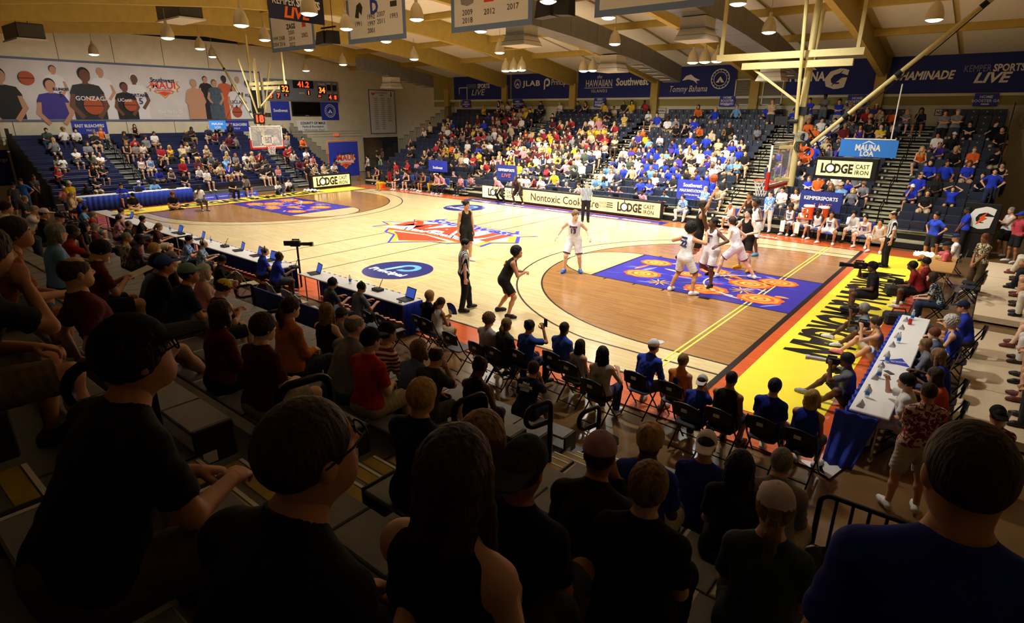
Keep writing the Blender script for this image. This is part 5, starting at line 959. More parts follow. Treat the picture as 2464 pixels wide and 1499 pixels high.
sit_lap;-1.29;14.7;2.559;3.41;1.027;tee,m;shorts,222328;thin,b;w;;8a8a90;0;1.12;2;;person in maroon tee, brown hair, tenth row of far bleachers
sit_apart;5.53;18;4.164;3.25;.88;tee,l;pants,1a1a1c;curly,g;p;;dddddd;0;1;2;;person in light blue tee, grey curly hair, sixteenth row of far bleachers
sit_knees;-7.6;10.21;0;3.04;.97;polo,d29aa2,print,9c4a58;pants,17171a;crew,k;b;;222222;0;1.12;2;;dark skinned coach in pink floral shirt hunched on knees
sit_table;-18.22;-7.31;0;-1.57;.97;tee,k;shorts,55606e;short,b;d;;e8e8e8;0;1.12;2;;bald dark skinned person in black behind blue skirted table
sit_knees;-8.89;9.01;0;3.04;.97;polo,d29aa2,print,9c4a58;pants,17171a;crew,b;w;;dddddd;0;1;2;;crew cut coach in pink floral shirt leaning on knees
sit_knees;-9.11;8.8;0;3.04;.97;polo,d29aa2,print,9c4a58;pants,17171a;short,b;w;;dddddd;0;1;2;;brown haired coach in pink floral shirt beside bench players
sit_table;-17.72;-5.06;0;-1.57;.97;tee,b;shorts,3a3d46;crew,b;p;e8e8ee,0,2a3cb0;dddddd;0;1.12;2;;person in blue tee with white and blue cap at blue skirted table
sit_lap;-16.09;-.84;0;-1.57;.97;tee,k;pants,141416;short,r;w;;8a8a90;0;1;2;;red bearded person in black seated beside cameraman at far baseline
sit_table;-17.77;-4.29;0;-1.57;.97;tee,6fb4ee;shorts,b5a888;curly,k;b;;e8e8e8;0;1;2;;bald dark skinned person in light blue shirt at blue skirted table
stand_front;-19.36;-9.1;0;-1.2;1;tee,4a3c34;pants,3a322c;crew,k;o;;e8e8e8;0;1;2;;person standing in brown uniform beside black stair edge
sit_cross;-18.95;-6.63;.28;-1.55;.946;tee,k;shorts,b5a888;short,b;p;;e8e8e8;0;1;2;;person in black tee, brown hair, arms folded, lowest bleacher row below long poster
sit_lap;-9.08;10.12;0;3.04;.97;polo,d29aa2,print,9c4a58;pants,17171a;crew,g;w;;dddddd;0;1;2;;bald coach in pink floral shirt holding a clipboard board
sit_apart;-8.06;11.19;0;3.04;.97;polo,d29aa2,print,9c4a58;pants,17171a;short,k;w;;dddddd;0;1;2;;black haired coach in pink floral shirt next to lit board end
sit_knees;-10.06;9.35;0;3.04;.97;tee,151214;pants,c8981c;crew,k;b;;8a8a90;0;1;2;;bench player in black tee with yellow striped trousers beside pink coaches
stand;-8.71;10.81;0;3.14;1;tee,k;shorts,3a3d46;short,b;b;;222222;0;1.12;2;;person standing in black polo beside clipboard coaches
sit_knees;.41;17.45;3.902;3.47;.89;tee,w;shorts,55606e;pony,k;w;;222222;1;1;2;;person in white tee, black hair, fifteenth row of far bleachers
sit_photo;-16.63;.25;0;-1.57;.97;tee,g;shorts,141416;short,k;t;;e8e8e8;0;1;2;;cameraman in grey tee and black shorts under far hoop
sit_lap;-10.68;9;0;3.04;.97;tank,1a1214;shorts,151214;crew,k;o;;e8e8e8;0;1;2;;bench player in black jersey with towel on knee
sit_cross;-20.05;-7.91;.816;-1.5;.895;tee,r;pants,1a1a1c;bob,y;t;a11d24,0;e8e8e8;1;1;2;;person in red tee and cap, third bleacher row below long poster
floor_knee;-16.11;1.94;0;-1.57;.85;tee,w;pants,2b3550;short,l;b;;dddddd;0;1;2;;ball kid in white sitting on the floor with a white towel
sit_knees;-20.05;-6.39;.75;-1.46;1.05;tank,k;pants,2b3550;long,b;t;;8a8a90;1;1;2;;person in black tank top, brown hair, third bleacher row below long poster
sit_knees;-11.32;9.3;0;3.04;.97;tank,1a1214;shorts,151214;dreads,k;b;;dddddd;0;1;2;;bench player in black jersey with braided hair
sit_cross;-20.05;-5.87;.794;-1.63;.946;tee,k;shorts,222328;pony,b;w;;222222;1;1;2;;person in black tee, brown hair, third bleacher row below long poster
stand_front;-10.41;10.44;0;3.14;1;tee,c;shorts,55606e;crew,k;b;;222222;0;1.12;2;;person standing in charcoal tee behind black team bench
sit_lap;-13;7.59;0;3.04;.97;long,151214;pants,c8981c;crew,k;b;;8a8a90;0;1;2;;bench player in black tee and red yellow track trousers at corner end
stand_front;-10.06;10.87;0;3.14;1;tee,k;pants,3c5070;short,b;w;;dddddd;0;1.12;2;;fair skinned person standing in black polo and jeans behind bald coach
sit_chin;-12.02;8.89;0;3.04;.97;tank,241416;shorts,151214;short,k;w;;e8e8e8;0;1;2;;bench player in black jersey with hand over face
sit_lap;-18.95;-2.21;.317;-1.62;.86;tee,k;shorts,55606e;pony,b;w;;dddddd;1;1;2;;person in black tee, brown hair, hands in lap, lowest bleacher row below long poster
sit_lap;-12.53;8.43;0;3.04;.97;tee,1a1214;shorts,151214;short,b;w;;dddddd;0;1;2;;bench player in black tee third from the corner cooler
sit_knees;-19.5;-3.34;.557;-1.54;.9;tee,b;shorts,b5a888;crew,k;b;2139c4,0;8a8a90;0;1.12;2;;person in royal blue tee and blue cap, second bleacher row below long poster
sit_phone;-2.46;17.45;3.833;3.41;1.05;tee,k;shorts,55606e;crew,g;t;;222222;0;1.12;2;;person in black tee, grey hair, fifteenth row of far bleachers
sit_knees;-12.06;9.39;0;3.04;.97;tank,1a1214;shorts,151214;crew,k;b;;e8e8e8;0;1;2;;dark skinned bench player in black jersey with white socks
sit_knees;-19.5;-2.7;.573;-1.56;.862;tank,g;pants,2b3550;bob,l;w;d8d6d4,0;222222;1;1;2;;person in grey tank top and cap, second bleacher row below long poster
floor_knee;-16.75;3.02;0;-1.57;.9;tee,w;pants,1a1a1c;short,k;w;;8a8a90;0;1;2;;ball kid in white tee sitting with legs stretched
sit_lap;-21.15;-7.54;1.317;-1.38;.925;tee,g;shorts,3a3d46;long,b;w;;dddddd;1;1;2;;person in grey tee, brown hair, fifth bleacher row below long poster
sit_talk;-21.15;-7.31;1.327;-1.53;.902;polo,w;shorts,55606e;bun,k;b;;222222;1;1;2;;person in white polo, black hair, fifth bleacher row below long poster
sit_lap;-18.95;-.91;.258;-1.45;.998;tee,w;shorts,3a3d46;crew,k;w;;dddddd;0;1.12;2;;person in white tee, black hair, lowest bleacher row below long poster
sit_knees;-2.28;18;4.168;3.27;.87;tee,t;shorts,3a3d46;crew,b;o;;8a8a90;0;1;2;;person in tan tee, brown hair, sixteenth row of far bleachers
sit_cross;-21.15;-5.98;1.279;-1.43;1.013;tee,e;shorts,b5a888;short,b;b;141416,0;e8e8e8;0;1;2;;person in dark green tee and black cap, fifth bleacher row below long poster
stand_cross;-11.68;10.66;0;3.14;1;long,k;shorts,222328;crew,k;b;;222222;0;1.12;2;;dark skinned person standing in black polo behind black team bench
sit_cross;-21.15;-5.54;1.292;-1.37;.984;tee,w;pants,2b3550;thin,b;t;;dddddd;0;1;2;;person in white tee, brown hair, fifth bleacher row below long poster
sit_knees;-19.5;-1.1;.574;-1.65;.86;polo,w;pants,2b3550;short,g;p;;dddddd;0;1.12;2;;person in white polo, grey hair, second bleacher row below long poster
sit_lap;-20.6;-3.73;1.037;-1.49;.978;tank,w;shorts,3a3d46;long,b;w;;8a8a90;1;1;2;;person in white tank top, brown hair, fourth bleacher row below long poster
sit_lap;-20.6;-3.26;1.034;-1.52;.987;tank,l;shorts,b5a888;pony,b;p;;222222;1;1;2;;person in light blue tank top, brown hair, fourth bleacher row below long poster
sit_lap;-20.05;-1.73;.764;-1.56;1.015;long,r;shorts,222328;crew,k;w;d8a820,0;8a8a90;0;1;2;;person in red long sleeved top and cap, third bleacher row below long poster
sit_cross;-21.7;-6.47;1.549;-1.53;.985;polo,w;shorts,3a3d46;crew,b;w;;e8e8e8;0;1.12;2;;person in white polo, brown hair, sixth bleacher row below long poster
sit_chin;-20.6;-2.73;1.04;-1.49;.971;polo,k;pants,1a1a1c;pony,b;t;;222222;1;1;2;;person in black polo, brown hair, fourth bleacher row below long poster
stand;-13.63;9.2;0;3.14;1;tee,r;shorts,55606e;long,b;w;;8a8a90;1;1;2;;person standing in red top behind black team bench
sit_talk;-19.5;.19;.511;-1.57;1.007;polo,t;shorts,222328;pony,b;t;;dddddd;1;1;2;;person in tan polo, brown hair, second bleacher row below long poster
stand_cross;-13.33;9.96;0;3.14;1;tee,r;shorts,3a3d46;crew,k;t;a11d24,0;dddddd;0;1;2;;person standing in red polo and red cap behind black team bench
stand;-13.2;10.66;0;3.14;1;polo,d29aa2,print,9c4a58;pants,1a1a1c;short,b;b;;dddddd;0;1;2;;person standing in pink floral shirt behind black team bench
sit_knees;-13.85;10.19;0;3.04;.97;tank,241416;shorts,151214;short,k;w;;222222;0;1;2;;fair bench player in black jersey with white towel
stand;-14.62;9.47;0;3.14;1;polo,k;pants,8e1a1c;dreads,k;b;;8a8a90;0;1;2;;tall bench player standing in black tee with yellow emblem and red trousers
stand;-11.51;13.09;0;3.14;1;tank,m;shorts,55606e;pony,b;b;;e8e8e8;1;1;2;;person standing in maroon top between two black polos
stand;-11.38;13.97;0;3.14;1;tee,w;shorts,b5a888;crew,k;b;;8a8a90;0;1;2;;dark skinned person standing in white tee behind pink coaches
sit_knees;-16.15;9.79;0;3.04;.97;tank,1a1214;shorts,151214;short,k;t;;dddddd;0;1.12;2;;bench player in black jersey at the corner end with cooler beside
stand;-18.58;11.9;0;2.74;1;tank,3f8f5c;pants,1a1a1c;bob,l;w;;8a8a90;1;1;2;;person standing in green top in the corner exit
stand_front;-19.51;11.43;0;2.74;1;polo,w;shorts,16171a;short,k;w;;222222;0;1;2;;person standing in white tee with lanyard and black shorts beside corner banner
stand;-20.53;13.18;0;2.74;1;tee,k;pants,2b3550;short,b;p;;e8e8e8;0;1;2;;person standing in black top beside green top in corner exit
stand;-24.31;16.16;0;2.74;1;tee,r;pants,1a1a1c;thin,w;b;;e8e8e8;0;1;2;;white haired person standing in red top in the corner exit
stand_cross;-25.95;18.02;0;2.74;1;tee,c8404c,vstripe,e8e0dc;shorts,55606e;short,g;t;;dddddd;0;1;2;;person standing in red striped shirt in the corner exit
"""
CROWD_TEXT = """
sit_lap;-20.05;-.84;.75;1.05;m
sit_chin;-19.5;.7;.532;.957;b
sit_lap;-22.25;-5.71;1.777;1.05;g
sit_lap;-19.5;1.24;.513;1.003;k
sit_apart;-20.05;.25;.783;.971;k
sit_talk;-22.8;-7.1;2.06;.992;g
sit_lap;-18.95;2.63;.235;1.05;k
sit_cross;-20.05;.9;.763;1.018;l
sit_knees;-20.6;-.22;1.008;1.047;k
sit_talk;-18.95;3.08;.235;1.05;k
sit_knees;-20.6;.16;1.006;1.05;g
sit_lap;-22.25;-3.76;1.81;.975;k
sit_lap;-21.7;-2.15;1.522;1.046;r
sit_phone;-19.5;2.61;.492;1.05;k
sit_lap;-18.95;3.69;.317;.86;p
sit_lap;-22.25;-3.27;1.859;.861;g
sit_cross;-21.7;-1.63;1.558;.962;y
sit_phone;-22.25;-2.91;1.843;.898;w
sit_knees;-20.05;2.17;.831;.86;w
sit_lap;-20.6;1.25;1.006;1.05;g
sit_cross;-21.7;-.93;1.535;1.016;t
sit_lap;-20.6;1.8;1.074;.893;g
sit_knees;-23.9;-7.07;2.565;1.012;e
sit_phone;-23.35;-4.95;2.292;1.05;k
sit_apart;-22.8;-3.13;2.08;.944;r
sit_phone;-21.7;-.21;1.556;.967;k
sit_talk;-23.9;-6.26;2.582;.973;w
sit_lap;-20.6;2.45;1.065;.915;w
sit_phone;-20.05;3.47;.827;.869;e
sit_lap;-22.8;-2.48;2.059;.993;g
sit_knees;-23.9;-5.7;2.579;.978;w
sit_knees;-21.7;.47;1.573;.928;t
sit_talk;-20.6;2.9;1.062;.921;t
sit_cross;-23.35;-3.38;2.335;.95;k
sit_knees;-22.25;-.41;1.859;.86;w
sit_apart;-18.95;5.81;.317;.86;k
sit_chin;-20.6;3.32;1.02;1.019;r
sit_lap;-23.9;-4.41;2.567;1.008;o
sit_knees;-19.5;5.48;.492;1.05;m
sit_knees;-18.95;6.35;.317;.86;t
sit_lap;-23.35;-1.76;2.336;.948;w
sit_knees;-19.5;5.98;.511;1.006;m
sit_lap;-18.95;7.11;.317;.86;t
sit_phone;-18.95;7.46;.317;.86;e
sit_apart;-22.25;1.91;1.859;.86;g
sit_knees;-18.95;7.83;.317;.86;w
sit_apart;-23.35;.12;2.317;.991;k
sit_phone;-18.95;8;.317;.86;w
sit_knees;-24.45;-2.43;2.869;.901;k
sit_apart;-20.6;5.85;1.033;.989;w
sit_knees;-20.05;6.95;.823;.878;p
sit_knees;-21.15;5.6;1.345;.86;r
sit_apart;-22.8;2.59;2.034;1.05;m
sit_knees;-23.35;1.86;2.373;.86;m
sit_talk;-21.15;5.97;1.275;1.024;r
sit_phone;-20.6;6.86;1.018;1.022;w
sit_talk;-22.8;3.05;2.116;.86;g
sit_phone;-23.9;.72;2.592;.949;k
sit_knees;-23.9;1.78;2.549;1.05;n
sit_phone;-22.8;5.27;2.034;1.05;k
sit_lap;-22.25;6.46;1.777;1.05;g
sit_chin;-24.45;2.65;2.865;.912;k
sit_talk;-22.8;5.95;2.059;.992;t
sit_chin;-24.45;3.56;2.879;.878;k
sit_knees;-22.25;7.66;1.777;1.05;o
sit_knees;-23.9;6.14;2.549;1.05;k
sit_talk;-23.9;6.71;2.573;.994;r
sit_lap;-23.9;7.32;2.552;1.041;k
"""
PEOPLE = []
for ln in PEOPLE_TEXT.strip().split('\n'):
    q = ln.split(';'); cl = q[10].split(',') if q[10] else 0
    PEOPLE.append([q[0], *map(float, q[1:6]), q[6].split(','), q[7].split(','), q[8].split(',') if q[8] else 0, q[9], ['#' + cl[0], cl[1] == '1'] + ['#' + c for c in cl[2:]] if cl else 0, '#' + q[11], int(q[12]), float(q[13]), int(q[14]), q[15].split(',') if q[15] else [], q[16], q[17] if len(q) > 17 else 0])
    PEOPLE[-1][7][1:] = ['#' + c for c in PEOPLE[-1][7][1:]]
    if len(PEOPLE[-1][6]) > 3: PEOPLE[-1][6][3] = '#' + PEOPLE[-1][6][3]
CROWD_XY = [[q[0], *map(float, q[1:5]), q[5]] for q in (ln.split(';') for ln in CROWD_TEXT.strip().split('\n'))]
# ------------------------------------------------------------------ bleachers
deckm = mat('light_tan_deck', '#a9a283', .55, noise=.15, nscale=3); deckg = mat('grey_deck', '#6b6a66', .5, noise=.2, nscale=4); risem = mat('black_riser', '#101011', .6); seatm = mat('navy_plastic_seat', '#222838', .45, noise=.08, nscale=5); benchn = mat('navy_vinyl_bench', '#18204a', .5, noise=.08, nscale=3); tagm = mat('white_plate', '#e6e4dd', .5); greyseat = mat('grey_plastic_bench', '#77787a', .42, noise=.22, nscale=6, bump=.1, bscale=50); capm = mat('black_plastic_endcap', '#1a1a1c', .4); ystripe = mat('worn_yellow_tread', '#b89a26', .6, noise=.35, nscale=9); railm = mat('black_tube', '#0b0b0c', .28, .4)
RUN, RISE = .55, .257
# ---- far bleachers
fb = thing('bleacher', 'long far bleacher of navy plastic seats below the blue wall banners', 'bleacher', (0, 9.3, 0))
FX0, FX1 = -17.2, 17.6
AIS = [(-8.1, -7.1), (0.0, 1.1), (8.0, 9.1), (13.85, 14.85)]
SECS = [(FX0, -8.1), (-7.1, 0.0), (1.1, 8.0), (9.1, 13.85), (14.85, FX1)]
for i in range(17):
    mb = MB(); y = RUN * i; z = RISE * (i + 1); mb.box(FX0, FX1, y, y + RUN + .02, z - .05, z); mb.build('row_deck', deckm, fb)
    mb = MB(); mb.box(FX0, FX1, y + .01, y + .04, max(0, z - RISE), z - .05); mb.build('row_riser', risem, fb)
    for a, b in AIS:
        m_ = MB(); m_.box(a + .05, b - .05, y - .27, y + .0, z - .16, z - .115); m_.build('aisle_step', deckm, fb)
        m_ = MB(); m_.box(a - .10, a - .02, y + .22, y + .235, z + .10, z + .20); m_.build('row_plate', tagm, fb)
mb = MB(); mb.box(-.235, .235, -.22, .02, -.03, .01); mb.box(-.235, .235, .0, .06, .0, .30); seat_me = mb.mesh('seat', seatm, bevel=.012)
mb = MB(); mb.box(-.02, .02, -.012, 0, -.02, .02); num_me = mb.mesh('number_plate', tagm)
seats = []
taken = [(p[1], p[2]) for p in PEOPLE if p[2] > 9.2]
for i in range(17):
    for (a, b) in SECS:
        n = int((b - a) / .49); off = (b - a - n * .49) / 2
        for kx in range(n):
            x = a + off + .245 + .49 * kx; yy = 9.3 + RUN * (i + 1); free = all(abs(x - q[0]) > .3 or abs(yy - q[1]) > .3 for q in taken)
            seats.append((0 if free and i > 9 else 1, math.hypot(x - 17.7, yy + 17), x, i))
seats.sort(); rest_v = MB()
sv = [tuple(v.co) for v in seat_me.vertices]; sf = [tuple(p.vertices) for p in seat_me.polygons]
for j, (fr, d, x, i) in enumerate(seats):
    l = (x, RUN * (i + 1) - .06, RISE * (i + 1) + .42)
    if j < 290: obj('seat', seat_me, fb, l); obj('number_plate', num_me, fb, (x, l[1] - .002, l[2] + .2))
    else: rest_v.add([(v[0] + l[0], v[1] + l[1], v[2] + l[2]) for v in sv], sf)
r_ = rest_v.build('seat_rows', seatm, fb); r_['kind'] = 'stuff'
def loop_rail(parent, base, up, h=.9, w=.34, r=.022, m=railm, name='handrail', along=(0, 1, 0)):
    """post with a rounded loop on top, the loop lies towards 'along'"""
    b = np.array(base, float); a = np.array(along, float); pts = [b, b + (0, 0, h - .08)]
    for k in range(5): t = math.pi / 2 * k / 4; pts.append(b + (0, 0, h - .08) + a * (.08 - .08 * math.cos(t)) + np.array((0, 0, .08 * math.sin(t))))
    for k in range(1, 9): t = math.pi * k / 8; pts.append(b + (0, 0, h - .13) + a * (w - .13 + .13 * math.sin(t)) + np.array((0, 0, .13 * math.cos(t))))
    pts.append(b + (0, 0, h - .26)); m_ = MB(); m_.tube(pts, r, 8); m_.box(b[0] - .06, b[0] + .06, b[1] - .06, b[1] + .06, b[2], b[2] + .012); return m_.build(name, m, parent, smooth=True)
for a, b in AIS:
    x = (a + b) / 2
    for i in range(1, 16, 3): loop_rail(fb, (x, RUN * i + .2, RISE * (i + 1)), 1, .85, .9, .02, along=(0, 1, .3))
# stepped guard at the left end and dark curtain at the right end
gm = mat('dark_guard_bars', '#1c1d20', .4, .4)
for i in range(17):
    m_ = MB(); z0 = RISE * (i + 1) + .1; y0 = RUN * i; z1 = z0 + 1.05
    for k in range(6): yy = y0 + .05 + k * .09; m_.tube([(FX0 - .08, yy, z0 - .5), (FX0 - .08, yy, z1)], .011, 5)
    m_.tube([(FX0 - .08, y0 + .03, z1), (FX0 - .08, y0 + .52, z1)], .016, 6); m_.tube([(FX0 - .08, y0 + .03, z0), (FX0 - .08, y0 + .52, z0)], .013, 6); gp = m_.build('guard_panel', gm, fb); gp['kind'] = 'stuff'
    m_ = MB(); m_.box(FX1 + .02, FX1 + .06, y0, y0 + .56, 0, RISE * (i + 1) + 1.0); m_.build('end_panel', risem, fb)
# ---- bleachers under the long poster
lb = thing('bleacher', 'navy bench bleacher with grey aisle steps under the long player poster', 'bleacher', (-18.5, 0, 0))
LY0, LY1 = -8.6, 8.2; LA = [(-4.8, -3.8), (4.7, 5.7)]
for i in range(11):
    x = -RUN * i; z = RISE * (i + 1); m_ = MB(); m_.box(x - RUN - .02, x, LY0, LY1, z - .05, z); m_.build('row_deck', deckg, lb)
    m_ = MB(); m_.box(x - .04, x - .01, LY0, LY1, max(0, z - RISE), z - .05); m_.build('row_riser', mat('grey_riser', '#6d6f73', .6), lb)
    for a, b in ((LY0, -4.8), (-3.8, 4.7), (5.7, LY1)):
        m_ = MB(); m_.box(x - RUN - .06, x - RUN + .24, a + .05, b - .05, z + .38, z + .43); m_.box(x - RUN - .08, x - RUN - .04, a + .05, b - .05, z + .38, z + .62); m_.box(x - RUN + .18, x - RUN + .24, a + .05, b - .05, z + .24, z + .38); m_.build('bench_seat', benchn, lb, bevel=.01)
    for a, b in LA: m_ = MB(); m_.box(x - .0, x + .27, a + .05, b - .05, z - .16, z - .11); m_.build('aisle_step', mat('pale_grey_step', '#8d8c86', .5), lb)
for a, b in LA:
    for i in range(1, 10, 2): loop_rail(lb, (-RUN * i - .2, (a + b) / 2, RISE * (i + 1)), 1, .85, .8, .02, along=(-1, 0, .35))
for i in range(11):
    m_ = MB(); z0 = RISE * (i + 1) + .1; x0 = -RUN * i; z1 = z0 + 1.05
    for k in range(6): xx = x0 - .05 - k * .09; m_.tube([(xx, LY1 + .08, z0 - .4), (xx, LY1 + .08, z1)], .012, 5)
    m_.tube([(x0 - .03, LY1 + .08, z1), (x0 - .52, LY1 + .08, z1)], .016, 6); gp = m_.build('guard_panel', gm, lb); gp['kind'] = 'stuff'
    m_ = MB(); m_.box(x0 - .56, x0, LY0 - .10, LY0 - .04, 0, RISE * (i + 1) + 1.0); m_.build('end_panel', risem, lb)
# ---- near bleachers
nb = thing('bleacher', 'near bleacher of grey plank benches with yellow edged aisle steps', 'bleacher', (0, -10.8, 0))
NX0, NA0, NA1, NX1 = -13.0, 14.0, 15.05, 17.5
mb = MB(); mb.box(-.224, .224, -.02, .25, -.035, 0); mb.box(-.224, .224, .20, .245, -.16, -.035); plank_me = mb.mesh('bench_plank', greyseat, bevel=.008)
mb = MB(); mb.box(-.012, .012, .0, .245, 0, .002); tape_me = mb.mesh('seat_divider_tape', mat('white_tape', '#cfcfca', .6))
pv = [tuple(v.co) for v in plank_me.vertices]; pf = [tuple(q.vertices) for q in plank_me.polygons]; far_pl = MB(); planks = []
for i in range(14):
    y = -RUN * i; z = RISE * (i + 1); x1 = NX1 if i > 3 else 16.85
    for a, b in ((NX0, NA0), (NA1, x1)):
        m_ = MB(); m_.box(a, b, y - RUN, y, z - .04, z); m_.build('row_deck', deckg, nb); m_ = MB(); m_.box(a, b, y - .03, y, max(0, z - RISE), z - .04); m_.build('row_riser', risem, nb)
        n = int((b - a) / .457)
        for kx in range(n):
            x = (b - .23 - kx * .457) if b == NA0 else (a + .23 + kx * .457); planks.append((math.hypot(x - 17.7, y - 10.8 + 17), x, y - RUN, z + .43))
        e = b if b == NA0 else a; s_ = 1 if b == NA0 else -1
        m_ = MB(); m_.box(min(e, e + s_ * .03), max(e, e + s_ * .03), y - RUN - .02, y - RUN + .25, z + .16, z + .435); m_.build('bench_end_cap', capm, nb, bevel=.01)
        m_ = MB(); m_.box(min(e + s_ * .03, e + s_ * .035), max(e + s_ * .03, e + s_ * .035), y - RUN + .02, y - RUN + .11, z + .18, z + .26); m_.build('row_plate', tagm, nb)
    m_ = MB(); m_.box(NA0 + .03, NA1 - .03, y - RUN, y, z - .05, z); m_.build('aisle_deck', deckg, nb); m_ = MB(); m_.box(NA0 + .03, NA1 - .03, y - .03, y, max(0, z - RISE), z - .05); m_.build('row_riser', risem, nb)
    for k, (yy, zz) in enumerate(((y - .10, z + .001), (y + .17, z - .128))):
        if k: m_ = MB(); m_.box(NA0 + .05, NA1 - .05, y, y + .26, z - .17, z - .13); m_.build('aisle_step', deckg, nb)
        m_ = MB(); m_.box(NA0 + .06, NA1 - .06, yy - .05, yy + .05, zz, zz + .003); m_.build('yellow_tread_strip', ystripe, nb)
        m_ = MB(); m_.box(NA0 + .06, NA1 - .06, yy + .06, yy + .085, zz, zz + .003); m_.build('grip_strip', tagm, nb)
planks.sort()
for j, (d, x, y, z) in enumerate(planks):
    if j < 285:
        obj('bench_plank', plank_me, nb, (x, y, z))
        if j % 2 == 0: obj('seat_divider_tape', tape_me, nb, (x - .2, y, z))
    else: far_pl.add([(v[0] + x, v[1] + y, v[2] + z) for v in pv], pf)
r_ = far_pl.build('bench_planks_far_along', greyseat, nb); r_['kind'] = 'stuff'
for i in (0, 2, 4, 7, 9): loop_rail(nb, (14.36, -RUN * i - .3, RISE * (i + 1)), 1, .92, .36, .03, along=(-.25, -.95, 0))
for x in (9.9, 5.6): 
    for i in (0, 3): loop_rail(nb, (x, -RUN * i - .3, RISE * (i + 1)), 1, .92, .36, .028, along=(-.25, -.95, 0))
# guard rail panel by the cut-out at the right end
g_ = thing('guard_rail', 'black steel guard rail with vertical bars beside the near bleacher end', 'railing', (17.0, -11.15, 0))
m_ = MB(); pts = [(0, 0, 0), (0, 0, 1.0)] + [(.1 - .1 * math.cos(t), 0, 1.0 + .1 * math.sin(t)) for t in (.4, .8, 1.2, 1.57)] + [(1.3, 0, 1.1), (1.3, 0, 0)]; m_.tube(pts, .028, 8); m_.build('rail_frame', railm, g_, smooth=True)
m_ = MB(); m_.tube([(0, 0, .12), (1.3, 0, .12)], .02, 8); m_.build('bottom_rail', railm, g_)
for k in range(1, 9): m_ = MB(); m_.tube([(k * .145, 0, .12), (k * .145, 0, 1.1)], .016, 6); m_.build('bar', railm, g_)
# ------------------------------------------------------------------ banners, posters, scoreboard
bnavy = mat('navy_banner_cloth', '#1d2a78', .75, noise=.10, nscale=3, bump=.25, bscale=2.5); bwhite = mat('white_lettering', '#e9e8e4', .6); bgrey = mat('pale_grey_lettering', '#8f93b4', .6); royal = mat('royal_sign_face', '#2635a8', .6); blackm = mat('black_sign', '#0e0e10', .5); cream = mat('lit_cream_panel', '#f6e6a0', .5, emit='#f6e3a2', es=.75); peach = mat('lit_peach_panel', '#f9c987', .5, emit='#f7bd76', es=.8); inkd = mat('dark_ink', '#2c281c', .6); redled = mat('red_led', '#ff3a20', .4, emit='#ff3218', es=4); ambled = mat('amber_led', '#ff7a28', .4, emit='#ff5a18', es=4); greycab = mat('grey_cabinet', '#6d6f76', .5); silver = mat('silver_border', '#6b7fa8', .6); clothw = mat('white_banner_cloth', '#dcdad8', .75, bump=.2, bscale=3)
UP_Y = (math.pi / 2, 0, 0)                 # lettering that faces -y
UP_X = (math.pi / 2, 0, math.pi / 2)       # lettering that faces +x
def sheet_y(parent, x0, x1, z0, z1, y, m, name='cloth', th=.02): m_ = MB(); m_.box(x0, x1, y, y + th, z0, z1); return m_.build(name, m, parent)
def sheet_x(parent, y0, y1, z0, z1, x, m, name='panel', th=.02): m_ = MB(); m_.box(x - th, x, y0, y1, z0, z1); return m_.build(name, m, parent)
def wavy_y(parent, x0, x1, z0, z1, y, m, name='cloth', amp=.012):
    nx, nz = 24, 8; P_, Q_ = [], []
    for i in range(nx + 1):
        for j in range(nz + 1): u = i / nx; v = j / nz; P_.append((x0 + (x1 - x0) * u, y - amp * (1 + math.sin(u * 23) * (1 - v * .6) + .5 * math.sin(v * 9 + u * 11)), z0 + (z1 - z0) * v))
    for i in range(nx):
        for j in range(nz): a = i * (nz + 1) + j; Q_.append((a, a + nz + 1, a + nz + 2, a + 1))
    return obj(name, mesh_np(name, P_, Q_, (m,)), parent)
def seal(parent, c, r, rot, m1, m2, step):
    """round county seal: rings, dotted border, rays and hill"""
    def pl(poly, k, m, nm):
        me = bpy.data.meshes.new(nm); me.from_pydata([(x, y, 0) for x, y in poly], [], [tuple(range(len(poly)))]); me.materials.append(m); o = obj(nm, me, parent, tuple(np.array(c) + np.array(step) * k), rot); return o
    cir = lambda q, n=40: [(q * math.cos(2 * math.pi * i / n), q * math.sin(2 * math.pi * i / n)) for i in range(n)]
    pl(ring(0, 0, r, 0, 2 * math.pi, 40, r * .08), 1, m1, 'seal_ring'); pl(ring(0, 0, r * .72, 0, 2 * math.pi, 40, r * .06), 1, m1, 'seal_ring'); pl([(-.45 * r, -.35 * r), (0, .25 * r), (.45 * r, -.35 * r)], 1, m1, 'seal_hill'); pl(cir(r * .14, 16), 2, m1, 'seal_sun'); pl([(-.1 * r, -.35 * r), (0, -.02 * r), (.1 * r, -.35 * r)], 2, m2, 'seal_valley')
    for k in range(16):
        a = 2 * math.pi * k / 16; x, y = r * .86 * math.cos(a), r * .86 * math.sin(a); pl([(x - r * .045, y - r * .045), (x + r * .045, y - r * .045), (x + r * .045, y + r * .045), (x - r * .045, y + r * .045)], 1, m1, 'seal_letter_mark')
def poly_y(parent, pts, y, m, name): me = bpy.data.meshes.new(name); me.from_pydata([(x, y, z) for x, z in pts], [], [tuple(range(len(pts)))]); me.materials.append(m); return obj(name, me, parent)
def poly_x(parent, pts, x, m, name): me = bpy.data.meshes.new(name); me.from_pydata([(x, y, z) for y, z in pts], [], [tuple(range(len(pts)))]); me.materials.append(m); return obj(name, me, parent)
YB = WYF - .12; YT = YB - .045
def wall_banner(x0, x1, lab): t = thing('wall_banner', lab, 'banner', (0, 0, 0)); wavy_y(t, x0, x1, 5.82, 7.78, YB, bnavy); return t
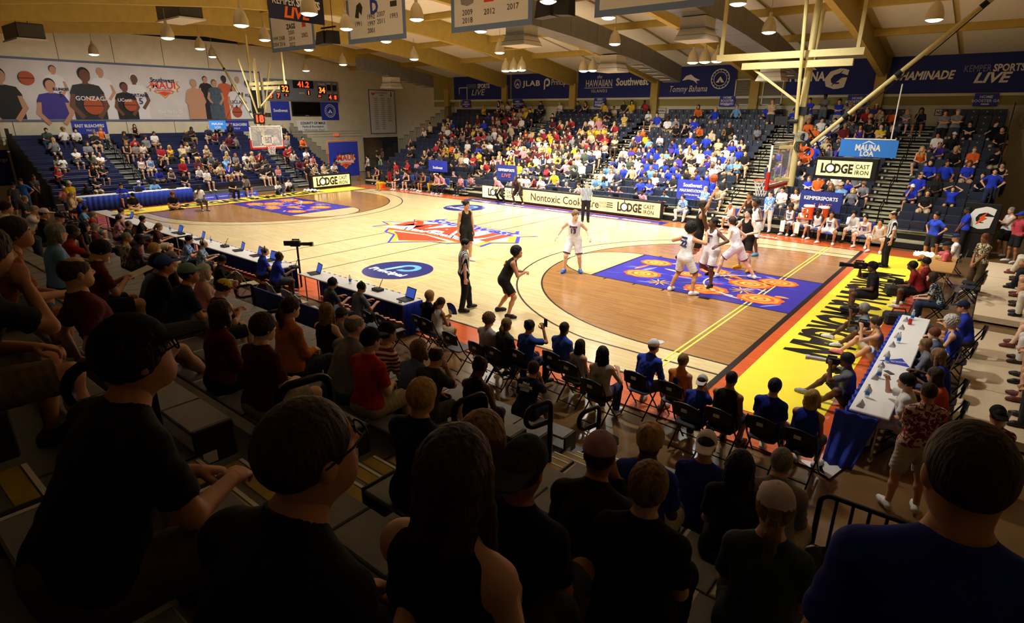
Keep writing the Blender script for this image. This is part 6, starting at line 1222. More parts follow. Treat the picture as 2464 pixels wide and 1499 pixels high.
t = wall_banner(-17.55, -11.75, 'navy wall banner with grey LIVE lettering beside the end louvre'); txt(t, 'KEMPER', (-15.6, YT, 6.78), UP_Y, .44, bgrey, width=1.05); txt(t, 'SPORTS', (-14.35, YT, 6.78), UP_Y, .44, bwhite, bold=.015, width=1.25); txt(t, 'LIVE', (-14.9, YT, 6.33), UP_Y, .62, bwhite, shear=.25, width=1.4)
t = wall_banner(-11.6, -6.4, 'navy wall banner with a round headphone mark and JLAB lettering'); seal(t, (-11.0, YT, 6.85), .32, UP_Y, bwhite, bnavy, (0, -.004, 0)); txt(t, 'JLAB', (-9.75, YT, 6.8), UP_Y, .5, bwhite, bold=.012, width=1.6, space=1.1); poly_y(t, [(x, z) for x, z in ring(-8.35, 6.88, .27, -1.9, 3.4, 24, .13)], YT, bwhite, 'swirl_mark'); poly_y(t, [(-8.62, 6.88), (-8.5, 6.88), (-8.5, 6.45), (-8.62, 6.4)], YT, bwhite, 'swirl_mark'); txt(t, 'Principal', (-7.2, YT, 6.82), UP_Y, .55, bwhite, width=1.5)
t = wall_banner(-5.75, -.3, 'navy wall banner with island tourism lettering and airline name'); txt(t, 'the', (-4.05, YT, 7.12), UP_Y, .3, bwhite, shear=.4); txt(t, 'HAWAIIAN', (-4.1, YT, 6.72), UP_Y, .62, bwhite, width=2.0); sheet_y(t, -5.2, -3.05, 6.42, 6.45, YT, bwhite, 'underline', .004); txt(t, 'ISLANDS', (-4.05, YT, 6.24), UP_Y, .26, bwhite, width=1.2, space=1.3); txt(t, 'Southwest', (-1.65, YT, 6.76), UP_Y, .62, bwhite, bold=.018, width=2.3)
t = wall_banner(.3, 4.98, 'navy wall banner with leaping fish, script lettering and round seal'); txt(t, 'Tommy Bahama', (2.15, YT, 6.2), UP_Y, .5, bwhite, shear=.3, width=2.35); poly_y(t, [(1.72, 6.72), (1.95, 6.98), (2.25, 7.05), (2.5, 6.86), (2.85, 6.72), (2.6, 6.68), (2.72, 6.5), (2.45, 6.7), (2.1, 6.78)], YT, bwhite, 'fish_mark'); seal(t, (4.05, YT, 6.75), .55, UP_Y, bwhite, bnavy, (0, -.004, 0))
t = wall_banner(7.7, 11.92, 'navy wall banner with white bolt letter G behind the near hoop mast'); txt(t, 'MAUNA', (8.75, YT, 6.72), UP_Y, .62, bwhite, bold=.02, width=1.75); txt(t, 'G', (10.15, YT, 6.58), UP_Y, 1.25, bwhite, bold=.06, shear=.15, width=1.1); poly_y(t, [(10.1, 6.65), (10.45, 7.02), (10.28, 6.68), (10.45, 6.66), (9.95, 6.2), (10.15, 6.56)], YT - .01, bnavy, 'bolt_mark')
poly_y(t, [(8.35, 7.05), (8.75, 7.4), (9.15, 7.05), (9.0, 7.05), (8.75, 7.27), (8.5, 7.05)], YT, bwhite, 'peak_mark')
t = wall_banner(12.5, 18.25, 'widest navy wall banner with university name and LIVE lettering'); txt(t, 'CHAMINADE', (13.95, YT, 6.62), UP_Y, .52, bwhite, bold=.018, shear=.2, width=2.45); txt(t, 'KEMPER', (15.98, YT, 6.86), UP_Y, .42, bgrey, width=1.0); txt(t, 'SPORTS', (17.1, YT, 6.86), UP_Y, .42, bwhite, bold=.014, width=1.12); txt(t, 'LIVE', (16.6, YT, 6.45), UP_Y, .6, bwhite, shear=.25, bold=.02, width=1.35)
for i, (x, z, a) in enumerate(((-16.2, 5.5, 'WEST\nRESERVED'), (-11.0, 5.5, 'WEST\nRESERVED'), (-3.95, 5.5, 'WEST\nBOOSTER\nRESERVED'), (4.6, 5.52, 'HOME\nBOOSTER\nRESERVED'), (11.3, 5.5, 'HOME\nBOOSTER GA'), (16.55, 5.5, 'HOME\nBOOSTER GA'))):
    t = thing('section_sign', 'small royal blue section sign hanging below the ' + ['LIVE banner at the stepped guard', 'headphone mark banner', 'island lettering banner', 'fish banner', 'bolt letter banner', 'university banner'][i], 'sign'); sheet_y(t, x - .45, x + .45, z - .28, z + .28, YB - .05, royal, 'panel'); txt(t, a, (x, YB - .054, z + .04), UP_Y, .17, bwhite, bold=.004); sheet_y(t, x - .15, x + .15, z - .22, z - .16, YB - .054, bwhite, 'logo_bar', .004)
for x, z, lab in ((.3, 5.0, 'black and white no smoking sign on back wall between two aisles'), (15.2, 4.95, 'black and white no smoking sign behind the standing spectators'), (-14.6, 5.0, 'black and white no smoking sign by the end louvre')):
    t = thing('no_smoking_sign', lab, 'sign'); sheet_y(t, x - .5, x + .5, z - .15, z + .15, WYF - .05, blackm, 'frame'); sheet_y(t, x - .47, x + .47, z - .125, z + .125, WYF - .054, bwhite, 'panel', .004); txt(t, 'NO SMOKING', (x, WYF - .057, z), UP_Y, .2, blackm, bold=.006, width=.86)
# ---- left wall
X0 = WXL + .03
pt = thing('poster', 'very long wall poster of coaches and players around a tournament shield', 'poster'); sheet_x(pt, -11.0, 6.55, 4.15, 7.52, X0, mat('slate_frame', '#5a6480', .6), 'poster_frame', .03); sheet_x(pt, -10.9, 6.45, 4.27, 7.40, X0 + .006, mat('pale_grey_print', '#cfcac8', .7, noise=.10, nscale=1), 'poster_sheet', .006)
XP = X0 + .010; PN_ = [0]
def lwp(px, py): # spot on the poster, measured along the wall (metres)
    return (-8.8 + px * 15.05 / 635 - (.02 if px < 300 else 0) + (px / 635) * (1 - px / 635) * .9, 7.45 - (py - 145 - px * .035) * 3.25 / (147 - px * .04))
def printed_person(px, top, w, bot, shirt, skn, hr, low=None, name='printed_figure'):
    PN_[0] += 1; XP = X0 + .008 + PN_[0] * .005; y, zt = lwp(px, top); _, zb_ = lwp(px, bot); s = w * 15.05 / 635; hh = s * .36; hz = zt - hh * .75
    def e(cy, cz, ry, rz_, m, k, nm): poly_x(pt, [(cy + ry * math.cos(2 * math.pi * i / 18), cz + rz_ * math.sin(2 * math.pi * i / 18)) for i in range(18)], XP + k * .0012, m, nm)
    zs = hz - hh * .9
    poly_x(pt, [(y - s * .5, max(zb_, 4.29)), (y - s * .52, zs - s * .25), (y - s * .4, zs - .02), (y - hh * .3, zs + .08), (y + hh * .3, zs + .08), (y + s * .4, zs - .02), (y + s * .52, zs - s * .25), (y + s * .5, max(zb_, 4.29))], XP + .001, shirt, 'printed_shirt')
    for sg in (-1, 1): poly_x(pt, [(y + sg * s * .5, zs - s * .3), (y + sg * s * .62, zs - s * .7), (y + sg * s * .3, zs - s * 1.15), (y + sg * s * .18, zs - s * 1.05), (y + sg * s * .44, zs - s * .7), (y + sg * s * .38, zs - s * .3)], XP + .0022, skn, 'printed_arm')
    e(y, hz + hh * .12, hh * .54, hh * .62, hr, 2, 'printed_hair'); e(y + hh * .06, hz - hh * .05, hh * .46, hh * .58, skn, 3, 'printed_face')
    poly_x(pt, [(y - hh * .2, hz - hh * .4), (y + hh * .2, hz - hh * .4), (y + hh * .25, zs + .05), (y - hh * .25, zs + .05)], XP + .0024, skn, 'printed_neck')
    return y, zs, s
pk_, pw, pp, pbk, po_, pc = mat('print_black', '#1c1a1c', .7), mat('print_white', '#d9d6d8', .7), mat('print_purple', '#3a2f86', .7), mat('print_charcoal', '#2a2a30', .7), mat('print_orange', '#c05a34', .7), mat('print_teal', '#4a5a68', .7, noise=.5, nscale=8); s1, s2, s3 = mat('print_skin_tan', '#b98a6c', .7), mat('print_skin_brown', '#6a4432', .7), mat('print_skin_dark', '#3f2a22', .7); h1, h2, h3 = mat('print_hair_dark', '#211a18', .7), mat('print_hair_grey', '#9a948e', .7), mat('print_hair_brown', '#5a4030', .7)
printed_person(215, 163, 45, 290, pw, s1, h2); printed_person(120, 160, 40, 290, pw, s1, h3); printed_person(20, 168, 68, 290, pk_, s1, h1); printed_person(108, 190, 62, 290, pp, s1, h1); printed_person(288, 174, 52, 290, pw, s2, pw); printed_person(262, 196, 48, 290, pk_, s2, h1); a_ = printed_person(180, 163, 70, 290, pbk, s2, h1)
printed_person(570, 178, 36, 290, pw, s1, h2); printed_person(600, 186, 40, 290, pw, s2, h1); printed_person(528, 176, 40, 290, po_, s3, h1); printed_person(472, 178, 36, 290, pk_, s1, h1); printed_person(497, 186, 40, 290, pc, s1, h3); printed_person(556, 196, 40, 290, pw, s1, h1); printed_person(438, 186, 46, 290, s1, s1, h2); printed_person(624, 190, 34, 290, pk_, s3, h1)
for px, py, r in ((68, 192, .36), (187, 255, .50), (270, 252, .36), (556, 268, .36)):
    y, z = lwp(px, py); poly_x(pt, [(y + r * math.cos(2 * math.pi * i / 24), z + r * math.sin(2 * math.pi * i / 24)) for i in range(24)], XP + .082, mat('print_ball', '#a84c28', .7), 'printed_ball'); poly_x(pt, [(y - r, z - .02), (y + r, z - .02), (y + r, z + .02), (y - r, z + .02)], XP + .083, h1, 'printed_ball_seam')
for s_, px, py, sz in (('GONZAGA', 188, 237, .34), ('UConn', 258, 240, .26), ('SPARTANS', 290, 228, .26), ('5', 296, 242, .5), ('5', 126, 228, .4), ('ILLINOIS', 128, 216, .2), ('UCLA', 557, 242, .32), ('4', 556, 254, .36), ('KU', 597, 225, .26), ('ARETE', 476, 248, .2)):
    y, z = lwp(px, py); txt(pt, s_, (XP + .084, y, z), UP_X, sz, pw if s_ in ('GONZAGA', 'UConn') else mat('print_navy', '#262a52', .7), extrude=.0005, bold=.006)
ey, ez = lwp(358, 208); lpx = lambda n, poly, j, m: poly_x(pt, [(ey + x * 1.02, ez + y * .95) for x, y in poly], XP + .0010 * (j + 1), m, n)
tourney_logo(pt, lpx, 1, 0, (mat('print_navy', '#262a52', .7), gold, pw, redp, orng)); txt(pt, 'Southwest', (XP + .007, ey, ez + .43), UP_X, .38, mat('print_navy', '#262a52', .7), extrude=.0005, bold=.012, width=1.45); txt(pt, 'MAUI', (XP + .007, ey, ez + .12), UP_X, .52, redp, extrude=.0005, bold=.02, width=1.45); txt(pt, 'INVITATIONAL', (XP + .007, ey, ez - .12), UP_X, .2, mat('print_navy', '#262a52', .7), extrude=.0005, width=1.05)
y, z = lwp(366, 267); txt(pt, "Maui No Ka 'Oi", (XP + .007, y, z), UP_X, .32, bwhite, extrude=.0005, width=1.5); txt(pt, 'Maui is the Best', (XP + .007, y + .1, z - .25), UP_X, .2, bwhite, extrude=.0005, shear=.3, width=1.1)
# scoreboard
sb = thing('scoreboard', 'wide grey electronic scoreboard with red digits', 'scoreboard'); m_ = MB(); m_.box(X0, X0 + .18, 6.75, 12.95, 5.62, 7.08); m_.build('cabinet', greycab, sb); XS = X0 + .185
def window(y, z, w_, h_): sheet_x(sb, y - w_ / 2, y + w_ / 2, z - h_ / 2, z + h_ / 2, XS + .002, blackm, 'display_window', .006)
def digits(s_, y, z, h_, m): txt(sb, s_, (XS + .006, y, z), UP_X, h_ * 1.35, m, bold=.012, name='led_digits', extrude=.002)
for y, s_, lb_, m in ((8.3, '32', 'Home', ambled), (11.45, '34', 'Guests', ambled)): window(y, 6.42, .72, .58); digits(s_, y, 6.42, .42, m); txt(sb, lb_, (XS + .006, y, 6.88), UP_X, .22, bwhite)
window(9.85, 6.78, 1.75, .56); digits('41.2', 9.85, 6.78, .42, redled)
for y, s_ in ((7.12, '3'), (7.72, '7'), (12.15, '4'), (12.62, '8')): window(y, 5.92, .34, .42); digits(s_, y, 5.92, .32, redled)
for y, s_ in ((7.12, 't.o. left'), (7.72, 'team'), (12.1, 't.o. left'), (12.66, 'team')): txt(sb, s_, (XS + .006, y, 6.25), UP_X, .15, bwhite)
for y, s_ in ((7.05, 'player'), (7.6, 'fouls'), (12.1, 'player'), (12.62, 'fouls')): window(y, 6.62, .36, .42); txt(sb, s_, (XS + .006, y, 6.93), UP_X, .15, bwhite)
txt(sb, 'period', (XS + .006, 9.65, 6.16), UP_X, .17, bwhite); window(10.25, 6.2, .3, .36); digits('1', 10.25, 6.2, .28, ambled)
for y, s_ in ((8.35, '0'), (11.2, '0 >')): window(y, 5.98, .4, .2); digits(s_, y, 5.98, .12, redled)
t = thing('wall_sign', 'blue square wall sign with airline name left of the dark screen', 'sign'); sheet_x(t, 7.1, 8.62, 4.2, 5.55, X0, royal); txt(t, 'Southwest', (X0 + .004, 7.86, 4.9), UP_X, .3, bwhite, bold=.008, width=1.15)
t = thing('television', 'switched off flat black television below the scoreboard', 'television'); m_ = MB(); m_.box(X0, X0 + .08, 8.75, 11.28, 4.5, 5.55); m_.build('bezel', blackm, t, bevel=.02); sheet_x(t, 8.85, 11.18, 4.6, 5.46, X0 + .084, mat('dark_screen', '#0a0a0c', .12), 'screen', .006); txt(t, 'SAMSUNG', (X0 + .086, 10.0, 4.545), UP_X, .07, bwhite)
t = thing('wall_sign', 'blue square wall sign with white round seal right of the dark screen', 'sign'); sheet_x(t, 11.35, 12.95, 4.2, 5.55, X0, royal); seal(t, (X0 + .004, 12.15, 4.9), .5, UP_X, bwhite, royal, (.003, 0, 0))
t = thing('wall_sign', 'white county welcome sign with black lettering under the screen', 'sign'); sheet_x(t, 9.1, 11.75, 3.32, 4.18, X0, bwhite); txt(t, 'COUNTY OF MAUI', (X0 + .004, 10.5, 3.98), UP_X, .26, blackm, bold=.008, width=2.2); txt(t, 'Parks & Recreation', (X0 + .004, 10.5, 3.72), UP_X, .2, blackm, bold=.004, width=1.9); txt(t, 'Welcomes You!', (X0 + .004, 10.6, 3.47), UP_X, .24, blackm, shear=.3, width=1.8)
t = thing('honours_board', 'tall white board listing tournament most valuable players in three columns', 'board'); sheet_x(t, 16.05, 18.85, 3.05, 6.65, X0 + .02, mat('slate_frame', '#5a6480', .6), 'board_frame', .04); sheet_x(t, 16.12, 18.78, 3.12, 6.58, X0 + .03, clothw, 'board_sheet', .02); txt(t, 'TOURNAMENT\nMVPS', (X0 + .034, 17.4, 6.3), UP_X, .2, inkd)
lin = MB(); rl = random.Random(2)
for c_, y in enumerate((16.75, 17.5, 18.2)):
    for k in range(16 if c_ < 2 else 12): w_ = rl.uniform(.2, .3); z = 5.95 - k * .165; lin.box(X0 + .03, X0 + .034, y - w_, y + w_, z, z + .03); lin.box(X0 + .03, X0 + .034, y - w_ * .5, y + w_ * .5, z - .06, z - .035)
lin.build('name_lines', mat('grey_ink', '#6b6870', .7), t)['kind'] = 'stuff'
poly_x(t, [(16.3, 6.4), (16.7, 6.4), (16.7, 6.3), (16.5, 6.18), (16.3, 6.3)], X0 + .034, redp, 'shield_mark'); sheet_x(t, 18.4, 18.5, 6.1, 6.5, X0 + .034, inkd, 'figure_mark', .004)
for y, lab in ((-4.55, 'blue east bleachers sign beside the left aisle rail'), (4.4, 'blue east bleachers sign behind the far hoop')): t = thing('section_sign', lab, 'sign'); sheet_x(t, y - .95, y + .85, 3.45, 4.17, X0, royal); txt(t, 'EAST BLEACHERS', (X0 + .004, y - .05, 3.92), UP_X, .24, bwhite, bold=.008, width=1.5); txt(t, 'MAUI', (X0 + .004, y - .05, 3.66), UP_X, .18, bwhite)
t = thing('section_sign', 'dark blue team recordings banner on the wall beyond the stepped black panel', 'banner'); sheet_x(t, -11.2, -8.75, .8, 2.7, X0, bnavy); txt(t, 'Team\nRecordings', (X0 + .004, -9.45, 2.3), UP_X, .28, bwhite)
t = thing('exit_sign', 'small lit red exit sign on the left wall', 'sign'); m_ = MB(); m_.box(X0, X0 + .08, 12.3, 12.75, 2.95, 3.15); m_.build('housing', mat('exit_red', '#d86a5a', .5, emit='#d8503c', es=.6), t); txt(t, 'EXIT', (X0 + .084, 12.52, 3.05), UP_X, .14, bwhite)
# corner banner on a stand
t = thing('standing_banner', 'tall blue fabric banner with tournament shield in the corner', 'banner', (-19.3, 9.2, 0)); m_ = MB(); m_.box(-.02, .02, -1.25, 1.2, .35, 2.78); m_.build('cloth', royal, t); m_ = MB()
for yy in (-1.3, 1.25): m_.tube([(-.06, yy, 0), (-.06, yy, 2.85)], .03, 8); m_.tube([(-.35, yy, .03), (.25, yy, .03)], .03, 8)
m_.tube([(-.06, -1.3, 2.85), (-.06, 1.25, 2.85)], .03, 8); m_.build('stand_frame', mat('orange_tube', '#c85a28', .5), t)
cp_ = lambda n, poly, j, m: poly_x(t, [(x * .95 + .05, y * .95 + 1.5) for x, y in poly], .022 + .0010 * j, m, n)
tourney_logo(t, cp_, 1, 0, (mat('print_navy', '#262a52', .7), gold, pw, redp, orng)); txt(t, 'Southwest', (.03, .05, 1.98), UP_X, .36, mat('print_navy', '#262a52', .7), extrude=.0005, bold=.012, width=1.35); txt(t, 'MAUI', (.03, .05, 1.66), UP_X, .5, redp, extrude=.0005, bold=.02, width=1.4)
# ---- hanging championship banners
def champ(cx, cols, lab):
    t = thing('hanging_banner', lab, 'banner'); sheet_y(t, cx - 1.87, cx + 1.87, 7.55, 9.25, -.01, silver, 'banner_border'); sheet_y(t, cx - 1.70, cx + 1.70, 7.74, 9.25, -.014, clothw, 'banner_sheet', .006)
    for dx, z, s_ in cols: txt(t, s_, (cx + dx, -.018, z), UP_Y, .26, inkd, name='year_lettering')
    m_ = MB()
    for dx in (-1.7, 1.7): m_.tube([(cx + dx, 0, 9.2), (cx + dx, 0, 9.7)], .008, 5)
    m_.build('hanging_wires', darkm, t)['kind'] = 'stuff'; return t
t = champ(-9.7, ((-1.15, 8.02, '1999 2008\n2004 2016'), (.0, 8.08, '2000\n2014\n2022'), (1.1, 8.16, '2002')), 'hanging white banner of winning years with a short team word above'); txt(t, 'ZAGS', (-9.7, -.018, 8.6), UP_Y, .3, inkd, bold=.01); sheet_y(t, -8.75, -8.45, 8.5, 8.75, -.018, redp, 'team_mark', .004)
t = champ(-3.45, ((-1.1, 8.3, '1991'), (-.25, 8.25, '1992\n1997\n2001'), (.4, 8.42, '2007\n2011'), (1.2, 8.42, '1993')), 'hanging white banner of winning years with helmet mark and blue letter'); txt(t, 'D', (-3.45, -.018, 8.85), UP_Y, .7, mat('print_royal', '#2a3a9c', .7), bold=.03); poly_y(t, [(-4.75, 8.55), (-4.6, 9.0), (-4.35, 9.1), (-4.2, 8.9), (-4.3, 8.6), (-4.45, 8.75), (-4.5, 8.5)], -.018, inkd, 'helmet_mark'); sheet_y(t, -2.45, -2.05, 8.75, 8.95, -.018, inkd, 'team_mark', .004)
t = champ(2.8, ((-1.05, 8.05, '2009\n2018'), (0, 8.12, '2012'), (1.05, 8.18, '2017')), 'hanging white banner of winning years with red square team mark'); sheet_y(t, 2.55, 3.0, 8.42, 8.8, -.018, redp, 'team_mark', .004); sheet_y(t, 3.7, 4.05, 8.5, 8.75, -.018, inkd, 'team_mark', .004); poly_y(t, [(1.45, 8.45), (1.75, 8.38), (2.05, 8.45), (2.1, 8.8), (1.4, 8.8)], -.018, mat('print_grey', '#8b8b93', .7), 'team_mark')
t = champ(8.95, (), 'hanging white banner with blank lower part above the near key')
t = thing('beam_banner', 'dark navy LIVE banner with orange word fixed to a roof beam', 'banner'); sheet_x(t, -3.25, -.72, 8.28, 9.3, -5.92, mat('dark_navy_vinyl', '#14183a', .6)); txt(t, 'KEMPER', (-5.915, -2.55, 8.98), UP_X, .4, bwhite, width=1.0); txt(t, 'SPORTS', (-5.915, -1.45, 8.98), UP_X, .4, bwhite, bold=.015, width=1.1); txt(t, 'LIVE', (-5.915, -2.0, 8.58), UP_X, .55, mat('print_bright_orange', '#e86a2a', .6), bold=.02, shear=.2, width=1.2)
# ---- courtside boards
def lodge(parent, c, rot, s, right, m=inkd, name='board_lettering'):
    """pan-maker lettering: L, pan ring for O, DGE, and two small words"""
    c = np.array(c, float); r = np.array(right, float)
    o_ = lambda s_, dx, dz, sz, **kw: txt(parent, s_, tuple(c + r * dx * s + np.array((0, 0, dz * s))), rot, sz * s, m, name=name, **kw)
    o_('L', -1.02, 0, .78, bold=.03 * s, width=.3 * s); o_('DGE', .06, 0, .74, bold=.03 * s, width=1.02 * s); o_('CAST', 1.05, .16, .34, bold=.006 * s, width=.72 * s, space=1.1); o_('IRON', 1.05, -.18, .34, bold=.006 * s, width=.72 * s, space=1.1)
    mm = MB(); n = 28; mm.tube([(.25 * s * math.cos(2 * math.pi * k / n), .25 * s * math.sin(2 * math.pi * k / n), 0) for k in range(n)], .05 * s, 6, closed=True); mm.tube([(0, .25 * s, 0), (0, .46 * s, 0)], .035 * s, 6); obj('pan_ring', mm.mesh('pan_ring', m), parent, tuple(c + r * -.66 * s), rot)
    mm = MB(); mm.lathe([(.2 * s, 0), (.2 * s, .003)], n=24); obj('pan_disc', mm.mesh('pan_disc', mat('pan_white', '#e8e8ee', .5, emit='#dcdce8', es=.4)), parent, tuple(c + r * -.66 * s), rot)
t = thing('led_board', 'long lit courtside sponsor board with cream and peach panels', 'board'); YL = 8.72
for k in range(8):
    x0 = -5.5 + k * 1.41; m_ = MB(); m_.box(x0, x0 + 1.40, YL, YL + .3, .04, .88); m_.build('cabinet', blackm, t, bevel=.01); sheet_y(t, x0 + (.04 if k == 0 else 0), x0 + (1.36 if k == 7 else 1.41), .14, .80, YL - .006, cream if k < 2 else peach, 'lit_panel', .006)
lodge(t, (-4.15, YL - .012, .47), UP_Y, .74, (1, 0, 0)); txt(t, 'Nontoxic Cookware', (.25, YL - .012, .47), UP_Y, .56, inkd, width=4.3, bold=.006, name='board_lettering'); txt(t, 'MADE\nIN USA', (2.65, YL - .012, .47), UP_Y, .16, inkd, name='board_lettering')
for k in range(3): sheet_y(t, 2.86, 3.2, .36 + k * .1, .41 + k * .1, YL - .012, inkd, 'flag_bar', .004)
lodge(t, (4.35, YL - .012, .47), UP_Y, .76, (1, 0, 0))
t = thing('led_board', 'lit cream sponsor board standing at the far baseline corner', 'board'); m_ = MB(); m_.box(-16.85, -16.5, 4.55, 7.6, .03, .92); m_.build('cabinet', blackm, t, bevel=.02); sheet_x(t, 4.68, 7.48, .16, .82, -16.49, cream, 'lit_panel', .006); lodge(t, (-16.482, 5.98, .48), UP_X, .92, (0, 1, 0))
t = thing('hanging_sign', 'cream pan maker sign on a black box hanging behind the near backboard', 'sign'); m_ = MB(); m_.box(13.98, 15.38, .02, .32, 3.2, 3.74); m_.build('cabinet', blackm, t, bevel=.01); sheet_y(t, 14.02, 15.26, 3.28, 3.66, .012, cream, 'lit_panel', .006); lodge(t, (14.62, .004, 3.47), UP_Y, .42, (1, 0, 0))
m_ = MB(); m_.tube([(14.1, .17, 3.74), (13.9, .1, 4.1), (13.7, 0, 4.4)], .02, 6); m_.tube([(15.2, .17, 3.74), (14.6, .1, 4.55)], .012, 6); m_.build('hanging_straps', darkm, t)['kind'] = 'stuff'
t = thing('hanging_sign', 'bright blue nut company sign hanging from the slanted boom', 'sign'); sheet_y(t, 14.48, 15.72, 3.78, 4.19, 0, mat('bright_blue_panel', '#2f80dc', .5), 'panel', .03); txt(t, 'MAUNA', (15.1, -.004, 4.0), UP_Y, .2, bwhite, bold=.008, width=.55); txt(t, 'LOA', (15.1, -.004, 3.86), UP_Y, .16, bwhite, bold=.006, width=.3); poly_y(t, [(14.95, 4.09), (15.1, 4.17), (15.25, 4.09), (15.2, 4.09), (15.1, 4.14), (15.0, 4.09)], -.004, bwhite, 'peak_mark')
m_ = MB(); m_.tube([(15.55, 0, 4.19), (15.55, 0, 5.45)], .014, 6); m_.tube([(14.55, 0, 4.2), (15.65, 0, 4.2)], .014, 6); m_.build('hanging_rod', bwhite, t)
def cloth_sign(x0, x1, z0, z1, y, m, lines, lab):
    t = thing('fabric_sign', lab, 'banner'); wavy_y(t, x0, x1, z0, z1, y, m, 'cloth', .008)
    for (s_, dx, dz, sz, mm, kw) in lines: txt(t, s_, ((x0 + x1) / 2 + dx, y - .03, (z0 + z1) / 2 + dz), UP_Y, sz, mm, **kw)
    m_ = MB()
    for x in (x0, x1): m_.tube([(x, y + .03, 0), (x, y + .03, z1)], .015, 6)
    m_.build('support_poles', darkm, t)['kind'] = 'stuff'; return t
orl_ = mat('print_bright_orange', '#e86a2a', .6)
cloth_sign(-5.0, -3.5, 1.1, 1.98, 9.45, bnavy, (('KEMPERSPORTS', 0, .15, .2, bwhite, dict(width=1.2, bold=.005)), ('LIVE', 0, -.15, .3, orl_, dict(width=.7, shear=.2))), 'navy fabric sign with orange LIVE behind the lit board')
cloth_sign(6.15, 7.65, 1.05, 1.92, 9.45, royal, (('Southwest', 0, .2, .24, bwhite, dict(width=.9, bold=.006)), ('MAUI INVITATIONAL', 0, -.05, .18, bwhite, dict(width=1.2, bold=.004)), ('BATTLE ON MAUI', 0, -.24, .09, bwhite, {})), 'royal blue fabric sign with white lettering behind the coaches')
cloth_sign(11.55, 13.1, 1.05, 1.85, 9.45, bnavy, (('KEMPERSPORTS', 0, .12, .2, bwhite, dict(width=1.25, bold=.005)), ('LIVE', .1, -.18, .28, orl_, dict(width=.7, shear=.2))), 'navy fabric sign behind the orange drink coolers')
cloth_sign(-11.2, -9.5, 1.2, 1.9, 9.9, royal, (('Southwest', 0, -.1, .24, bwhite, dict(width=.9, bold=.006)),), 'royal blue fabric sign hung behind the black team bench')
t = thing('sponsor_board', 'black board with a huge white bolt letter G at bleacher end', 'board'); m_ = MB(); m_.box(17.05, 18.05, 9.18, 9.24, .85, 1.9); m_.build('panel', blackm, t, bevel=.02); txt(t, 'G', (17.55, 9.17, 1.4), UP_Y, .95, bwhite, bold=.06, shear=.15); poly_y(t, [(17.5, 1.42), (17.72, 1.62), (17.62, 1.42), (17.72, 1.41), (17.42, 1.15), (17.52, 1.36)], 9.155, orng, 'bolt_mark'); m_ = MB(); m_.box(17.1, 18.0, 9.2, 9.4, 0, .85); m_.build('base', capm, t)
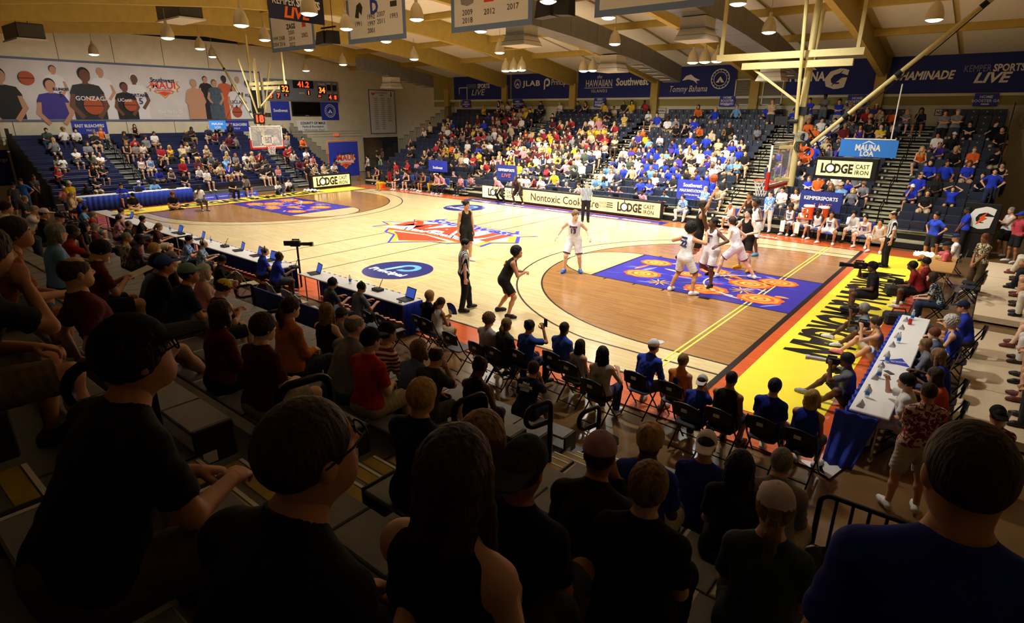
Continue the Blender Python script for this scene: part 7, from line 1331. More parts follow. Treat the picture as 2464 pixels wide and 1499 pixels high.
# ------------------------------------------------------------------ hoops, ducts, rigging
ivory = mat('ivory_painted_steel', '#d8c98a', .5, noise=.1, nscale=6); glass = mat('clear_backboard', '#eef2f0', .05, alpha=.22, spec=.5); redpad = mat('red_padding', '#c22a1c', .5); orim = mat('orange_rim', '#e2562a', .4); netm = mat('white_net_cord', '#ecebe6', .8); wirem = mat('black_cable', '#0c0c0d', .6)
def hoop(s, lab):
    """backboard facing the court centre; s = +1 for the end at +x"""
    t = thing('basketball_hoop', lab, 'basketball hoop', (s * 13.1, 0, 0), 0 if s > 0 else math.pi)   # local -x points to the court
    m_ = MB(); m_.box(0, .03, -.90, .90, 3.0, 4.05); m_.build('backboard_glass', glass, t)
    m_ = MB()
    for a in ((-.91, -.86, 2.96, 4.07), (.86, .91, 2.96, 4.07), (-.91, .91, 4.02, 4.07), (-.91, .91, 2.97, 3.02)): m_.box(-.012, .04, *a)
    m_.build('backboard_frame', bwhite, t); m_ = MB()
    for a in ((-.305, -.255, 3.10, 3.56), (.255, .305, 3.10, 3.56), (-.305, .305, 3.51, 3.56), (-.305, .305, 3.10, 3.15)): m_.box(-.016, -.008, *a)
    m_.build('target_square', bwhite, t); m_ = MB(); m_.box(-.03, .06, -.95, .95, 2.88, 2.98); m_.box(-.03, .06, -.96, -.88, 2.88, 3.36); m_.box(-.03, .06, .88, .96, 2.88, 3.36); m_.build('edge_padding', redpad, t, bevel=.015)
    m_ = MB(); n = 32; m_.tube([(-.375 + .229 * math.cos(2 * math.pi * k / n), .229 * math.sin(2 * math.pi * k / n), 3.05) for k in range(n)], .011, 8, closed=True); m_.box(-.16, .0, -.08, .08, 3.0, 3.05); m_.build('rim', orim, t, smooth=True)
    m_ = MB(); K = 12
    for k in range(K):
        for dr in (1, -1):
            pts = []
            for j in range(6): f = j / 5; a = 2 * math.pi * (k + dr * f * 2) / K; r = .225 - .105 * f ** .7; pts.append((-.375 + r * math.cos(a), r * math.sin(a), 3.04 - .42 * f))
            m_.tube(pts, .0065, 4)
    m_.build('net', netm, t)
    m_ = MB(); m_.tube([(.36, 0, 2.95), (.36, 0, 7.4)], .085, 12); m_.build('mast', ivory, t, smooth=True)
    for sy in (-1, 1): m_ = MB(); m_.tube([(.3, sy * .1, 4.3), (.3, sy * .85, 7.3)], .045, 8); m_.build('side_brace', ivory, t, smooth=True)
    for z in (3.12, 3.95):
        m_ = MB(); m_.bar((.04, -.35, z), (.36, 0, z), .06, .07); m_.bar((.04, .35, z), (.36, 0, z), .06, .07); m_.build('board_bracket', ivory, t)
    m_ = MB(); m_.tube([(.4, 0, 3.75), (1.5, 0, 4.85), (2.9, 0, 6.25), (4.6, 0, 7.95)], .05, 10); m_.build('diagonal_boom', ivory, t, smooth=True)
    for f in (1.0, 2.0, 3.4): m_ = MB(); a = np.array((.4 + f * .94, 0, 3.75 + f * .94)); m_.tube([a, a + (.1, 0, .1)], .062, 10); m_.build('clamp', wirem, t)
    for dz in (.09, -.08): m_ = MB(); m_.tube([(.5, .03, 3.8 + dz), (1.6, .03, 4.9 + dz * 1.6), (3.0, .02, 6.3 + dz), (4.5, 0, 7.85)], .012, 5); m_.build('cable', wirem, t)
    for z, x0, x1 in ((6.18, -1.9, 1.6), (5.95, -1.2, 1.4)): m_ = MB(); m_.bar((x0, -.3, z), (x1, -.3, z), .13, .16); m_.build('cross_beam', ivory, t)
    for x in (-1.8, 1.45): m_ = MB(); m_.bar((x, -.3, 6.1), (x, -.3, 8.6), .08, .08); m_.build('frame_hanger', ivory, t)
    m_ = MB(); m_.bar((-1.0, -.3, 5.95), (.3, 0, 5.0), .06, .06); m_.build('knee_brace', ivory, t)
    for x, z, r, m in ((.5, 4.15, .16, wirem), (.62, 3.98, .15, mat('orange_cable', '#e2601c', .6)), (.45, 4.35, .13, mat('grey_cable', '#9a9890', .6))):
        m_ = MB()
        for q in range(4): m_.tube([(x + .03 * q, -.14 - .01 * q, z)] + [(x + .03 * q + (r - .008 * q) * math.sin(2 * math.pi * k / 18), -.14 - .01 * q, z - r + (r - .008 * q) * math.cos(2 * math.pi * k / 18)) for k in range(19)], .012, 5)
        m_.build('cable_coil', m, t)
    m_ = MB(); m_.box(.2, .5, -.12, .12, 4.75, 4.95); m_.lathe([(.05, 0), (.06, .12), (.05, .3)], (.05, -.2, 4.6), 10, 'x'); m_.box(-.2, .12, -.28, -.12, 4.5, 4.72); m_.build('robotic_camera', wirem, t)
    return t
hp = hoop(1, 'near ceiling hung basketball hoop with glass backboard, cable coils and slanted boom'); fp = hoop(-1, 'far ceiling hung basketball hoop with glass backboard seen from the front')
t = thing('shot_clock', 'black shot clock showing red 18 above the far backboard', 'clock'); m_ = MB(); m_.box(-13.5, -13.3, -.42, .12, 4.15, 4.68); m_.build('housing', blackm, t, bevel=.03); txt(t, '18', (-13.296, -.15, 4.42), UP_X, .5, redled, bold=.02, name='led_digits')
t = thing('hanging_sign', 'small bright blue panel behind the far hoop boom', 'sign'); sheet_x(t, -1.9, -1.0, 3.85, 4.3, -15.4, mat('bright_blue_panel', '#2f80dc', .5)); txt(t, 'MAUNA\nLOA', (-15.395, -1.45, 4.05), UP_X, .17, bwhite); m_ = MB(); m_.tube([(-15.41, -1.0, 4.3), (-15.3, -.2, 5.6)], .012, 5); m_.build('hanging_wire', wirem, t)
# ducts run between the beams, with square outlets
ductm = mat('galvanised_duct', '#7a7872', .42, .55, noise=.15, nscale=3); ventm = mat('pale_air_outlet', '#c9c2ae', .4, .3)
for x, y0, y1, outs, lab in ((3.05, .6, 14.6, (8.2, 1.5), 'between the centre beam and the fish banner'), (9.15, .6, 14.6, (11.5, 3.0), 'beside the near hoop rigging'), (-15.2, 8.0, 14, (10.5,), 'nearest the long poster wall')):
    t = thing('air_duct', 'grey sheet metal duct ' + lab, 'duct'); ys = [y0] + [y for y in range(-13, 15) if y0 + .3 < y < y1 - .3] + [y1]
    for a, b in zip(ys[::2], ys[2::2] if len(ys) % 2 else ys[2::2] + [ys[-1]]):
        m_ = MB(); hw = .48 if x > -12 else .4; v = []
        for y, g in ((a + .01, 0), (b - .01, 0)):
            zt = zb(y) - .05; v += [(x - hw, y, zt - .8), (x + hw, y, zt - .8), (x + hw, y, zt), (x - hw, y, zt)]
        m_.add(v, [(0, 1, 2, 3), (7, 6, 5, 4), (0, 4, 5, 1), (1, 5, 6, 2), (2, 6, 7, 3), (3, 7, 4, 0)]); m_.build('duct_section', ductm, t)
    for y in outs:
        z = zb(y) - .85; m_ = MB(); m_.box(x - .42, x + .42, y - .42, y + .42, z - .35, z); m_.add([(x - .42, y - .42, z - .35), (x + .42, y - .42, z - .35), (x + .42, y + .42, z - .35), (x - .42, y + .42, z - .35), (x - .55, y - .55, z - .7), (x + .55, y - .55, z - .7), (x + .55, y + .55, z - .7), (x - .55, y + .55, z - .7)], [(0, 1, 5, 4), (1, 2, 6, 5), (2, 3, 7, 6), (3, 0, 4, 7), (4, 5, 6, 7)]); m_.build('air_outlet', ventm, t)
        for k in range(2): m_ = MB(); m_.box(x - .5, x + .5, y - .5, y + .5, z - .55 + k * .2, z - .535 + k * .2); m_.build('outlet_rib', ductm, t)
    for k in range(5):
        y = y1 - .8 - k * .8; m_ = MB(); m_.box(x - .3, x + .3, y - .12, y + .12, zb(y) - .885, zb(y) - .86); m_.build('slot_vent', ventm, t)
for x, y, z, lab in ((-5.3, -1.0, 7.75, 'near the blue letter banner'), (6.35, -1.0, 7.8, 'beside the 2017 banner')):
    t = thing('speaker_cluster', 'pair of black loudspeakers hanging ' + lab, 'loudspeaker')
    for sx in (-1, 1):
        m_ = MB(); m_.add([(x + sx * .06, y - .25, z - .25), (x + sx * .62, y - .28, z - .3), (x + sx * .62, y + .1, z - .3), (x + sx * .06, y + .2, z - .25), (x + sx * .1, y - .2, z + .25), (x + sx * .6, y - .2, z + .2), (x + sx * .6, y + .1, z + .2), (x + sx * .1, y + .2, z + .25)], [(0, 3, 2, 1), (4, 5, 6, 7), (0, 1, 5, 4), (1, 2, 6, 5), (2, 3, 7, 6), (3, 0, 4, 7)]); m_.build('speaker_box', blackm, t)
        m_ = MB(); m_.tube([(x + sx * .3, y, z + .2), (x + sx * .3, y, zb(y) + .9)], .012, 6); m_.build('hanging_rod', wirem, t)
    m_ = MB(); m_.box(x - .5, x + .5, y - .03, y + .03, z + .34, z + .4); m_.build('yoke', wirem, t)
# theatre spots and ceiling units at the left
for (x, y, z) in ((-2.0, -10.6, 8.05), (-1.6, -10.2, 7.75)):
    t = thing('stage_light', 'black swivel theatre spotlight clamped high over the near bleachers', 'spotlight', (x, y, z), .5, 'theatre spotlights over the near bleachers'); m_ = MB(); m_.lathe([(.08, -.28), (.16, -.24), (.18, .1), (.21, .28), (.20, .28), (.17, .2)], n=18, axis='x', cap=False); m_.build('barrel', blackm, t, smooth=True); m_ = MB(); m_.lathe([(.19, .2), (.15, .25), (.001, .26)], n=16, axis='x', cap=False); m_.build('lens', lensm, t)
    m_ = MB(); m_.tube([(0, -.22, 0), (0, -.22, .3), (0, .22, .3), (0, .22, 0)], .02, 6); m_.tube([(0, 0, .3), (0, 0, .62)], .02, 6); m_.build('yoke', darkm, t)
for (x, y, z, lab) in ((-8.4, -5.6, 8.15, 'between two roof beams'), (-13.5, -9.5, 7.4, 'beside the theatre spotlights')):
    t = thing('ceiling_unit', 'large grey ceiling air unit with pale underside ' + lab, 'air conditioner', (x, y, z)); m_ = MB(); m_.box(-1.0, 1.0, -.45, .45, 0, .55); m_.build('casing', mat('dark_grey_casing', '#4c4d48', .5, .3), t, bevel=.03); m_ = MB(); m_.box(-1.05, 1.05, -.5, .5, -.06, 0); m_.build('diffuser', mat('pale_diffuser', '#d6d4cc', .5), t)
    m_ = MB()
    for sx in (-.8, .8): m_.tube([(sx, 0, .5), (sx, 0, 1.6)], .015, 6)
    m_.build('hanging_rods', darkm, t)['kind'] = 'stuff'
# ------------------------------------------------------------------ chairs, tables, equipment
def chair_proto(framem, seatm_, backm, name='folding_chair', plate=True):
    t = thing(name, 'folding chair', 'chair')
    for sx in (-1, 1): m_ = MB(); m_.tube([(sx * .22, .24, .01), (sx * .22, -.10, .46), (sx * .215, -.22, .72), (sx * .19, -.235, .80)], .013, 6); m_.build('front_leg_and_back_post', framem, t); m_ = MB(); m_.tube([(sx * .20, -.26, .01), (sx * .20, .16, .45)], .012, 6); m_.build('rear_leg', framem, t)
    m_ = MB(); pl = [(-.2, .2), (.2, .2), (.19, -.16), (.12, -.2), (-.12, -.2), (-.19, -.16)]; m_.prism(pl, .435, .46); m_.build('seat', seatm_, t, bevel=.008)
    m_ = MB(); v, f = [], []
    for k in range(9):
        u = -1 + k / 4; top = .84 - .05 * u * u; y = -.235 + .03 * (u * u - .5); v += [(u * .2, y - .012, .60), (u * .2, y - .012 - .03, top), (u * .2, y + .012, .60), (u * .2, y + .012 - .03, top)]
    for k in range(8): a, b = k * 4, k * 4 + 4; f += [(a, b, b + 1, a + 1), (a + 2, a + 3, b + 3, b + 2), (a + 1, b + 1, b + 3, a + 3), (a, a + 2, b + 2, b)]
    f += [(0, 1, 3, 2), (32, 34, 35, 33)]; m_.add(v, f); m_.build('backrest', backm, t)
    for y, z in ((.19, .09), (-.22, .06)): m_ = MB(); m_.tube([(-.21, y, z), (.21, y, z)], .01, 6); m_.build('cross_bar', framem, t)
    if plate: m_ = MB(); m_.box(-.045, .045, -.288, -.284, .70, .75); m_.build('seat_number_plate', tagm, t)
    return t
ch = chair_proto(railm, mat('black_vinyl_seat', '#2a2f3a', .35), mat('black_plastic_back', '#0d0d0f', .35)); ct = chair_proto(mat('tan_steel', '#b5a88c', .4, .3), mat('tan_seat', '#b8ab90', .5), mat('tan_back', '#b3a68a', .5), plate=False)
CP = [0, 0]
def chair(x, y, rz, label, tan_=False, group=None):
    pr = ct if tan_ else ch; k = 1 if tan_ else 0; CP[k] += 1
    if CP[k] == 1: o = pr; o.location = (x, y, 0); o.rotation_euler = (0, 0, rz); o['label'] = label
    else: o = copy_tree(pr, None, (x, y, 0), rz, label)
    if group: o['group'] = group
    elif 'group' in o: del o['group']
    return o
ng = 'black folding chairs in the near courtside row'
xs = [8.75 + .53 * k for k in range(15)]
occ_ = [(p[1], p[2], p[16]) for p in PEOPLE if 8.6 < p[1] < 16.9 and -10.3 < p[2] < -8.5]
for p in occ_: chair(p[0], p[1], -.08, lab16('black folding chair under', p[2].replace(' in a black folding chair at courtside', '').replace(' at courtside', '')))
for x in xs:
    if all(abs(x - q[0]) > .45 for q in occ_): chair(x, -9.55, -.08, 'empty black folding chair in the near courtside row', group=ng)
for x in (8.1, 8.6): chair(x, -9.75, -.1, 'empty black folding chair in the near courtside row', group=ng)
tg = 'empty tan folding chairs behind the press tables'
for x, y in ((3.0, -9.9), (4.6, -9.95), (5.4, -10.0), (6.1, -10.1), (8.35, -10.4), (-.9, -10.1), (-1.8, -10.2), (-6.2, -10.4), (-6.8, -10.6), (-7.6, -10.5), (1.6, -10.4)): chair(x, y, random.uniform(-.3, .2), 'empty tan folding chair behind the press tables', True, tg)
for k in range(7): chair(-9.6 - k * .62, -9.8, -.2, 'empty black folding chair along the far end of press row', group='black chairs at the far end of press row')
for p in PEOPLE:
    if 17.0 < p[1] < 18.1 and -8.5 < p[2] < 6 and p[0].startswith('sit'): chair(p[1], p[2], p[4], lab16('black folding chair of', p[16]))
chair(18.25, -7.0, 1.2, 'empty black folding chair turned towards the aisle behind baseline table')
chair(17.75, 2.2, 1.5, 'empty black folding chair pair behind small wooden table', group='empty chairs behind the small wooden table'); chair(17.75, 2.8, 1.5, 'empty black folding chair pair behind small wooden table', group='empty chairs behind the small wooden table')
# padded bench chairs along the far side
bcm = mat('blue_padded_chair', '#24408c', .5)
pb = None
for p in PEOPLE:
    if 8.4 < p[2] < 9.75 and p[0].startswith('sit') and not (-5.6 < p[1] < 5.9) and p[3] < .2:
        l = lab16('blue padded bench chair of', p[16])
        if pb is None:
            pb = thing('bench_chair', l, 'chair', (p[1], p[2], 0), p[4]); m_ = MB(); m_.box(-.24, .24, -.2, .24, .36, .43); m_.build('seat', bcm, pb, bevel=.03); m_ = MB(); m_.box(-.24, .24, -.27, -.2, .5, .92); m_.build('backrest', bcm, pb, bevel=.03); m_ = MB(); m_.box(-.18, .18, -.278, -.272, .74, .82); m_.build('white_back_print', tagm, pb)
            for sx in (-1, 1):
                for y in (-.22, .2): m_ = MB(); m_.tube([(sx * .21, y, 0), (sx * .21, y, .5 if y < 0 else .38)], .013, 6); m_.build('leg', railm, pb)
        else: copy_tree(pb, None, (p[1], p[2], 0), p[4], l)
# tables
tw = mat('white_table_top', '#e6e4e2', .4); skirt = mat('royal_table_skirt', '#1d3ab0', .75)
def table(x0, x1, y0, y1, lab, skirt_sides=(), top=tw, drape=skirt, name='table', h=.75):
    t = thing(name, lab, 'table', ((x0 + x1) / 2, (y0 + y1) / 2, 0)); a, b = (x1 - x0) / 2, (y1 - y0) / 2
    m_ = MB(); m_.box(-a, a, -b, b, h - .04, h); m_.build('table_top', top, t, bevel=.012)
    for sx in (-1, 1):
        for sy in (-1, 1): m_ = MB(); m_.tube([(sx * (a - .12), sy * (b - .1), 0), (sx * (a - .12), sy * (b - .1), h - .04)], .016, 6); m_.build('leg', alum, t)
    for sd in skirt_sides:
        n = 170; P_, Q_ = [], []
        for i in range(n + 1):
            u = i / n; w_ = .03 * math.sin(u * (x1 - x0 + y1 - y0) * 24)
            if sd in '+x-x': xx = (a + .02 + w_) * (1 if sd == '+x' else -1); yy = -b + 2 * b * u
            else: yy = (b + .02 + w_) * (1 if sd == '+y' else -1); xx = -a + 2 * a * u
            P_ += [(xx, yy, .02), (xx, yy, h - .01)]
        for i in range(n): Q_.append((2 * i, 2 * i + 2, 2 * i + 3, 2 * i + 1))
        o_ = obj('table_skirt', mesh_np('table_skirt', P_, Q_, (drape,), False), t); sm = o_.modifiers.new('s', 'SOLIDIFY'); sm.thickness = .006
    return t
table(-17.5, -16.85, -8.2, -2.75, 'long table with pleated royal blue skirt and white top at far baseline', ('+x', '+y'))
table(4.1, 8.2, -9.1, -8.55, 'white press table with blue skirt in front of the two headset announcers', ('+x', '+y')); table(-3.0, 3.2, -9.15, -8.6, 'white press table with laptops in front of the blue floral shirts', ('+y',)); table(-11.5, -3.4, -9.1, -8.55, 'longest white press table reaching the far corner', ('+y',))
table(16.75, 17.25, -8.15, -2.7, 'long white baseline table with water bottles and blue end drape', ('-x',))
table(16.7, 17.3, 2.3, 4.6, 'small wooden table with food and drinks beyond the yellow panel', (), mat('wood_table_top', '#b98a4a', .5), name='wooden_table')
t = thing('drape', 'royal blue cloth drape hanging off the near end of the baseline table', 'drape', (16.9, -8.25, 0)); P_, Q_ = [], []
for i in range(15):
    for j in range(9): u, v = i / 14, j / 8; P_.append((-.3 + .55 * u - .18 * v * u, -.02 - .28 * v ** 2 + .04 * math.sin(u * 16) * v, .75 - .74 * v))
for i in range(14):
    for j in range(8): a = i * 9 + j; Q_.append((a, a + 1, a + 10, a + 9))
o_ = obj('cloth', mesh_np('cloth', P_, Q_, (skirt,)), t); o_.modifiers.new('s', 'SOLIDIFY').thickness = .008
# laptops, bottles, paper tents
lapm = mat('dark_laptop', '#1a1b1e', .4, .3); scr = mat('blue_lit_screen', '#2c3f7a', .2, emit='#3a55b0', es=.8)
lap = thing('laptop', 'x', 'laptop'); m_ = MB(); m_.box(-.17, .17, -.12, .12, 0, .018); m_.build('keyboard_base', lapm, lap); m_ = MB(); m_.add([(-.17, .12, .018), (.17, .12, .018), (.17, .20, .24), (-.17, .20, .24), (-.17, .13, .018), (.17, .13, .018), (.17, .21, .24), (-.17, .21, .24)], [(0, 1, 2, 3), (7, 6, 5, 4), (0, 4, 5, 1), (1, 5, 6, 2), (2, 6, 7, 3), (3, 7, 4, 0)]); m_.build('lid', lapm, lap); m_ = MB(); m_.add([(-.155, .121, .035), (.155, .121, .035), (.155, .194, .225), (-.155, .194, .225)], [(0, 1, 2, 3)]); m_.build('screen', scr, lap)
LP = [(7.95, -8.82, 'before the grey polo announcer'), (4.4, -8.85, 'before the bright blue polo announcer'), (1.35, -8.8, 'wide open before the teal floral shirt'), (2.2, -8.85, 'beside the television camera'), (.3, -8.8, 'before the blue floral shirt'), (-2.3, -8.8, 'with picture before the ponytailed person'), (-4.0, -8.8, 'before the black polo announcer'), (-9.6, -8.8, 'at the far end of press row'), (-8.4, -8.8, 'beside the far tablet')]
for k, (x, y, l) in enumerate(LP):
    if k == 0: lap.location = (x, y, .752); lap.rotation_euler = (0, 0, -.1); lap['label'] = 'open dark laptop ' + l
    else: copy_tree(lap, None, (x, y, .752), random.uniform(-.3, .1), 'open dark laptop ' + l)
for x, y, l in ((-17.2, -5.3, 'of the person in blue tee at far table'), (-17.2, -3.6, 'with pale lid on the blue skirted table')): copy_tree(lap, None, (x, y, .752), math.pi / 2 + math.pi, 'open laptop ' + l)
for x, l in ((4.3, 'by the headset scorers'), (3.2, 'beside pink floral shirts'), (-.5, 'near the red mixer')): copy_tree(lap, None, (x, 9.15, .782), math.pi, 'laptop behind the lit board ' + l)
table(-5.4, 5.7, 9.03, 9.28, 'long scorers table hidden behind the lit board', (), mat('dark_table_top', '#26262a', .5), h=.78)
botm = mat('clear_bottle', '#dfeaf2', .1, alpha=.45); blab = mat('blue_bottle_label', '#2a6ad0', .4); bt = thing('water_bottle', 'x', 'bottle'); m_ = MB(); m_.lathe([(.001, 0), (.032, .003), (.033, .13), (.028, .17), (.013, .19), (.013, .205)], n=14); m_.build('bottle_body', botm, bt, smooth=True); m_ = MB(); m_.lathe([(.0335, .05), (.0335, .11)], n=14, cap=False); m_.build('label_band', blab, bt); m_ = MB(); m_.lathe([(.015, .2), (.015, .222)], n=12); m_.build('bottle_cap', tagm, bt)
BT = [(16.88, -7.6, 'before the white tee'), (16.9, -6.7, 'before the orange top'), (16.9, -5.9, 'beside a phone'), (16.92, -4.7, 'before the two children'), (16.95, -3.0, 'beside the red can'), (5.9, -8.8, 'between the headset announcers'), (-1.5, -8.75, 'beside the picture laptop'), (2.9, -8.9, 'at the table corner by the camera'), (-4.6, -8.75, 'before the ponytailed person'), (17.05, 3.9, 'on the small wooden table'), (17.0, 4.2, 'at back of the small wooden table')]
for k, (x, y, l) in enumerate(BT):
    if k == 0: bt.location = (x, y, .752); bt['label'] = 'clear water bottle with blue label ' + l
    else: copy_tree(bt, None, (x, y, .752), 0, 'clear water bottle with blue label ' + l)
copy_tree(bt, None, (16.72, -11.9, 1.21), 0, 'water bottle standing on the near bench beside the bin')
tent = MB(); tent.add([(-.05, -.07, 0), (-.05, .07, 0), (.05, -.07, 0), (.05, .07, 0), (0, -.07, .08), (0, .07, .08)], [(0, 1, 5, 4), (2, 4, 5, 3), (0, 4, 2), (1, 3, 5)]); tme = tent.mesh('name_card', mat('grey_card', '#b5b3b8', .7))
for k in range(9): obj('name_card', tme, None, (16.86, -7.95 + k * .6, .751), (0, 0, 0), 'folded grey name card along the edge of the baseline table', 'card', 'name cards on the baseline table')
m_ = MB(); m_.lathe([(.033, 0), (.033, .12)], n=14); m_.build('drink_can', mat('red_can', '#c0302c', .3, .3), None, loc=(16.95, -3.35, .751), label='red drink can on the baseline table', cat='can')
t = thing('pennant', 'blue triangular pennant with white lettering lying on baseline table', 'pennant', (17.05, -5.75, .752), .4); m_ = MB(); m_.prism([(-.28, 0), (.12, .2), (.12, -.2)], 0, .003); m_.build('cloth', royal, t); txt(t, 'BRONCOS', (0, 0, .005), (0, 0, math.pi), .1, bwhite, extrude=.0005, width=.22)
for x, y, l in ((17.0, -6.35, 'black phone lying on the baseline table'), (8.0, -9.0, 'black phone at the end of the near press table')): m_ = MB(); m_.box(-.04, .04, -.075, .075, 0, .009); m_.build('phone', lapm, None, loc=(x, y, .751), rot=(0, 0, .8), label=l, cat='phone')
for k, (x, y, l) in enumerate(((6.9, -8.75, 'near the bottle'), (-.5, -8.8, 'before the floral shirts'), (3.5, -8.85, 'by the blue polo'), (-3.6, -8.8, 'beside the picture laptop'))):
    t = thing('mixer_box', 'black commentary mixer box with microphone stalk ' + l, 'equipment', (x, y, .752)); m_ = MB(); m_.box(-.13, .13, -.09, .09, 0, .06); m_.build('case', lapm, t, bevel=.01); m_ = MB(); m_.tube([(.05, 0, .06), (.08, .05, .2), (.05, .12, .26)], .008, 6); m_.build('stalk', wirem, t)
    for j in range(3): m_ = MB(); m_.lathe([(.012, .06), (.012, .08)], (-.08 + j * .06, -.03, 0), 8); m_.build('knob', alum, t)
# cameras
def tvcam(x, y, z, rz, lab, lens=.3, white=False, tripod=True):
    t = thing('video_camera' if tripod else 'photo_camera', lab, 'camera', (x, y, z), rz); m_ = MB(); m_.box(-.06, .06, -.18, .10, -.07, .09); m_.build('camera_body', lapm, t, bevel=.015); m_ = MB(); m_.lathe([(.045, .10), (.045, .16), (.05, .18), (.05, .10 + lens), (.062, .12 + lens), (.062, .2 + lens)], n=16, axis='y'); m_.build('lens', mat('white_lens', '#d8d6d2', .4) if white else lapm, t, smooth=True)
    m_ = MB(); m_.box(-.02, .02, -.12, .08, .11, .14); m_.tube([(0, -.1, .09), (0, -.1, .12)], .01, 6); m_.tube([(0, .06, .09), (0, .06, .12)], .01, 6); m_.build('top_handle', lapm, t)
    if tripod: m_ = MB(); m_.box(-.03, .03, -.36, -.18, -.05, .08); m_.build('battery', lapm, t)
    return t
FR = {p[16]: p for p in PEOPLE}
def at_hands(key, dz=0, **kw):
    p = next(v for k, v in FR.items() if key in k); f = figure(p[0], 1, bool(p[12]), p[13]); h = (f.hn[0] + f.hn[1]) / 2 if kw.get('both', True) else f.hn[1]; h = h + V3(0, .06, .05 + dz); c, s = math.cos(p[4]), math.sin(p[4]); h = h * p[5]; return (p[1] + c * h[0] - s * h[1], p[2] + s * h[0] + c * h[1], p[3] + h[2], p[4])
for key, lab, ln, wh, both in (('television camera operator', 'black shoulder television camera held beside the near baseline', .22, False, False), ('grey haired photographer', 'black photo camera of the grey haired photographer', .1, False, True), ('photographer in tan tank', 'black photo camera held by the photographer in pink shoes', .1, False, True), ('photographer in grey tee', 'photo camera with long pale telephoto lens at panel corner', .34, True, True), ('photographer standing in red floral', 'black photo camera with lens held by the red floral photographer', .14, False, True), ('camera operator in dark red', 'small video camera held by the red shirted operator', .12, False, True), ('cameraman in grey', 'black shoulder camera under the far hoop', .2, False, False), ('photographer in white tee', 'black photo camera at the far baseline', .1, False, False)):
    x, y, z, r = at_hands(key, both=both); big = 'television' in lab or 'shoulder' in lab; tvcam(x, y, z, r, lab, ln, wh, tripod=big).scale = (1, 1, 1) if big else (.72,) * 3
x, y, z, r = 2.9, -8.35, 1.25, -.9; t = tvcam(x, y, z, r, 'black television camera on a low mount beside the press table', .25); m_ = MB(); m_.tube([(0, 0, -.07), (0, 0, -1.25)], .03, 8); m_.build('pedestal', darkm, t)
x, y, z, r = at_hands('holding a phone up', both=False); m_ = MB(); m_.box(-.038, .038, -.005, .005, -.02, .13); m_.build('phone', lapm, None, loc=(x, y, z), rot=(0, 0, r), label='black phone held up by the person in blue tee', cat='phone')
x, y, z, r = at_hands('blue fan'); t = thing('hand_fan', 'blue pleated hand fan with cream base held by the child', 'fan', (x, y, z), r); m_ = MB(); m_.prism([(.02, .0)] + [(.24 * math.cos(a) , .24 * math.sin(a)) for a in [.2 + k * .16 for k in range(13)]], 0, .006); m_.xf(Matrix.Rotation(1.4, 4, 'X')); m_.build('fan_leaf', royal, t); m_ = MB(); m_.prism([(.0, .0)] + [(.1 * math.cos(a), .1 * math.sin(a)) for a in [.2 + k * .16 for k in range(13)]], -.002, .008); m_.xf(Matrix.Rotation(1.4, 4, 'X')); m_.build('fan_base', mat('cream_card', '#e6dca8', .7), t)
x, y, z, r = at_hands('maroon polo leaning forward', -.02); m_ = MB(); m_.box(-.11, .11, -.14, .14, 0, .004); m_.build('paper_sheet', tagm, None, loc=(x, y + .1, z + .02), rot=(.3, 0, r), label='white sheet of paper held over the lap of the maroon polo', cat='paper')
x, y, z, r = at_hands('clipboard board', 0); m_ = MB(); m_.box(-.22, .22, -.012, .012, -.55, .05); m_.build('clipboard', mat('pale_yellow_board', '#e6d890', .6), None, loc=(x, y - .08, z), rot=(-.1, 0, .1), label='pale yellow play board held by the bald coach', cat='board')
# ball
m_ = MB(); prof = [(.12 * math.sin(math.pi * k / 16) + 1e-4, -.12 * math.cos(math.pi * k / 16)) for k in range(17)]; m_.lathe(prof, n=24); ball = m_.build('basketball', mat('orange_leather', '#d8622c', .55, bump=.3, bscale=120), None, smooth=True, loc=(11.52, -.42, 3.05), label='orange basketball in the air above the leaping player', cat='ball')
for ax in range(3):
    m_ = MB(); m_.tube([(.1205 * math.cos(a), .1205 * math.sin(a), 0) if ax == 0 else ((.1205 * math.cos(a), 0, .1205 * math.sin(a)) if ax == 1 else (0, .1205 * math.cos(a), .1205 * math.sin(a))) for a in [k * math.pi / 12 for k in range(24)]], .003, 4, closed=True); m_.build('seam', blk, ball)
# coolers
orc = mat('orange_cooler', '#ec5a24', .4)
def cooler(x, y, z, lab):
    t = thing('drink_cooler', lab, 'cooler', (x, y, z)); m_ = MB(); m_.lathe([(.001, 0), (.17, 0), (.20, .42), (.21, .44), (.22, .46), (.001, .46)], n=22); m_.build('barrel', orc, t, smooth=True); m_ = MB(); m_.lathe([(.215, .46), (.2, .52), (.001, .53)], n=22); m_.build('lid', tagm, t, smooth=True); m_ = MB(); m_.box(-.025, .025, -.22, -.17, .06, .14); m_.build('spigot', tagm, t); m_ = MB(); m_.box(-.05, .05, -.205, -.19, .04, .17); m_.build('spigot_plate', blackm, t); m_ = MB(); m_.box(-.02, .02, -.21, -.195, .24, .36); m_.build('bolt_mark', bwhite, t)
cooler(12.0, 9.2, .78, 'orange drink cooler beside the headband player'); cooler(12.55, 9.2, .78, 'orange drink cooler in front of the navy fabric sign'); table(11.6, 12.95, 9.0, 9.35, 'orange topped stand carrying the drink coolers', (), orc, name='cooler_stand', h=.78)
cooler(-10.2, 9.5, .6, 'orange drink cooler behind the black team bench'); table(-10.6, -9.7, 9.3, 9.7, 'low stand under the cooler behind the black team bench', (), orc, name='cooler_stand', h=.6)
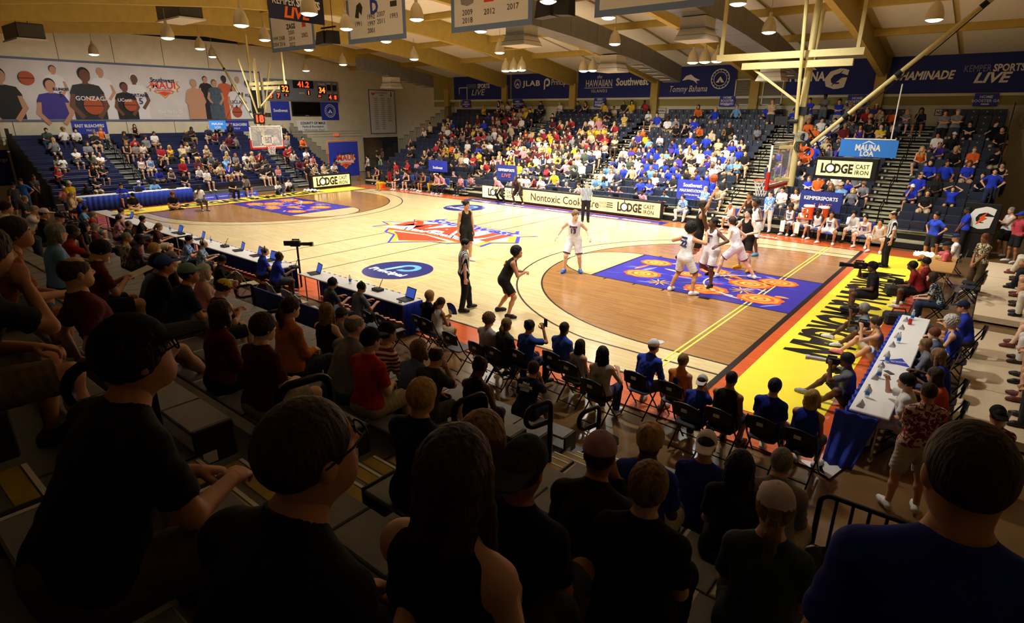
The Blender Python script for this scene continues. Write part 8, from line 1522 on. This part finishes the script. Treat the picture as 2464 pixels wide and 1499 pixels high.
t = thing('drink_crate', 'small orange drink carrier on the floor at the corner bench end', 'crate', (-14.3, 8.45, 0)); m_ = MB(); m_.box(-.22, .22, -.14, .14, 0, .28); m_.build('box', orc, t, bevel=.02); m_ = MB(); m_.tube([(-.18, 0, .28), (-.18, 0, .4), (.18, 0, .4), (.18, 0, .28)], .015, 6); m_.build('handle', orc, t)
def towel(x, y, z, lab, n=6, rz=0, s=1.0):
    t = thing('towel', lab, 'towel', (x, y, z), rz); rr = random.Random(int(abs(x) * 10)); P_, Q_ = [], []; N_ = 14
    for i in range(N_ + 1):
        for j in range(N_ + 1): u, v = i / N_ - .5, j / N_ - .5; P_.append((u * .55 * s, v * .4 * s, .05 + .07 * math.sin(u * 13 + v * 5) * math.cos(v * 11) + .10 * max(0, .5 - abs(u) - abs(v))))
    for i in range(N_):
        for j in range(N_): a = i * (N_ + 1) + j; Q_.append((a, a + N_ + 1, a + N_ + 2, a + 1))
    o_ = obj('cloth', mesh_np('cloth', P_, Q_, (tagm,)), t); o_.modifiers.new('s', 'SOLIDIFY').thickness = .012
towel(-15.9, 4.1, .04, 'heap of white towels on the yellow panel beside cream board', s=1.6); towel(16.5, 5.6, .5, 'white towel with print held over the drinks stand', s=1.4)
for i, (key, lab) in enumerate((('number 12 jersey', 'white towel over the knee of the number 12 bench player'), ('number 0 jersey with white headband', 'white towel over the knee of the headband bench player'))):
    p = next(v for k, v in FR.items() if key in k); t = thing('towel', lab, 'towel', (p[1] - .12, p[2] - .52, 0), p[4]); m_ = MB(); m_.box(-.09, .09, -.015, .015, .16, .62); m_.build('cloth', tagm, t, bevel=.01)
# bins, bags and floor clutter
t = thing('waste_bin', 'round bin lined with a crumpled black bag by the guard rail', 'bin', (17.25, -11.75, 0)); m_ = MB(); m_.lathe([(.001, 0), (.22, 0), (.27, .7), (.25, .7), (.22, .1)], n=22, cap=False); m_.build('drum', capm, t, smooth=True); P_, Q_ = [], []; n = 36
for j, (r, z) in enumerate(((.30, .56), (.31, .66), (.30, .73), (.25, .74), (.20, .6), (.05, .5))):
    for k in range(n): a = 2 * math.pi * k / n; q = r * (1 + .05 * math.sin(a * 9 + j) + .03 * math.sin(a * 17)); P_.append((q * math.cos(a), q * math.sin(a), z + .02 * math.sin(a * 7 + j * 2)))
for j in range(5):
    for k in range(n): Q_.append((j * n + k, j * n + (k + 1) % n, (j + 1) * n + (k + 1) % n, (j + 1) * n + k))
obj('bin_bag', mesh_np('bin_bag', P_, Q_, (mat('glossy_black_plastic', '#09090a', .2),)), t)
t = thing('waste_bin', 'low black round bin on the floor behind tan chairs', 'bin', (5.4, -10.55, 0)); m_ = MB(); m_.lathe([(.001, 0), (.18, 0), (.22, .34), (.20, .34), (.17, .05)], n=20, cap=False); m_.build('drum', capm, t, smooth=True)
for x0, x1, y0, y1, l in ((17.95, 21.5, .6, 7.8, 'beige carpeted low platform nearer the white bench'), (17.95, 21.5, -6.4, -.65, 'beige carpeted low platform behind the baseline table')):
    t = thing('platform', l, 'platform', (x0, y0, 0)); ny = 3
    for k in range(ny):
        m_ = MB(); a = (y1 - y0) / ny; m_.box(0, 1.2, k * a + .01, (k + 1) * a - .01, .02, .16); m_.build('deck_panel', mat('beige_carpet', '#d9c3a0', .9, noise=.08, nscale=20), t); m_ = MB(); m_.box(1.22, x1 - x0, k * a + .01, (k + 1) * a - .01, .02, .16); m_.build('deck_panel', M['beige_carpet'], t); m_ = MB(); m_.box(-.02, 0, k * a + .01, (k + 1) * a - .01, 0, .15); m_.build('edge_trim', capm, t)
m_ = MB(); m_.box(3.2, 8.0, -.02, .02, .0, .8); o_ = m_.build('barrier_panel', bnavy, None, loc=(1.2, -10.55, 0), label='low navy fabric barrier between chairs and near bleachers', cat='barrier')
for x, y, l in ((16.55, -.9, 'black equipment bag beside the yellow panel edge'), (17.05, -1.6, 'black case on the floor behind the photographers'), (16.2, 1.9, 'black bag between the kneeling camera people')): t = thing('equipment_bag', l, 'bag', (x, y, 0), .4); m_ = MB(); m_.box(-.3, .3, -.18, .18, 0, .28); m_.build('bag_body', mat('black_nylon', '#141418', .7), t, bevel=.05); m_ = MB(); m_.tube([(-.15, 0, .28), (-.12, 0, .38), (.12, 0, .38), (.15, 0, .28)], .014, 6); m_.build('strap', wirem, t)
m_ = MB(); m_.prism([(16.55, -8.75), (16.75, -8.1), (16.95, -8.2), (16.78, -8.95)], .004, .007); m_.build('floor_tape', mat('pale_tape', '#c9c7c2', .5), None, label='pale grey tape strip at the court corner beside the drape', cat='tape')
m_ = MB(); m_.prism([(16.3, -8.7), (16.6, -8.62), (16.72, -8.9), (16.55, -8.85)], .004, .007); m_.build('floor_tape', tagm, None, label='bright white taped corner at the end of the orange border', cat='tape')
for k, (x, y) in enumerate(((-16.75, -1.9), (-16.75, -1.1), (-16.75, -.2), (-16.75, .6))): t = thing('floor_sign', 'low slanted blue sponsor wedge on the floor under the seated photographer', 'sign', (x, y, 0), 0, 'blue wedge signs along the far baseline'); m_ = MB(); m_.add([(-.1, -.36, 0), (.15, -.36, 0), (.15, .36, 0), (-.1, .36, 0), (-.1, -.36, .3), (-.1, .36, .3)], [(0, 3, 2, 1), (0, 4, 5, 3), (1, 2, 5, 4), (0, 1, 4), (3, 5, 2)]); m_.build('wedge', royal, t); txt(t, 'SPONSOR' if False else 'Southwest', (.03, 0, .16), (math.radians(50), 0, math.pi / 2), .12, bwhite, extrude=.001)
for p in PEOPLE:
    if p[1] > 19 and abs(p[2]) < 7: chair(p[1], p[2], p[4], lab16('black folding chair of', p[16])).location.z = .16
def hexc(c): return TONE.get(c) or ('#' + c.lstrip('#'))
for (po, x, y, z, rz, scl, top, lo, ha, sk_, cp, sh_, fe, bu, ld, ex, la, gr) in PEOPLE:
    o = person(po, (x, y, z), rz, top=(top[0], hexc(top[1]), *top[2:]), low=tuple(lo), hair=tuple(ha) if ha else None, sk=sk_, cap=tuple(cp) if cp else None, shoe=sh_, lod=ld, female=bool(fe), build=bu, scale=scl, label=la, group=gr or None, extras=tuple(ex))
    WHO[la] = o
# the rest of the far crowd, too many to keep apart: one mesh, coloured face by face
def crowd_mesh(items):
    rc = random.Random(9); P_, Q_, K_ = [], [], []; off = 0
    def put(p, q, mx, col):
        nonlocal off
        P_.append(p @ mx[:3, :3].T + mx[:3, 3]); Q_.append(q + off); off += len(p); K_.append(np.tile(np.array([*srgb(col), 1], np.float32), (len(p), 1)))
    for (po, x, y, z, s_, col, kind, lowk, lowc, hk, hc, sk_, cp, rz) in items:
        f = figure(po, 3, False, 1.0); c, s = math.cos(rz), math.sin(rz); mx = np.array([[c * s_, -s * s_, 0, x], [s * s_, c * s_, 0, y], [0, 0, s_, z], [0, 0, 0, 1]]); vx = .032
        put(*cached(('cb', po), lambda: body_quads(f, vx, .022, fingers=False)), mx, SKIN[sk_]); put(*cached(('cs', po, kind), lambda: shirt_quads(f, vx, kind, loose=.024)), mx, col); put(*cached(('cp', po, lowk), lambda: pants_quads(f, vx, lowk, loose=.024)), mx, lowc)
        hm = np.eye(4); hm[:3, :3] = f.HM; hm[:3, 3] = f.hd
        if hk: put(*cached(('ch', hk), lambda: hair_quads(hk, .022)), mx @ hm, HAIRC[hc])
        if cp: put(*cached('cc', lambda: cap_quads(.02, 'crown')), mx @ hm, cp)
    me = mesh_np('crowd', np.concatenate(P_), np.concatenate(Q_), (crowdm,)); at = me.color_attributes.new('tone', 'FLOAT_COLOR', 'POINT'); at.data.foreach_set('color', np.concatenate(K_).ravel()); return me
crowdm = bpy.data.materials.new('crowd_cloth'); crowdm.use_nodes = True; nt = crowdm.node_tree; a_ = nt.nodes.new('ShaderNodeAttribute'); a_.attribute_name = 'tone'; nt.links.new(a_.outputs['Color'], nt.nodes['Principled BSDF'].inputs['Base Color']); nt.nodes['Principled BSDF'].inputs['Roughness'].default_value = .8
rc = random.Random(5); items = []; SITP = ['sit_lap', 'sit_knees', 'sit_chin', 'sit_cross', 'sit_apart', 'sit_talk', 'sit_phone']; near_ = [(p[1], p[2]) for p in PEOPLE if p[2] > 8.9]
def look(rng, col):
    fe = rng.random() < .42
    return (hexc(col), rng.choice(['tee', 'tee', 'tank', 'polo'] if fe else ['tee', 'polo', 'long']), *rng.choice([('shorts', '#3a3d46'), ('shorts', '#b5a888'), ('shorts', '#222328'), ('pants', '#2b3550'), ('pants', '#1a1a1c')]), rng.choice(['long', 'bob', 'pony'] if fe else ['short', 'crew', 'curly']), rng.choice('kkbbbly'), rng.choice('wwwppttob'))
for (po, x, y, z, s_, col) in CROWD_XY:
    items.append((po if po in SITP else 'sit_lap', x, y, z, s_, *look(rc, col), 0, math.pi + .2 if y > 9 else -math.pi / 2)); near_.append((x, y))
SECP = {(-16.6, -8.3): ('rrmmyykkkwwwgttcnbo', [0, .05, .5, .6, .65, .7, .7, .75, .75, .75, .75, .7, .6, .45, .4, .35, .55]), (-6.9, -.15): ('rrmmmyyykkkkwwwwgtpen', [.2, .75, .9, .92, .92, .92, .9, .9, .85, .8, .6, .35, .22, .15, .05, .08, .3]), (1.3, 7.8): ('bbbbbbbllwwwwokkgtvn', [.2, .85, .95, .95, .92, .9, .8, .6, .45, .3, .15, .08, .05, .03, 0, .1, .1]), (9.3, 13.6): ('bbookkgwvtl', [0, 0, .2, .35, .4, .4, .4, .4, .4, .35, .3, .3, .3, .3, .2, .1, 0])}
for (a, b), (pal, den) in SECP.items():
    for r in range(17):
        for i in range(int((b - a) / .5) + 1):
            x = a + .5 * i + rc.uniform(-.05, .05); y = 9.3 + RUN * (r + 1) - .1; d_ = den[r] * ((.22 if r < 14 else .4) if x < -13.2 else 1)
            if rc.random() < d_ and all(abs(x - q[0]) > .42 or abs(y - q[1]) > .4 for q in near_):
                items.append((rc.choice(SITP), x, y, RISE * (r + 1), rc.uniform(.92, 1.0), *look(rc, rc.choice(pal)), rc.choice(['#e8e6e2', '#141416', '#c8a820', '#7a1c20']) if rc.random() < .15 else 0, math.pi + rc.uniform(-.1, .3)))
o = obj('crowd', crowd_mesh(items), None, label='rest of the seated crowd on the far and poster side bleachers', cat='crowd', kind='stuff')
print('crowd', len(items), 'verts', len(o.data.vertices))
# ------------------------------------------------------------------ lettering on clothes
def on_person(key, s_, where, dz, size, m, width=None, flip=False):
    """number or word on the chest (front) or back, fixed to that person's top"""
    la = next((k for k in WHO if key in k), None)
    if la is None: return
    o = WHO[la]; sh = next(c for c in o.children if c.name.split('.')[0] in ('shirt', 'tank_top', 'polo_shirt', 'long_sleeved_top')); p = FR[la]; f = figure(p[0], p[14], bool(p[12]), p[13])
    n = f.f1 if where == 'front' else -f.f1; r = f.r1 if where == 'front' else -f.r1; n = -n if False else n; r = -f.r1 if where == 'front' else f.r1
    c = f.chest + f.t * dz + n * (.150 if where == 'front' else .140); mx = Matrix([[r[0], f.t[0], n[0], c[0]], [r[1], f.t[1], n[1], c[1]], [r[2], f.t[2], n[2], c[2]], [0, 0, 0, 1]])
    t_ = obj('lettering', text_mesh(s_, size, m, extrude=.012, bold=.004, width=width), sh); t_.matrix_local = mx
nvy = mat('jersey_navy', '#272a5c', .7); ylw = mat('jersey_gold', '#e0a024', .7); pur = mat('jersey_purple', '#5a2a5c', .7)
for key, num in (('number 13', '13'), ('white number 1 jersey', '1')): on_person(key, num, 'front', -.07, .17, nvy); on_person(key, 'Broncos', 'front', .05, .08, pur, .20)
on_person('number 22', '22', 'back', -.02, .20, nvy); on_person('number 22', 'MEADOW', 'back', .11, .06, nvy, .16); on_person('number 5 jersey', '5', 'back', -.0, .20, ylw); on_person('black number 1 jersey', '1', 'front', -.04, .18, ylw)
for key, num in (('number 12 jersey', '12'), ('number 0 jersey with', '0'), ('number 23', '23'), ('number 21', '21')): on_person(key, num, 'front', -.08, .13, nvy); on_person(key, 'Broncos', 'front', .04, .07, pur, .18)
on_person('number 0 jersey with blue', '0', 'back', 0, .2, mat('jersey_blue', '#2a48c0', .7)); on_person('white back lettering', 'Southwest\nMAUI INVITATIONAL\nEVENT STAFF', 'back', .05, .05, bwhite, .24)
